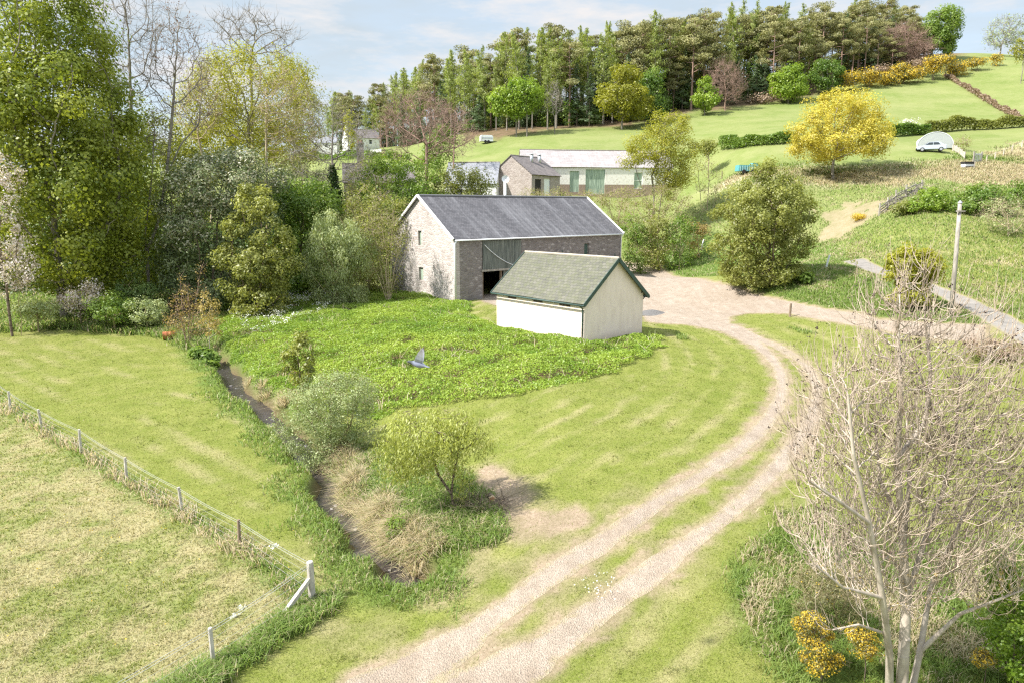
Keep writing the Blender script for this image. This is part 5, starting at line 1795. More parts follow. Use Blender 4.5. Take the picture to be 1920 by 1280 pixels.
# the bare ash in the right foreground
bb = ground_at(1692, 1310)
def rp(px, py, dY=0.0): return tuple(at(px, py, bb[1] + dY) - bb)
ash_ells = ell_px([(1690, 800, 150, 190), (1690, 620, 80, 120), (1560, 1030, 80, 90), (1700, 1080, 130, 90), (1840, 1080, 90, 100), (1590, 850, 115, 160), (1800, 850, 130, 190), (1860, 760, 75, 190), (1560, 760, 60, 120), (1900, 950, 90, 120), (1620, 1000, 120, 70), (1780, 1010, 130, 90)], bb, deep=.75)
def foreground_ash():
    root = empty('ash_tree', bb, 0, 'bare pale ash with bleached twigs and dark seed clusters filling the right foreground', 'tree')
    att = in_ells(ash_ells, 3600, .25)
    att = att[att[:, 2] > .7]
    roots = [[(0, 0, -.4), rp(1694, 1230), rp(1700, 1120, .2), rp(1690, 980, .3), rp(1682, 860, .1), rp(1690, 740, -.1), rp(1684, 620, -.1)],
             [(-.22, .1, -.4), rp(1668, 1230, -.2), rp(1655, 1120, -.5), rp(1630, 980, -.7), rp(1600, 850, -.9), rp(1590, 740, -.9)],
             [rp(1700, 1120, .2), rp(1735, 1010, .5), rp(1765, 930, .8), rp(1790, 840, .8), rp(1800, 720, .7)],
             [(.25, .15, -.4), rp(1725, 1220, .4), rp(1745, 1100, .9), rp(1800, 980, 1.2), rp(1850, 880, 1.3)],
             [rp(1682, 860, .1), rp(1735, 790, .4), rp(1745, 700, .4), rp(1735, 600, .3)],
             [rp(1790, 840, .8), rp(1745, 760, .6), rp(1722, 690, .4)],
             [rp(1690, 980, .3), rp(1650, 900, .8), rp(1640, 780, 1.0)],
             [rp(1700, 1200, 0), rp(1690, 1080, .8), rp(1705, 900, 1.3), rp(1700, 780, 1.4)],
             [rp(1655, 1120, -.5), rp(1580, 1100, -.9), rp(1530, 1060, -1.1)],
             [rp(1725, 1220, .4), rp(1800, 1150, .2), rp(1880, 1120, .0), rp(1930, 1100, .0)],
             [rp(1668, 1190, -.2), rp(1610, 1170, -.6), rp(1560, 1180, -.8)],
             [rp(1630, 980, -.7), rp(1560, 930, -1.1), rp(1515, 900, -1.2)]]
    N, par = colonize(att, roots, .17, 9, .25, .5, rnd=.2, maxn=20000)
    r, kids = radii(par, .0075, 2.05, .15)
    i0 = 0
    starts = [k for k in range(len(par)) if par[k] == -1] + [None]
    for rt, a, (r0, r1) in zip(roots, starts, ((.14, .03), (.10, .026), (.07, .024), (.085, .026), (.065, .026), (.055, .022), (.055, .022), (.085, .026), (.05, .02), (.06, .02), (.042, .018), (.05, .02))):
        m = 1
        while a + m < len(par) and par[a + m] == a + m - 1: m += 1
        r[a:a + m] = np.maximum(r[a:a + m], np.linspace(r0, r1, m))
    link('trunk', wood_mesh('trunk', N, par, r, .03), root, BARK['ash'])
    small = np.nonzero((par >= 0) & (r < .03))[0]
    src = np.concatenate([np.repeat(small[kids[small] == 0], 3), small])
    D = N[src] - N[par[src]]
    D[:, 2] = np.abs(D[:, 2]) + .05
    A, B, ra, rb, tp, td = twigs(N[src], D, .78, .0095, 4, (0, 0, .75), .32)
    k = rng.random(len(tp)) < .45
    A2, B2, ra2, rb2, tp2, td2 = twigs(tp[k] - td[k] * .2, td[k], .42, .0055, 3, (0, 0, .6), .5)
    V, F = tubes(np.concatenate([A, A2]), np.concatenate([B, B2]), np.concatenate([ra, ra2]), np.concatenate([rb, rb2]), 4)
    link('sprays', np_mesh('sprays', V, F, np.arange(len(F)) * 4, smooth=True), root, BARK['twig'])
    # dark bud and seed clusters near the tips
    tips = np.concatenate([tp, tp2, B2[rng.random(len(B2)) < .25]])
    pick = vnoise(tips[:, 0], tips[:, 2], 1.2, 2) > .45
    hi = tips[pick & (rng.random(len(tips)) < .26)]
    kk = np.repeat(np.arange(len(hi)), 4)
    C = hi[kk] + rng.normal(size=(len(kk), 3)) * .016
    link('seed_clusters', quad_mesh('seed_clusters', leaves(C, .042, .030), rng.random(len(C))), root, LEAF['bud'])
    # yellow lichen on the lower branches
    low = np.nonzero((par >= 0) & (r > .008) & (r < .05) & (N[:, 2] < 3.6))[0]
    C = N[rng.choice(low, 1500)] + rng.normal(size=(1500, 3)) * .02
    link('lichen', quad_mesh('lichen', leaves(C, .032, .026), rng.random(1500)), root, LEAF['lichen'])


BARK['ash'] = bark_mat('bleached_ash_bark', (.290, .245, .200), (.520, .460, .390), 5)
BARK['twig'] = bark_mat('bleached_twig', (.275, .212, .162), (.55, .46, .375), 3)
LEAF['bud'] = leaf_mat('ash_seeds', (.028, .018, .018), (.090, .055, .045), .1)
LEAF['lichen'] = leaf_mat('yellow_lichen', (.36, .26, .06), (.62, .50, .18), .2)
foreground_ash()
# ------------------------------------------------------------------ the hillside wood: a few trees of each kind, then copies
def conifer(name, label, cat, kind, height, seed):
    """one prototype at the origin"""
    root = empty(name, (0, 0, 0), 0, label, cat)
    lean = rng.normal(size=2) * .03 * height + (np.array([.05, 0]) * height if kind == 'larch' else 0)
    zs = np.linspace(0, 1, 12)
    ax = np.stack([lean[0] * zs ** 3, lean[1] * zs ** 3, zs * height], -1)
    r0 = height * (.013 if kind != 'pine' else .016)
    rr = r0 * (1 - .92 * zs)
    V, F = tubes(ax[:-1], ax[1:], rr[:-1], rr[1:], 6)
    Vs, Fs, b = [V], [F], len(V)
    cents, outs, tints = [], [], []
    if kind in ('larch', 'spruce'):
        z0 = {'larch': .30, 'spruce': .08}[kind]
        nb = {'larch': 80, 'spruce': 110}[kind]
        for i in range(nb):
            t = z0 + (1 - z0) * ((i + rng.random()) / nb) ** .92
            prof = {'larch': (.205 * (1 - t) ** .78 + .006) * (.4 + 1.1 * rng.random()) * min(1, .4 + (t - z0) * 2.6),
                    'spruce': (.20 * (1 - t) ** .85 + .01) * (.75 + .45 * rng.random())}[kind]
            L = prof * height
            a = rng.random() * 2 * math.pi
            p0 = np.array([np.interp(t, zs, ax[:, 0]), np.interp(t, zs, ax[:, 1]), t * height])
            drp = {'larch': -.12, 'spruce': -.28}[kind]
            m = 5
            q = np.array([p0 + np.array([math.cos(a), math.sin(a), 0]) * L * s + np.array([0, 0, 1]) * L * (drp * s + .32 * s * s * (kind == 'larch') + .12 * s * s) for s in np.linspace(0, 1, m)])
            V, F = tubes(q[:-1], q[1:], np.linspace(.05, .02, m)[:-1], np.linspace(.05, .02, m)[1:], 3)
            Vs.append(V); Fs.append(F + b); b += len(V)
            cnt = int({'larch': 50, 'spruce': 50}[kind] * (L / (.15 * height) + .12))
            s = rng.random(cnt) ** .7
            c = p0 + (q[-1] - p0) * s[:, None] + np.array([0, 0, 1.0]) * 0
            c = np.stack([np.interp(s, np.linspace(0, 1, m), q[:, d]) for d in range(3)], -1)
            sp_ = {'larch': .34, 'spruce': .34}[kind] * (.35 + .65 * min(1, L / (.1 * height)))
            c = c + rng.normal(size=c.shape) * np.array([sp_, sp_, sp_ * .6]) - np.array([0, 0, .35 if kind == 'larch' else .2]) * rng.random((cnt, 1))
            cents.append(c); tints.append(np.full(cnt, rng.random()))
    else:
        # Scots pine: bare stem, flat pads of needles on crooked limbs
        npad = int(15 + rng.integers(0, 6))
        for i in range(npad):
            t = .42 + .58 * ((i + .5) / npad)
            a = i * 2.4 + rng.normal() * .5
            L = height * (.19 * math.sin(min(1, (1.02 - t) * 2.2 + .2) * math.pi / 2)) * (.55 + .7 * rng.random())
            p0 = np.array([np.interp(t, zs, ax[:, 0]), np.interp(t, zs, ax[:, 1]), t * height * .96])
            end = p0 + np.array([math.cos(a) * L, math.sin(a) * L, L * (.18 + .3 * rng.random())])
            midp = (p0 + end) / 2 + np.array([0, 0, -.08 * L]) + rng.normal(size=3) * .15
            q = np.array([p0, midp, end])
            V, F = tubes(q[:-1], q[1:], [.13, .09], [.09, .04], 4)
            Vs.append(V); Fs.append(F + b); b += len(V)
            cnt = 190
            R = height * .052 * (.6 + .8 * rng.random())
            for cc, ff in ((end, 1.0), (midp + (end - midp) * .4 + np.array([0, 0, .3]), .6)):
                k = int(cnt * ff)
                o = rng.normal(size=(k, 3))
                o /= np.maximum(1, np.linalg.norm(o, axis=-1, keepdims=True) / 1.6)
                cents.append(cc + o * np.array([R, R, R * .42]) * ff ** .5); tints.append(np.full(k, rng.random()))
        for i in range(5):       # dead snags on the bare stem
            t = .18 + .3 * rng.random(); a = rng.random() * 6.28; L = height * .05
            p0 = np.array([np.interp(t, zs, ax[:, 0]), np.interp(t, zs, ax[:, 1]), t * height])
            V, F = tubes([p0], [p0 + np.array([math.cos(a) * L, math.sin(a) * L, -.1 * L])], [.05], [.02], 3)
            Vs.append(V); Fs.append(F + b); b += len(V)
    V, F = np.concatenate(Vs), np.concatenate(Fs)
    link('trunk', np_mesh('trunk', V, F, np.arange(len(F)) * 4, smooth=True), root, BARK['grey' if kind == 'larch' else 'brown' if kind == 'spruce' else 'red'])
    C = np.concatenate(cents); tn = np.concatenate(tints)
    tn = np.clip(.5 * tn + .5 * rng.random(len(C)), 0, 1)
    out = C.copy(); out[:, 2] = 0; out = unit(out)
    Lf, Wf, hg = {'larch': (.55, .17, .5), 'spruce': (.55, .20, .25), 'pine': (.50, .22, 0)}[kind]
    link('crown', quad_mesh('crown', leaves(C, Lf, Wf, out, .5, .4, hang=hg), tn), root, LEAF[kind])
    return root


WOOD_TOP = [(600, 175), (640, 158), (700, 150), (760, 118), (840, 90), (900, 72), (960, 52), (1010, 42), (1060, 38), (1110, 34), (1160, 40), (1240, 18), (1320, 8), (1400, 2), (1480, 8), (1560, -8), (1640, -12), (1705, 5), (1745, 45)]
WOOD_BASE = [(600, 275), (700, 268), (870, 262), (905, 258), (960, 250), (1040, 246), (1180, 234), (1290, 210), (1400, 197), (1480, 184), (1590, 160), (1700, 140), (1760, 120)]
WOOD_Y = [(600, 238), (720, 232), (790, 205), (870, 186), (1040, 177), (1180, 182), (1290, 190), (1400, 196), (1480, 200), (1590, 206), (1700, 213), (1760, 222)]
tp_ = np.array(WOOD_TOP, float); bp_ = np.array(WOOD_BASE, float); yp_ = np.array(WOOD_Y, float)
PROTO = {k: [] for k in ('larch', 'pine', 'spruce')}
first = {}
zones = (  # limits in the photo's width, phrase
    (870, 'behind the white cottage at the low left end of the wood'),
    (1100, 'in the wood above the slate wing of the steading'),
    (1400, 'in the wood above the long steading roof'),
    (1800, 'in the wood above the band of gorse'))
words = {'larch': 'tall feathery green larch', 'pine': 'dark olive Scots pine', 'spruce': 'narrow dark spruce'}
plan = []
for row, (dY, sp_) in enumerate(((2, 22), (9, 20), (17, 20), (27, 24))):
    px = 606.0 + row * 7
    while px < 1738:
        kind_p = {'larch': np.interp(px, [600, 820, 1000, 1150, 1300, 1450, 1750], [.30, .75, .8, .55, .3, .12, .04]),
                  'spruce': np.interp(px, [600, 820, 1000, 1300, 1400, 1750], [.35, .10, .08, .22, .14, .04])}
        u = rng.random()
        kind = 'larch' if u < kind_p['larch'] else 'spruce' if u < kind_p['larch'] + kind_p['spruce'] else 'pine'
        plan.append((px + rng.normal() * 4, dY + rng.normal() * 1.5, kind, row))
        px += sp_ * (.75 + .5 * rng.random())
for i, (px, dY, kind, row) in enumerate(plan):
    Y = np.interp(px, yp_[:, 0], yp_[:, 1]) + dY
    p = spot(px, 0, Y)
    top = np.interp(px, tp_[:, 0], tp_[:, 1]) + abs(rng.normal()) * 22 + (24 if row == 0 else 4) - (10 if kind == 'larch' else 0)
    hgt = at(px, top, Y)[2] - p[2]
    if kind == 'spruce': hgt *= .82
    if row == 0 and rng.random() < .35: hgt *= .72
    hgt = float(np.clip(hgt, 7, 34))
    z = [w for lim, w in zones if px < lim][0]
    lab, grp = words[kind] + ' ' + z, kind + 's ' + z
    if len(PROTO[kind]) < 4:
        o = conifer({'larch': 'larch_tree', 'pine': 'scots_pine', 'spruce': 'spruce_tree'}[kind], lab, 'tree', kind, 24.0, i)
        o['group'] = grp
        PROTO[kind].append(o)
        o.location = tuple(p - np.array([0, 0, .2])); s = hgt / 24.0
        o.rotation_euler = (0, 0, rng.random() * 6.28); o.scale = (max(s, .62), max(s, .62), s)
    else:
        s = hgt / 24.0
        copy_tree(PROTO[kind][i % 4], p - np.array([0, 0, .2]), rng.random() * 6.28, max(s, .62) * (.85 + .3 * rng.random()), s, lab, grp)

# understorey that closes the view between the bare stems
UNDER = []
for i in range(104):
    px = 615 + (1735 - 615) * (i + rng.random()) / 64 if i < 64 else 860 + 480 * (i - 64 + rng.random()) / 40
    Y = np.interp(px, yp_[:, 0], yp_[:, 1]) + (12 + 22 * rng.random() if i < 64 else 4 + 7 * rng.random())
    p = spot(px, 0, Y)
    z = [w for lim, w in zones if px < lim][0]
    lab, grp = 'low shaded understorey tree ' + z, 'understorey trees ' + z
    if len(UNDER) < 4:
        es = [(0, 0, 3.2, 2.4, 2.2, 2.6), (.8, .4, 5.0, 1.7, 1.6, 2.2), (-.9, -.3, 2.0, 2.0, 1.8, 1.6)]
        o = make_tree('understorey_tree', lab, 'tree', p, es, ('dark', 'mid', 'spruce', 'olive')[len(UNDER)], 'brown', 110, .7, nper=34, rad=.9, L=.44, W=.3, tip=.03, group=grp, skirt=.3)
        UNDER.append(o)
    else:
        copy_tree(UNDER[i % 4], p - np.array([0, 0, .2]), rng.random() * 6.28, (.9 + .8 * rng.random()) * (1 if i < 64 else .7), (.8 + .8 * rng.random()) * (1 if i < 64 else .65), lab, grp)

# single trees along the edge of the wood
E_ = dict(bark='grey', step=.8, tip=.04)
T('broadleaf_tree', 'left one of two bright green trees on bare trunks at the wood edge', 'tree', 968, 250, 171, [(940, 195, 24, 24), (962, 205, 18, 22)], 'bright', natt=170, nper=75, rad=1.15, L=.44, W=.32, trunk=[(968, 225)], **E_)
T('broadleaf_tree', 'right one of two bright green trees on bare trunks at the wood edge', 'tree', 988, 251, 170, [(985, 172, 32, 24), (975, 195, 24, 20), (1000, 190, 18, 18)], 'bright', natt=190, nper=75, rad=1.15, L=.44, W=.32, trunk=[(988, 218)], tshift=-.1, **E_)
T('dead_tree', 'grey half-dead tree right of the two bright green trees', 'tree', 1040, 246, 171, [(1042, 185, 16, 28), (1032, 200, 14, 18)], None, natt=150, tw=(3, 2.0, .05), trunk=[(1040, 225)], **E_)
T('oak_tree', 'rounded yellow-green oak standing at the front of the wood', 'tree', 1166, 232, 172, [(1172, 145, 28, 28), (1168, 185, 46, 26), (1180, 205, 40, 18)], 'yel', natt=280, nper=75, rad=1.3, L=.44, W=.3, tshift=-.25, **E_)
T('broadleaf_tree', 'dark green tree partly hidden behind the yellow-green oak', 'tree', 1215, 226, 178, [(1220, 165, 22, 30), (1222, 200, 25, 22)], 'mid', natt=190, nper=75, rad=1.3, L=.44, W=.3, tshift=-.2, **E_)
T('broadleaf_tree', 'small bright green tree before the bare dome-shaped beech', 'tree', 1322, 205, 181, [(1322, 172, 18, 26), (1324, 190, 27, 14)], 'bright', natt=160, nper=75, rad=1.0, L=.42, W=.3, **E_)
T('beech_tree', 'bare brown dome-shaped beech at the front of the wood', 'tree', 1360, 198, 186, [(1358, 150, 32, 32), (1370, 170, 28, 22)], None, natt=300, tw=(5, 2.2, .04), **{**E_, 'bark': 'red'})
T('broadleaf_tree', 'bright yellow-green tree alone against the dark pines', 'tree', 1478, 185, 193, [(1478, 148, 30, 22), (1480, 168, 34, 14)], 'bright', natt=190, nper=80, rad=1.2, L=.44, W=.32, **E_)
T('holly_bush', 'dark green bush at the start of the gorse band', 'bush', 1550, 168, 197, [(1545, 140, 24, 28), (1562, 148, 18, 22)], 'mid', natt=200, nper=75, rad=1.1, L=.42, W=.28, tshift=-.3, **E_)
T('beech_tree', 'bare mauve-brown domed tree leaning on the right end of the pines', 'tree', 1715, 120, 216, [(1695, 78, 36, 28), (1715, 92, 34, 20)], None, natt=320, tw=(5, 2.4, .05), **{**E_, 'bark': 'red'})
T('lime_tree', 'smooth rounded green tree on the crest at the right end of the wood', 'tree', 1745, 110, 222, [(1766, 52, 34, 36), (1758, 82, 32, 20), (1740, 70, 20, 28)], 'mid', natt=340, nper=90, rad=1.3, L=.44, W=.3, tshift=.1, **E_)
T('ash_tree', 'lone thin-leaved tree on the skyline at the far right', 'tree', 1875, 104, 230, [(1888, 55, 30, 26), (1875, 75, 26, 18), (1905, 70, 18, 18)], 'greyg', natt=220, nper=14, rad=1.3, L=.4, W=.25, tw=(3, 1.8, .04), trunk=[(1877, 88)], **E_)
T('hawthorn_tree', 'yellowish small tree cut by the right edge of the hill', 'tree', 1916, 138, 190, [(1918, 92, 16, 22)], 'yel', natt=120, nper=50, rad=1.0, L=.38, W=.25, tshift=-.3, **E_)
T('blossom_bush', 'faint white blossoming thorn behind the hedge right of the golden maple', 'bush', 1705, 250, 131, [(1705, 235, 14, 13)], 'white', natt=100, step=.5, nper=16, rad=.6, L=.22, W=.18, tip=.02, tw=(2, .7, .016))
# gorse along the top of the field
gl = ['at the left end of the gorse band', 'second from the left in the gorse band', 'third from the left in the gorse band', 'in the middle of the gorse band under the pines',
      'on the upper side of the gorse band', 'right of the middle of the gorse band', 'beside the head of the field bank', 'above the head of the field bank', 'just below the round crest tree',
      'alone on the grass right of the crest tree', 'big and bright right of the head of the field bank', 'small on the skyline slope', 'below the lone skyline tree']
for (px, py, rx, ry), w in zip(((1592, 162, 22, 12), (1630, 158, 24, 13), (1665, 156, 20, 10), (1695, 150, 22, 9), (1688, 136, 18, 7), (1722, 144, 18, 9), (1752, 136, 14, 8), (1752, 122, 18, 7), (1775, 118, 12, 6),
                                (1806, 126, 8, 4), (1793, 138, 18, 9), (1833, 124, 14, 7), (1868, 116, 8, 6)), gl):
    T('gorse_bush', 'orange-yellow gorse ' + w, 'gorse', px, py, np.interp(px, [1590, 1760, 1880], [197, 206, 214]), [(px, py - ry, rx, ry)], 'gorse', bark='brown', natt=90, step=.6, nper=26, rad=1.0, L=.36, W=.28, tip=.03,
      extra=[('furze', 26, 1.0, .4, .3, .95, 'foliage')])
for px, py, rx, ry, w in ((1650, 145, 26, 9, 'below the pines'), (1730, 130, 24, 9, 'under the crest trees'), (1430, 195, 26, 7, 'left of the bright yellow-green tree')):
    T('dead_bracken', 'brown dead bracken ' + w, 'bracken', px, py, np.interp(px, [1400, 1590, 1760], [194, 204, 212]), [(px, py - ry, rx, ry)], 'brown', bark='brown', natt=90, step=.7, nper=36, rad=1.1, L=.4, W=.3, tip=.03)
T('gorse_bush', 'small low orange gorse alone on the trodden earth below the broken fence', 'gorse', 1611, 414, None, [(1611, 408, 13, 6)], 'gorse', bark='brown', natt=80, step=.2, nper=40, rad=.3, L=.11, W=.09, tip=.01)


def hedge(label, pts, hpx, leaf, tsh=0.0, name='hedge', n=9000, L=.30, W=.2, bark='brown'):
    """a hedge along ground points (px, py, Y)"""
    g = np.array([ground_at(px, py) for px, py, Y in pts])
    base = g.mean(0)
    seg = np.linalg.norm(np.diff(g, axis=0), axis=-1); cum = np.concatenate([[0], np.cumsum(seg)])
    root = empty(name, base, 0, label, 'hedge')
    s = rng.random(n) * cum[-1]
    c = np.stack([np.interp(s, cum, g[:, d]) for d in range(3)], -1)
    hm = hpx * base[1] / 1310.0
    prof = hm * (.3 + 1.35 * vnoise(s * .35, s * 0 + tsh * 9, 1.0, 3))
    o = rng.normal(size=(n, 3)); o /= np.maximum(1, np.linalg.norm(o, axis=-1, keepdims=True) / 1.5)
    w = np.sqrt(rng.random(n))
    c[:, 2] += prof * w
    c[:, :2] += o[:, :2] * (hm * .36) * (1.15 - .6 * w)[:, None]
    k = np.clip(vnoise(s * .5, c[:, 2], .8, 2) * .5 + .5 * rng.random(n) + tsh, 0, 1)
    link('foliage', quad_mesh('foliage', leaves(c - base, L, W, None, .6), k), root, LEAF[leaf])
    return root


hedge('field hedge left of the golden maple', [(1352, 282, 124), (1400, 277, 125), (1450, 272, 126), (1492, 268, 127)], 20, 'mid', -.15)
hedge('short field hedge between the golden maple and the polytunnel', [(1668, 257, 128), (1700, 255, 129), (1738, 252, 129.5)], 18, 'mid', -.2, n=6000)
hedge('long field hedge behind the polytunnel', [(1740, 250, 131), (1800, 245, 132), (1860, 243, 132), (1935, 237, 133)], 22, 'olive', -.05, n=12000)
hedge('dead brown field bank climbing to the gorse', [(1772, 143, 206), (1800, 160, 194), (1840, 185, 178), (1880, 208, 164), (1920, 230, 150)], 8, 'brown', 0, 'overgrown_bank', n=9000, L=.4, W=.25)
hedge('clipped hedge below the white cottage', [(560, 300, 190), (620, 300, 190), (655, 300, 190), (760, 300, 190)], 12, 'mid', -.1, n=5000, L=.4, W=.3)
T('hawthorn_bush', 'beige leafless thorn right of the polytunnel', 'bush', 1805, 285, 113, [(1805, 270, 15, 14)], 'olive', bark='beige', natt=120, step=.4, nper=10, rad=.5, L=.2, W=.12, tw=(3, .8, .014))
T('hawthorn_bush', 'dull green bush at the left end of the field hedge', 'bush', 1330, 290, 122, [(1325, 275, 18, 13)], 'olive', bark='beige', natt=120, step=.4, nper=40, rad=.7, L=.26, W=.17)
# ------------------------------------------------------------------ the wire fence of the pasture
m_post = bark_mat('silvered_post', (.30, .27, .23), (.56, .53, .48), 8)
m_wire = plain_mat('fence_wire', (.55, .56, .57), .4, .1, metal=.5)
fence_pts = [ground_at(*p) for p in FENCE_PX]
corner = fence_pts[-1]
fence = empty('wire_fence', corner, 0, 'sagging stock fence of grey posts and thin wires round the rough pasture', 'fence')
tops = []
for i, p in enumerate(fence_pts + [ground_at(401, 1250)]):
    d = p - corner
    mb = MB()
    big = i == len(fence_pts) - 1
    hgt = 1.32 if big else 1.12 + .05 * math.sin(i * 3.1)
    r = .105 if big else .058
    lx, ly = .05 * math.sin(i * 2.3), .05 * math.cos(i * 1.7)
    mb.tube([(d[0], d[1], d[2] - .3), (d[0] + lx * .6, d[1] + ly * .6, d[2] + hgt * .6), (d[0] + lx, d[1] + ly, d[2] + hgt - .02), (d[0] + lx, d[1] + ly, d[2] + hgt)], [r * 1.05, r, r * .97, r * .8], 8)
    mb.build('post', M['timber_brown'] if i == 6 else m_post, fence)
    tops.append((Vector((d[0] + lx, d[1] + ly, d[2])), hgt))
mb = MB()
dv = unit(ground_at(520, 1165) - corner)
mb.bar(tuple(dv * 1.15 + np.array([0, 0, ground_z(*(corner + dv * 1.15)[:2]) - corner[2] + .02])), (.03 * dv[0], .03 * dv[1], .82), .11, .11)
mb.build('brace', m_post, fence)
order = list(range(len(fence_pts))) + [len(fence_pts)]
p9 = ground_at(230, 1360) - corner
for zf, rr in ((1.0, .006), (.93, .006), (.72, .003), (.5, .003), (.3, .003), (.12, .003)):
    pts = []
    for a, b in zip(order[:-1], order[1:]):
        (pa, ha), (pb, hb) = tops[a], tops[b]
        for t in np.linspace(0, 1, 5)[:-1]:
            q = pa.lerp(pb, t)
            pts.append((q.x, q.y, q.z + (ha * (1 - t) + hb * t) * zf * .96 - .05 * math.sin(math.pi * t) * zf))
    q, hq = tops[-1]
    pts.append((q.x, q.y, q.z + hq * zf * .96)); pts.append((p9[0], p9[1], p9[2] + 1.1 * zf))
    mb = MB(); mb.tube(pts, rr, 4); mb.build('wire', m_wire, fence)

def lone_post(px, py, Y, h, r, mat, label, name='post', cat='post', lean=(0, 0)):
    p = spot(px, py, Y)
    mb = MB()
    mb.tube([(0, 0, -.3), (lean[0] * .5, lean[1] * .5, h * .5), (lean[0], lean[1], h - .02), (lean[0], lean[1], h)], [r * 1.05, r, r * .95, r * .8], 8)
    o = mb.build(name, mat)
    o.location = tuple(p)
    return tag(o, label, cat)

lone_post(1481, 594, None, 1.05, .09, M['timber_brown'], 'short brown wooden post at the edge of the yard where the tracks split', 'wooden_post')
lone_post(1548, 503, None, 1.25, .09, M['white_metal'], 'leaning white tree guard tube below the large hawthorn beside the lane', 'tree_guard', 'tree guard', (.28, 0))
lone_post(1316, 425, 92, 1.3, .09, M['white_metal'], 'leaning white tree guard tube left of the large hawthorn', 'tree_guard', 'tree guard', (.35, 0))
lone_post(1446, 330, 109, 1.0, .08, M['timber_brown'], 'single dark fence stake in the bleached grass left of the golden maple', 'fence_stake', 'post') if False else None
lone_post(1354, 325, 112, 1.2, .08, M['timber_brown'], 'single dark fence stake in the bleached grass left of the teal trailer', 'fence_stake', 'post')

# telegraph pole
p = spot(1784, 590, 48)
top = at(1800, 381, 48) - p
pole = empty('telegraph_pole', p, 0, 'weathered wooden telegraph pole leaning slightly beside the lane', 'pole')
mb = MB(); mb.tube([(0, 0, -.5), tuple(top * .5), tuple(top)], [.155, .14, .12], 10); mb.build('shaft', M['timber_grey'], pole, smooth=True)
mb = MB(); mb.tube([tuple(top), tuple(top + np.array([0, 0, .16]))], [.16, .03], 8); mb.build('cap', M['galv'], pole)
mb = MB(); mb.bar(tuple(top * .93 + np.array([-.3, -.14, 0])), tuple(top * .93 + np.array([.3, -.14, 0])), .08, .08); mb.build('crossarm', M['timber_grey'], pole)

# rusty drum
p = ground_at(317, 636)
drum = empty('oil_drum', p, math.radians(25), 'rusty steel drum lying on its side at the end of the left lawn', 'drum')
R_, L_ = .30, .86
prof = [(-L_ / 2, R_), (-L_ / 2 + .03, R_ + .012), (-.16, R_), (-.14, R_ + .018), (-.12, R_), (.12, R_), (.14, R_ + .018), (.16, R_), (L_ / 2 - .03, R_ + .012), (L_ / 2, R_)]
mb = MB(); mb.tube([(x, 0, R_ + .01) for x, r in prof], [r for x, r in prof], 20, caps=False)
mb.build('shell', M['rust'], drum, smooth=True)
for x in (-L_ / 2 + .02, L_ / 2 - .02):
    mb = MB(); mb.tube([(x - .006, 0, R_ + .01), (x + .006, 0, R_ + .01)], R_ - .004, 20); mb.build('end_plate', M['rust'], drum)

# cut log, and the brush lying round it
p = ground_at(922, 945)
lg = empty('cut_log', p, math.radians(-20), 'cut log with a pale round end lying on the bare earth', 'log')
mb = MB(); mb.tube([(-.5, .75, .05), (-.2, .35, .16), (.02, .0, .22)], [.10, .12, .13], 12, caps=False); mb.build('bark', BARK['brown'], lg, smooth=True)
t = NT('sawn_wood'); ds = t.new('VectorMath', operation='LENGTH'); t.l.new(t.mapping((1, 0, 1), loc=(-.02, 0, -.22)), ds.inputs[0])
ringc = t.ramp(ds.outputs['Value'], [(0.0, (.36, .17, .08)), (.065, (.42, .21, .10)), (.09, (.68, .52, .33)), (.14, (.72, .58, .40))])
mb = MB(); mb.tube([(.02, .0, .22), (.03, -.012, .222)], .127, 14); mb.build('sawn_end', t.finish(ringc, .8), lg)
p = ground_at(900, 955)
src = np.zeros((200, 3)); src[:, :2] = rng.normal(size=(200, 2)) * np.array([.5, .35]); src[:, 2] = .04 + .3 * rng.random(200)
A, B, ra, rb, _, _ = twigs(src, np.stack([rng.normal(size=200), rng.normal(size=200), .2 * rng.normal(size=200)], -1), .8, .013, 3, (0, 0, -.05), .4)
V, F_ = tubes(A, B, ra, rb, 4)
o = link('brush_pile', np_mesh('brush_pile', V, F_, np.arange(len(F_)) * 4), None, BARK['brown'])
o.location = tuple(p); tag(o, 'low pile of dark brushwood beside the cut log', 'brushwood', kind='stuff')

# grey heap of chippings behind the shed
p = ground_at(1222, 588)
n = 420
c = rng.normal(size=(n, 2)) * np.array([.75, .5])
hz = .34 * np.exp(-(c[:, 0] ** 2 / 1.1 + c[:, 1] ** 2 / .5))
C = np.stack([c[:, 0], c[:, 1], hz], -1)
Vh, Fh, b = [], [], 0
th = np.linspace(0, 2 * math.pi, 13)[:-1]
V0 = [(0, 0, .36)] + [(1.9 * k * math.cos(a), 1.3 * k * math.sin(a), .36 * math.exp(-3.2 * k * k) - .03 * (k > .9)) for k in (.3, .6, 1.0) for a in th]
F0 = [(0, 1 + i, 1 + (i + 1) % 12) for i in range(12)] + [(1 + 12 * k + i, 13 + 12 * k + i, 13 + 12 * k + (i + 1) % 12, 1 + 12 * k + (i + 1) % 12) for k in range(2) for i in range(12)]
me = bpy.data.meshes.new('chippings_heap'); me.from_pydata(V0, [], F0)
t = NT('grey_chippings'); fn = t.noise(18, 4, .8)
o = link('chippings_heap', me, None, t.finish(t.mix(t.ramp(fn, [(.35, 0.0), (.65, 1.0)]), (.07, .068, .066), (.25, .24, .235)), .9, t.bump(fn, 1.0, .08)))
o.location = tuple(p); tag(o, 'low heap of dark grey stone chippings behind the shed gable', 'stone heap')

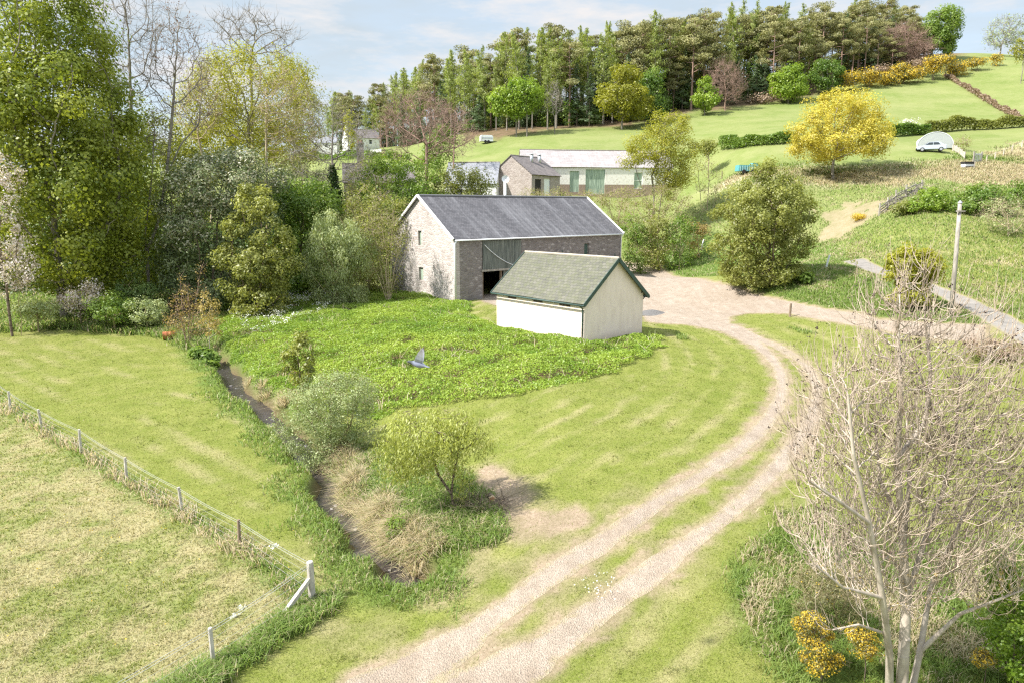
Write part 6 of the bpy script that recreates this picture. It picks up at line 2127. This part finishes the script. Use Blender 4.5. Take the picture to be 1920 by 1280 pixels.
# scraps of white fleece
for px, py, lab, dz in ((518, 1030, 'white scrap of fleece caught on the fence wire near the corner post', .75), (452, 1141, 'right-hand one of two white fleece scraps on the pasture', .03), (440, 1156, 'left-hand one of two white fleece scraps on the pasture', .03)):
    if dz > .5:
        a, b = tops[6][0], tops[7][0]
        q = a.lerp(b, .52); p = np.array(corner) + np.array(q) + np.array([0, 0, 1.02])
    else:
        p = ground_at(px, py) + np.array([0, 0, dz])
    C = rng.normal(size=(26, 3)) * np.array([.06, .04, .025])
    o = link('fleece_scrap', quad_mesh('fleece_scrap', leaves(C, .10, .07), rng.random(26)), None, LEAF['white'])
    o.location = tuple(p); tag(o, lab, 'fleece')

# stones lying in the stream
proto = None
for i in range(26):
    k = int(rng.integers(4, len(STREAM) - 2))
    q = STREAM[k] + rng.normal(size=2) * np.array([.22, .3])
    zz = wz[k]
    if proto is None:
        bm = bmesh.new(); bmesh.ops.create_icosphere(bm, subdivisions=2, radius=.1)
        for v in bm.verts: v.co = Vector((v.co.x * 1.3, v.co.y * .9, v.co.z * .6)) * (1 + .25 * math.sin(v.co.x * 31 + v.co.y * 17))
        me = bpy.data.meshes.new('stone'); bm.to_mesh(me); bm.free()
        o = link('stone', me, None, plain_mat('stream_stone', (.24, .22, .21), .7, .3, 14)); proto = o
        tag(o, 'pale stone lying in the peaty stream', 'stone', 'stones in the stream')
    else:
        o = proto.copy(); COL.objects.link(o)
    s_ = .3 + .7 * rng.random() ** 2
    o.location = (q[0], q[1], zz + .01); o.scale = (s_, s_, s_ * .8); o.rotation_euler = (0, 0, rng.random() * 6)

# ------------------------------------------------------------------ the pigeon in flight
def pigeon():
    p = at(786, 682, 13.5)
    root = empty('pigeon', p, 0, 'grey pigeon flying low over the nettle bed with a raised wing', 'bird')
    s = 13.5 / 1310.0
    bm = bmesh.new()
    # one continuous body: head at the left, tail to the lower right
    st = [(-.235, .050, .008), (-.225, .048, .022), (-.20, .045, .031), (-.175, .040, .030), (-.15, .030, .036), (-.11, .018, .052), (-.05, .0, .068), (.02, -.014, .066), (.08, -.028, .050), (.13, -.044, .034), (.17, -.058, .026), (.205, -.07, .02)]
    prev = None
    for x, z, r in st:
        flat = 1.0 if x < .1 else .45
        ringv = [bm.verts.new((x, r * math.cos(a) * (1 if x < .1 else 1.7), z + r * flat * math.sin(a))) for a in np.linspace(0, 2 * math.pi, 13)[:-1]]
        if prev:
            for i in range(12): bm.faces.new((prev[i], prev[(i + 1) % 12], ringv[(i + 1) % 12], ringv[i]))
        else: bm.faces.new(ringv[::-1])
        prev = ringv
    bm.faces.new(prev)
    me = bpy.data.meshes.new('body'); bm.to_mesh(me); bm.free()
    for f in me.polygons: f.use_smooth = True
    t = NT('pigeon_plumage'); sep = t.new('SeparateXYZ'); t.l.new(t.co(), sep.inputs[0])
    c = t.ramp(t.math('ADD', t.math('MULTIPLY', sep.outputs[0], 2.0), .5), [(.04, (.045, .055, .055)), (.20, (.075, .085, .10)), (.32, (.20, .22, .30)), (.75, (.26, .28, .36)), (.95, (.45, .46, .50))])
    link('body', me, root, t.finish(c, .7, t.bump(t.noise(60, 3), .2, .005)))
    mb = MB(); mb.tube([(-.232, 0, .048), (-.262, 0, .042)], [.007, .002], 6); mb.build('beak', M['dark'], root)
    for yy in (-.024, .024):
        mb = MB(); mb.tube([(-.212, yy, .053), (-.212, yy * 1.15, .053)], .005, 6); mb.build('eye', M['dark'], root)
    t = NT('pigeon_wing'); sep = t.new('SeparateXYZ'); t.l.new(t.co(), sep.inputs[0])
    c = t.ramp(t.math('MULTIPLY', sep.outputs[2], 3.0), [(.05, (.25, .28, .38)), (.45, (.42, .43, .50)), (.75, (.36, .35, .38)), (1.0, (.16, .15, .15))])
    bar_ = t.noise(1.0, 3, .6, t.mapping((60, 20, 4)))
    mw = t.finish(t.mix(1.0, c, t.ramp(bar_, [(.3, .75), (.7, 1.15)]), 'MULTIPLY'), .75)
    for sgn in (-1, 1):
        # wing raised: root along the back, tip high; feathers make a scalloped trailing edge
        lead = [(-.09, .03, .045), (-.075, .07, .13), (-.03, .09, .21), (.03, .10, .28), (.07, .105, .315)]
        trail = [(.07, .03, .02), (.085, .065, .08), (.095, .085, .15), (.095, .097, .215), (.09, .104, .27)]
        mb = MB()
        for k in range(4):
            a, b, c2, d2 = lead[k], lead[k + 1], trail[k + 1], trail[k]
            q = [(x, sgn * y, z) for x, y, z in (a, b, c2, d2)]
            mb.prism(q, (0, sgn * .006, 0))
        w = mb.build('wing', mw, root)
        w.data.polygons.foreach_set('use_smooth', np.zeros(len(w.data.polygons), bool))
    return root
pigeon()

# ------------------------------------------------------------------ farm buildings further off
def house(name, label, cat, base, rz, L, W, e, r, wallm, roofm, openings=(), chimneys=(), oh=.25, plinth=None, band=None):
    """x along the ridge, y across; the wall with y=0 faces -y. openings: (wall, u0,u1,z0,z1,kind,mat), wall in front/gable"""
    root = empty(name, base, rz, label, cat)
    mb = MB()
    th = .35
    fh = [(o[1], o[2], o[3] + 1, o[4] + 1) for o in openings if o[0] == 'front']
    gh = [(o[1], o[2], o[3] + 1, o[4] + 1) for o in openings if o[0] == 'gable']
    wall_face(mb, (th, 0, -1), (1, 0, 0), (0, 1, 0), L - 2 * th, e + 1, th, [(a - th, b - th, c, d) for a, b, c, d in fh])
    wall_face(mb, (L - th, W, -1), (-1, 0, 0), (0, -1, 0), L - 2 * th, e + 1, th, [])
    wall_face(mb, (0, W, -1), (0, -1, 0), (1, 0, 0), W, 0, th, gh, top=lambda u: gab(W, e, r)(u) + 1)
    wall_face(mb, (L, 0, -1), (0, 1, 0), (-1, 0, 0), W, 0, th, [], top=lambda u: gab(W, e, r)(u) + 1)
    mb.build('wall', wallm, root)
    sl = (r - e) / (W / 2)
    roof_slab('roof', (-.15, -oh, e - sl * oh + .05), (L + .15, -oh, e - sl * oh + .05), (L + .15, W / 2, r + .05), (-.15, W / 2, r + .05), .08, roofm, root, 2)
    roof_slab('roof', (L + .15, W + oh, e - sl * oh + .05), (-.15, W + oh, e - sl * oh + .05), (-.15, W / 2, r + .05), (L + .15, W / 2, r + .05), .08, roofm, root, 2)
    mb = MB(); mb.tube([(-.15, W / 2, r + .07), (L + .15, W / 2, r + .07)], .1, 6); mb.build('ridge', BARK['grey'], root)
    for wl_, u0, u1, z0, z1, kind, mat in openings:
        mb = MB()
        if wl_ == 'front': mb.box(u0, u1, .15, .2, z0, z1)
        else: mb.box(.15, .2, W - u1, W - u0, z0, z1)
        o = mb.build(kind, mat, root)
        if kind == 'window':
            f = MB()
            def fb(a0, a1, c0, c1):
                if wl_ == 'front': f.box(a0, a1, .10, .145, c0, c1)
                else: f.box(.10, .145, W - a1, W - a0, c0, c1)
            fb(u0, u0 + .06, z0, z1); fb(u1 - .06, u1, z0, z1); fb(u0 + .06, u1 - .06, z1 - .06, z1); fb(u0 + .06, u1 - .06, z0, z0 + .06)
            fb(u0 + .06, u1 - .06, (z0 + z1) / 2 - .03, (z0 + z1) / 2 + .03)
            f.build('frame', M['white_wood'], o)
    for cx, cy_, w, h, mat in chimneys:
        mb = MB(); mb.box(cx - w / 2, cx + w / 2, cy_ - w / 2, cy_ + w / 2, r - .9, r + h); mb.box(cx - w / 2 - .08, cx + w / 2 + .08, cy_ - w / 2 - .08, cy_ + w / 2 + .08, r + h, r + h + .15)
        ch = mb.build('chimney', mat, root)
        for q in (-.2, .2):
            mb = MB(); mb.tube([(cx + q * w, cy_, r + h + .15), (cx + q * w, cy_, r + h + .65)], [.16, .13], 8); mb.build('chimney_pot', BARK['red'], ch)
    return root


def wash_mat(name, col, low, z):
    t = NT(name)
    n = t.noise(3.0, 5, .65)
    sep = t.new('SeparateXYZ'); t.l.new(t.co(), sep.inputs[0])
    c = t.mix(t.ramp(n, [(.52, 0.0), (.72, .75)]), col, low)
    f = t.ramp(t.math('ADD', sep.outputs[2], t.math('MULTIPLY', t.math('SUBTRACT', n, .5), .5)), [(0, 0.0), (1, 1.0)])
    m = t.math('GREATER_THAN', sep.outputs[2], z)
    st = t.mix(t.ramp(t.noise(5.0, 4, .7, t.mapping((1, 1, 1.8))), [(.35, 0.0), (.65, 1.0)]), tuple(x * .6 for x in low), low)
    c = t.mix(m, st, c)
    return t.finish(c, .9, t.bump(n, .4, .03), .1)


GLASS = plain_mat('window_glass', (.04, .05, .06), .1, .1, spec=.6)
m_sand = rubble_mat('sandstone', [(.27, .225, .20), (.38, .33, .305), (.31, .265, .24), (.44, .39, .365)], (.40, .355, .325))
m_wash = wash_mat('flaking_whitewash', (.78, .75, .71), (.36, .27, .22), 2.3)
m_white = harl('white_harling', (.80, .80, .79), (.68, .68, .66))
m_pale_roof = slate_mat('pale_weathered_roof', (.29, .265, .265), (.37, .34, .34), (.46, .42, .42), .5, .9, .6)
m_blue_slate = slate_mat('light_blue_slate', (.24, .25, .28), (.30, .31, .34), (.44, .45, .48), .25, .3, .5)
m_brown_slate = slate_mat('brown_grey_slate', (.13, .115, .115), (.20, .175, .17), (.34, .30, .29), .25, .3, .5)

def place(px, py, Y):
    p = at(px, py, Y); return p

# long whitewashed range, its eaves at y 311 of the photograph
Ys = 124
a, b = at(1030, 312, Ys), at(1262, 309, Ys + 3)
Lr = float(np.hypot(*(b - a)[:2])); rz = math.atan2(b[1] - a[1], b[0] - a[0])
zb = float(ground_z(a[0] + 6, a[1]))
zb = a[2] - 5.4
base = np.array([a[0] - 4.5, a[1] - 4.5 * math.tan(rz), zb])
u = lambda px: (px - 1030) * Ys / 1310.0 + 4.5
house('steading_range', 'long whitewashed steading with pale weathered roof and green doors behind the barn', 'farm building', base, rz, Lr + 4.5, 7.2, 5.4, 8.35, m_wash, m_pale_roof,
      [('front', u(1069), u(1087), 1.0, 4.6, 'door', M['green_door']), ('front', u(1099), u(1136), .6, 4.9, 'door', M['green_door']), ('front', u(1192), u(1208), 1.6, 4.4, 'window', M['green_door'])])
# stone wing with its gable towards the camera
Yg = 116
ap = at(958, 292, Yg)
rzg = math.radians(52)
Wg = 8.4
zg = ap[2] - 7.4
dxy = np.array([math.cos(rzg), math.sin(rzg)]); nxy = np.array([-math.sin(rzg), math.cos(rzg)])
bg = ap[:2] - nxy * Wg / 2
wing = house('stone_wing', 'small stone wing with a gable end and two metal flues at the steading', 'farm building', (bg[0], bg[1], zg), rzg, 8.0, Wg, 4.4, 7.4, m_sand, m_brown_slate,
             [('front', .9, 2.6, 0.2, 3.6, 'door', M['dark']), ('front', 3.4, 5.2, .2, 3.8, 'door', M['white_metal'])])  # the dark door stands for an opening, its shade painted near-black
for x, y in ((4.0, 3.0), (6.2, 3.0)):
    mb = MB(); mb.tube([(x, y, 6.2), (x, y, 7.7)], .28, 10); mb.tube([(x, y, 7.7), (x, y, 7.85)], [.36, .3], 10); mb.build('flue', M['galv'], wing, smooth=True)
# slate-roofed wing to its left
Yw = 119
a, b = at(842, 306, Yw), at(936, 304, Yw - 1)
Lw = float(np.hypot(*(b - a)[:2])); rzw = math.atan2(b[1] - a[1], b[0] - a[0])
house('slate_wing', 'white walled wing with a light blue slate roof left of the stone gable', 'farm building', (a[0] + math.sin(rzw) * 3.6, a[1] - 3.6, a[2] - 6.6), rzw, Lw, 7.2, 3.2, 6.6, m_white, m_blue_slate, [('front', 2, 3, 1, 2.2, 'window', GLASS), ('front', 5, 6, 1, 2.2, 'window', GLASS)])
# satellite dish on a pale pole
p = spot(946, 372, 110)
dish = empty('satellite_dish', p, 0, 'white satellite dish on a pale pole in front of the stone gable', 'dish')
c = at(947, 337, 110) - p
mb = MB(); mb.tube([(c[0], c[1] + .15, -.5), (c[0], c[1] + .15, c[2])], .22, 8); mb.build('pole', M['white_metal'], dish, smooth=True)
mb = MB(); mb.tube([(c[0], c[1] + .1, c[2]), (c[0] + .02, c[1] - .02, c[2] + .01), (c[0] + .05, c[1] - .16, c[2] + .05), (c[0] + .06, c[1] - .22, c[2] + .07)], [.08, .35, .58, .60], 16, caps=False); mb.build('bowl', M['white_metal'], dish, smooth=True)
# hidden sandstone house with a chimney
Yh = 112
ap = at(692, 308, Yh)
house('sandstone_house', 'sandstone house with grey roof and tall chimney half hidden by trees', 'house', (ap[0] - 3.4, ap[1] - 3.2, ap[2] - 6.4), math.radians(12), 11, 6.6, 3.6, 6.4, m_sand, m_brown_slate,
      [('front', 1.2, 2.2, 1.2, 2.6, 'window', GLASS), ('front', 5.0, 6.0, 1.2, 2.6, 'window', GLASS)], [(2.7, 3.3, 1.15, 3.1, m_sand)])
# white cottage and outbuilding far off
Yc = 214
ap = at(670, 251, Yc)
house('white_cottage', 'white harled cottage with dark roof far off beyond the trees', 'house', (ap[0] - 2.2, ap[1] - 3.2, ap[2] - 3.9), math.radians(28), 9.5, 6.2, 2.7, 5.2, m_white, m_brown_slate,
      [('front', 1.0, 1.9, .9, 2.1, 'window', GLASS), ('front', 3.6, 4.5, .1, 2.1, 'door', M['green_paint']), ('front', 6.4, 7.3, .9, 2.1, 'window', GLASS), ('gable', 2.4, 3.4, 1.0, 2.2, 'window', GLASS)], [(.8, 3.1, .8, .8, m_white)])
ap = at(577, 275, Yc + 2)
house('white_outbuilding', 'low white outbuilding left of the distant cottage', 'outbuilding', (ap[0], ap[1], ap[2] - 1.0), math.radians(4), 8.6, 5, 2.2, 3.9, m_white, m_blue_slate, [('front', 2, 2.9, .8, 1.7, 'window', GLASS), ('front', 5, 5.9, .8, 1.7, 'window', GLASS)])
# white garden wall of the cottage
a, b = spot(560, 287, 207), spot(715, 283, 205)
mb = MB(); mb.prism([tuple(a + np.array([0, 0, -.6])), tuple(b + np.array([0, 0, -.6])), tuple(b + np.array([0, 0, .9])), tuple(a + np.array([0, 0, .9]))], (0, .35, 0))
tag(mb.build('garden_wall', m_white), 'low white wall running below the distant cottage', 'wall')

# ------------------------------------------------------------------ polytunnel, car, trough, gates on the hill
Yp = 114
pc = spot(1753, 280, Yp)
pt = empty('polytunnel', pc, math.radians(-24), 'white translucent polytunnel dome behind the parked car', 'polytunnel')
Wt, Ht, Lt = 5.0, 2.45, 6.5
def arch(k): 
    a = math.pi * k
    return (-math.cos(a) * Wt / 2, math.sin(a) ** .85 * Ht - .05)
V_, F_ = [], []
for j, y in enumerate(np.linspace(0, Lt, 9)):
    for i in range(17):
        x, z = arch(i / 16); V_.append((x, y, z))
for j in range(8):
    for i in range(16): q = j * 17 + i; F_.append((q, q + 1, q + 18, q + 17))
me = bpy.data.meshes.new('cover'); me.from_pydata(V_, [], F_)
for f in me.polygons: f.use_smooth = True
t = NT('polythene'); cn = t.noise(2.5, 4, .6)
mat_poly = t.leafy(t.mix(cn, (.48, .52, .56), (.68, .71, .74)), .45, .12, .2)
link('cover', me, pt, mat_poly)
for y in (0.02, Lt - .02):
    mb = MB(); mb.prism([(arch(i / 16)[0], y, arch(i / 16)[1]) for i in range(17)], (0, .015, 0)); mb.build('end_sheet', mat_poly, pt)
for y in np.linspace(0, Lt, 6):
    mb = MB(); mb.tube([(arch(i / 16)[0] * 1.01, y, arch(i / 16)[1] * 1.01 + .02) for i in range(17)], .045, 5); mb.build('hoop', M['white_metal'], pt)

def car(p, rz):
    root = empty('parked_car', p, rz, 'pale silver hatchback parked side-on before the polytunnel', 'car')
    paint = plain_mat('silver_paint', (.42, .47, .54), .25, .03, spec=.6)
    W2 = .80
    prof = [(-2.0, .30), (-2.03, .55), (-1.95, .78), (-1.1, .92), (-.45, 1.38), (.9, 1.42), (1.55, 1.05), (1.95, .95), (2.0, .55), (1.97, .30)]
    mb = MB(); mb.prism([(x, -W2, z) for x, z in prof], (0, 2 * W2, 0)); mb.build('body', paint, root, bevel=.07)
    for s in (-1, 1):
        y = s * (W2 + .004)
        for q in ([(-.92, .98), (-.42, 1.32), (.1, 1.34), (.1, .98)], [(.18, .98), (.18, 1.34), (.78, 1.33), (1.1, 1.0)]):
            mb = MB(); mb.prism([(x, y - .004, z) for x, z in q], (0, s * .012, 0)); mb.build('window', GLASS, root)
        for x in (-1.25, 1.25):
            mb = MB(); mb.tube([(x, s * (W2 - .12), .31), (x, s * (W2 + .03), .31)], .31, 16); w = mb.build('wheel', M['dark'], root)
            mb = MB(); mb.tube([(x, s * (W2 + .025), .31), (x, s * (W2 + .045), .31)], .19, 12); mb.build('rim', M['galv'], w)
    mb = MB(); mb.prism([(-1.06, -.66, .965), (-1.06, .66, .965), (-.5, .6, 1.372), (-.5, -.6, 1.372)], (-.012, 0, .012)); mb.build('windscreen', GLASS, root)
    for s in (-.55, .55):
        mb = MB(); mb.tube([(-1.99, s, .68), (-2.05, s, .68)], .1, 10); mb.build('headlight', M['white_metal'], root)
    mb = MB(); mb.box(-2.09, -2.0, -.78, .78, .32, .5); mb.build('bumper', M['dark'], root)
car(spot(1746, 283, 110.8), math.radians(-27))

# rail fence that has half fallen down
fr = [spot(px, py, Y) for px, py, Y in ((1650, 385, 84.5), (1663, 381, 85), (1680, 377, 86), (1698, 371, 87), (1715, 367, 88), (1728, 362, 89))]
bf = empty('broken_fence', fr[0], 0, 'collapsed grey rail fence propped with dead branches on the hillside', 'fence')
for i, q in enumerate(fr):
    d = q - fr[0]
    mb = MB(); mb.tube([(d[0], d[1], d[2] - .3), (d[0] + .12 * math.sin(i * 2), d[1], d[2] + (1.5 if i != 4 else .9))], .11, 6); mb.build('post', M['timber_grey'], bf)
for i in range(5):
    a, b = fr[i] - fr[0], fr[i + 1] - fr[0]
    for k, zz in enumerate((.3, .65, 1.0)):
        j = .25 * math.sin(i * 5 + k * 3)
        mb = MB(); mb.bar((a[0], a[1] - .14, a[2] + zz), (b[0], b[1] - .14, b[2] + zz + j * (i > 0)), .06, .14); mb.build('rail', M['timber_grey'], bf)
nb = 120
sp0 = np.array([fr[min(4, int(k))] * (1 - (k % 1)) + fr[min(5, int(k) + 1)] * (k % 1) for k in rng.random(nb) * 4.6 + .4]) - fr[0]
sp0[:, 2] += .15 + rng.random(nb) * .8; sp0[:, 1] -= .2 + .3 * rng.random(nb)
A, B, ra, rb, _, _ = twigs(sp0, np.stack([rng.normal(size=nb), .3 * rng.normal(size=nb), .5 * rng.normal(size=nb)], -1), 1.3, .035, 2)
V, F_ = tubes(A, B, ra, rb, 4)
link('undergrowth', np_mesh('undergrowth', V, F_, np.arange(len(F_)) * 4), bf, BARK['grey'])

# black and white trough
p = spot(1813, 319, 101)
tr = empty('water_trough', p, math.radians(10), 'black and white trough beside the hillside gate', 'trough')
mb = MB(); mb.box(-.75, .75, -.4, .4, .05, .55); mb.build('tank', M['white_metal'], tr, bevel=.05)
mb = MB(); mb.box(-.82, .82, -.47, .47, .555, .85); mb.build('lid', M['dark'], tr, bevel=.05)
mb = MB(); mb.box(-.7, .7, -.43, -.405, .1, .22); mb.build('base_rail', M['dark'], tr)
lone_post(1826, 320, 100.5, .95, .07, M['timber_grey'], 'pale stub post touching the right end of the trough', 'fence_stake', 'post')
# gate
p = spot(1832, 305, 104)
gt = empty('field_gate', p, math.radians(20), 'grey slatted gate between two tall posts on the hillside', 'gate')
for x in (-.8, .8):
    mb = MB(); mb.box(x - .08, x + .08, -.08, .08, -.3, 1.6); mb.build('post', M['timber_grey'], gt)
for k in range(5):
    mb = MB(); x = -.6 + .3 * k; mb.box(x - .05, x + .05, -.03, .03, .15, 1.4); mb.build('bar', M['galv'], gt)
for z in (.35, 1.15):
    mb = MB(); mb.box(-.72, .72, .035, .07, z, z + .1); mb.build('rail', M['galv'], gt)
# pale stakes right of the polytunnel, and a fence line climbing to the right edge
st = [(1787, 279, 112), (1793, 284, 110.5), (1798, 289, 109), (1803, 293, 107.5), (1808, 297, 106)]
q0 = spot(*st[0])
sf = empty('stake_fence', q0, 0, 'short row of pale stakes and boards right of the polytunnel', 'fence')
pr = None
for i, s_ in enumerate(st):
    d = spot(*s_) - q0
    mb = MB(); mb.box(d[0] - .07, d[0] + .07, d[1] - .07, d[1] + .07, d[2] - .3, d[2] + 1.15); mb.build('post', BARK['pale'], sf)
    if pr is not None:
        mb = MB(); mb.bar((pr[0], pr[1] - .1, pr[2] + .55), (d[0], d[1] - .1, d[2] + .55), .04, .7); mb.build('board', BARK['pale'], sf)
    pr = d
st = [(1850, 300, 104), (1866, 293, 107), (1882, 287, 110), (1898, 280, 113), (1916, 274, 116), (1935, 268, 119)]
q0 = spot(*st[0])
hf = empty('hill_fence', q0, 0, 'thin post and wire fence climbing from the gate to the right edge', 'fence')
pts = []
for i, s_ in enumerate(st):
    d = spot(*s_) - q0
    mb = MB(); mb.tube([(d[0], d[1], d[2] - .3), (d[0], d[1], d[2] + 1.1)], .07, 6); mb.build('post', BARK['pale'], hf); pts.append((d[0], d[1], d[2] + 1.0))
mb = MB(); mb.tube(pts, .015, 4); mb.build('wire', m_wire, hf)

# teal feed trailer and white livestock trailer
p = spot(1398, 336, 106)
tt_ = empty('feed_trailer', p, math.radians(8), 'teal ribbed feed trailer in the bleached grass', 'trailer')
teal = plain_mat('teal_paint', (.09, .30, .32), .5, .15)
teal2 = plain_mat('pale_teal_paint', (.30, .50, .50), .5, .12)
mb = MB(); mb.prism([(-1.5, -.7, .35), (1.5, -.7, .35), (1.6, -.7, 1.2), (-1.4, -.7, 1.25)], (0, 1.4, 0)); mb.build('body', teal, tt_, bevel=.04)
for k in range(8):
    x = -1.25 + .36 * k
    mb = MB(); mb.box(x - .07, x + .07, -.76, -.702, .4, 1.15); mb.build('rib', teal2, tt_)
mb = MB(); mb.prism([(.6, -.5, 1.24), (1.6, -.5, 1.24), (1.4, -.5, 1.55), (.8, -.5, 1.55)], (0, 1.0, 0)); mb.build('hopper', teal, tt_)
for x in (-.7, .7):
    mb = MB(); mb.tube([(x, -.62, .3), (x, -.82, .3)], .3, 12); mb.build('wheel', M['dark'], tt_)
p = spot(912, 268, 168)
lt = empty('livestock_trailer', p, math.radians(12), 'small white trailer at the low end of the hill field', 'trailer')
mb = MB(); mb.prism([(-1.5, -.8, .4), (1.5, -.8, .4), (1.5, -.8, 1.5), (1.2, -.8, 1.8), (-1.3, -.8, 1.8), (-1.5, -.8, 1.5)], (0, 1.6, 0)); mb.build('body', M['white_metal'], lt, bevel=.05)
mb = MB(); mb.box(-1.3, 1.3, -.83, -.803, 1.05, 1.3); mb.build('vent', M['galv'], lt)
for x in (-.35, .35):
    mb = MB(); mb.tube([(x, -.7, .35), (x, -.9, .35)], .33, 12); mb.build('wheel', M['dark'], lt)
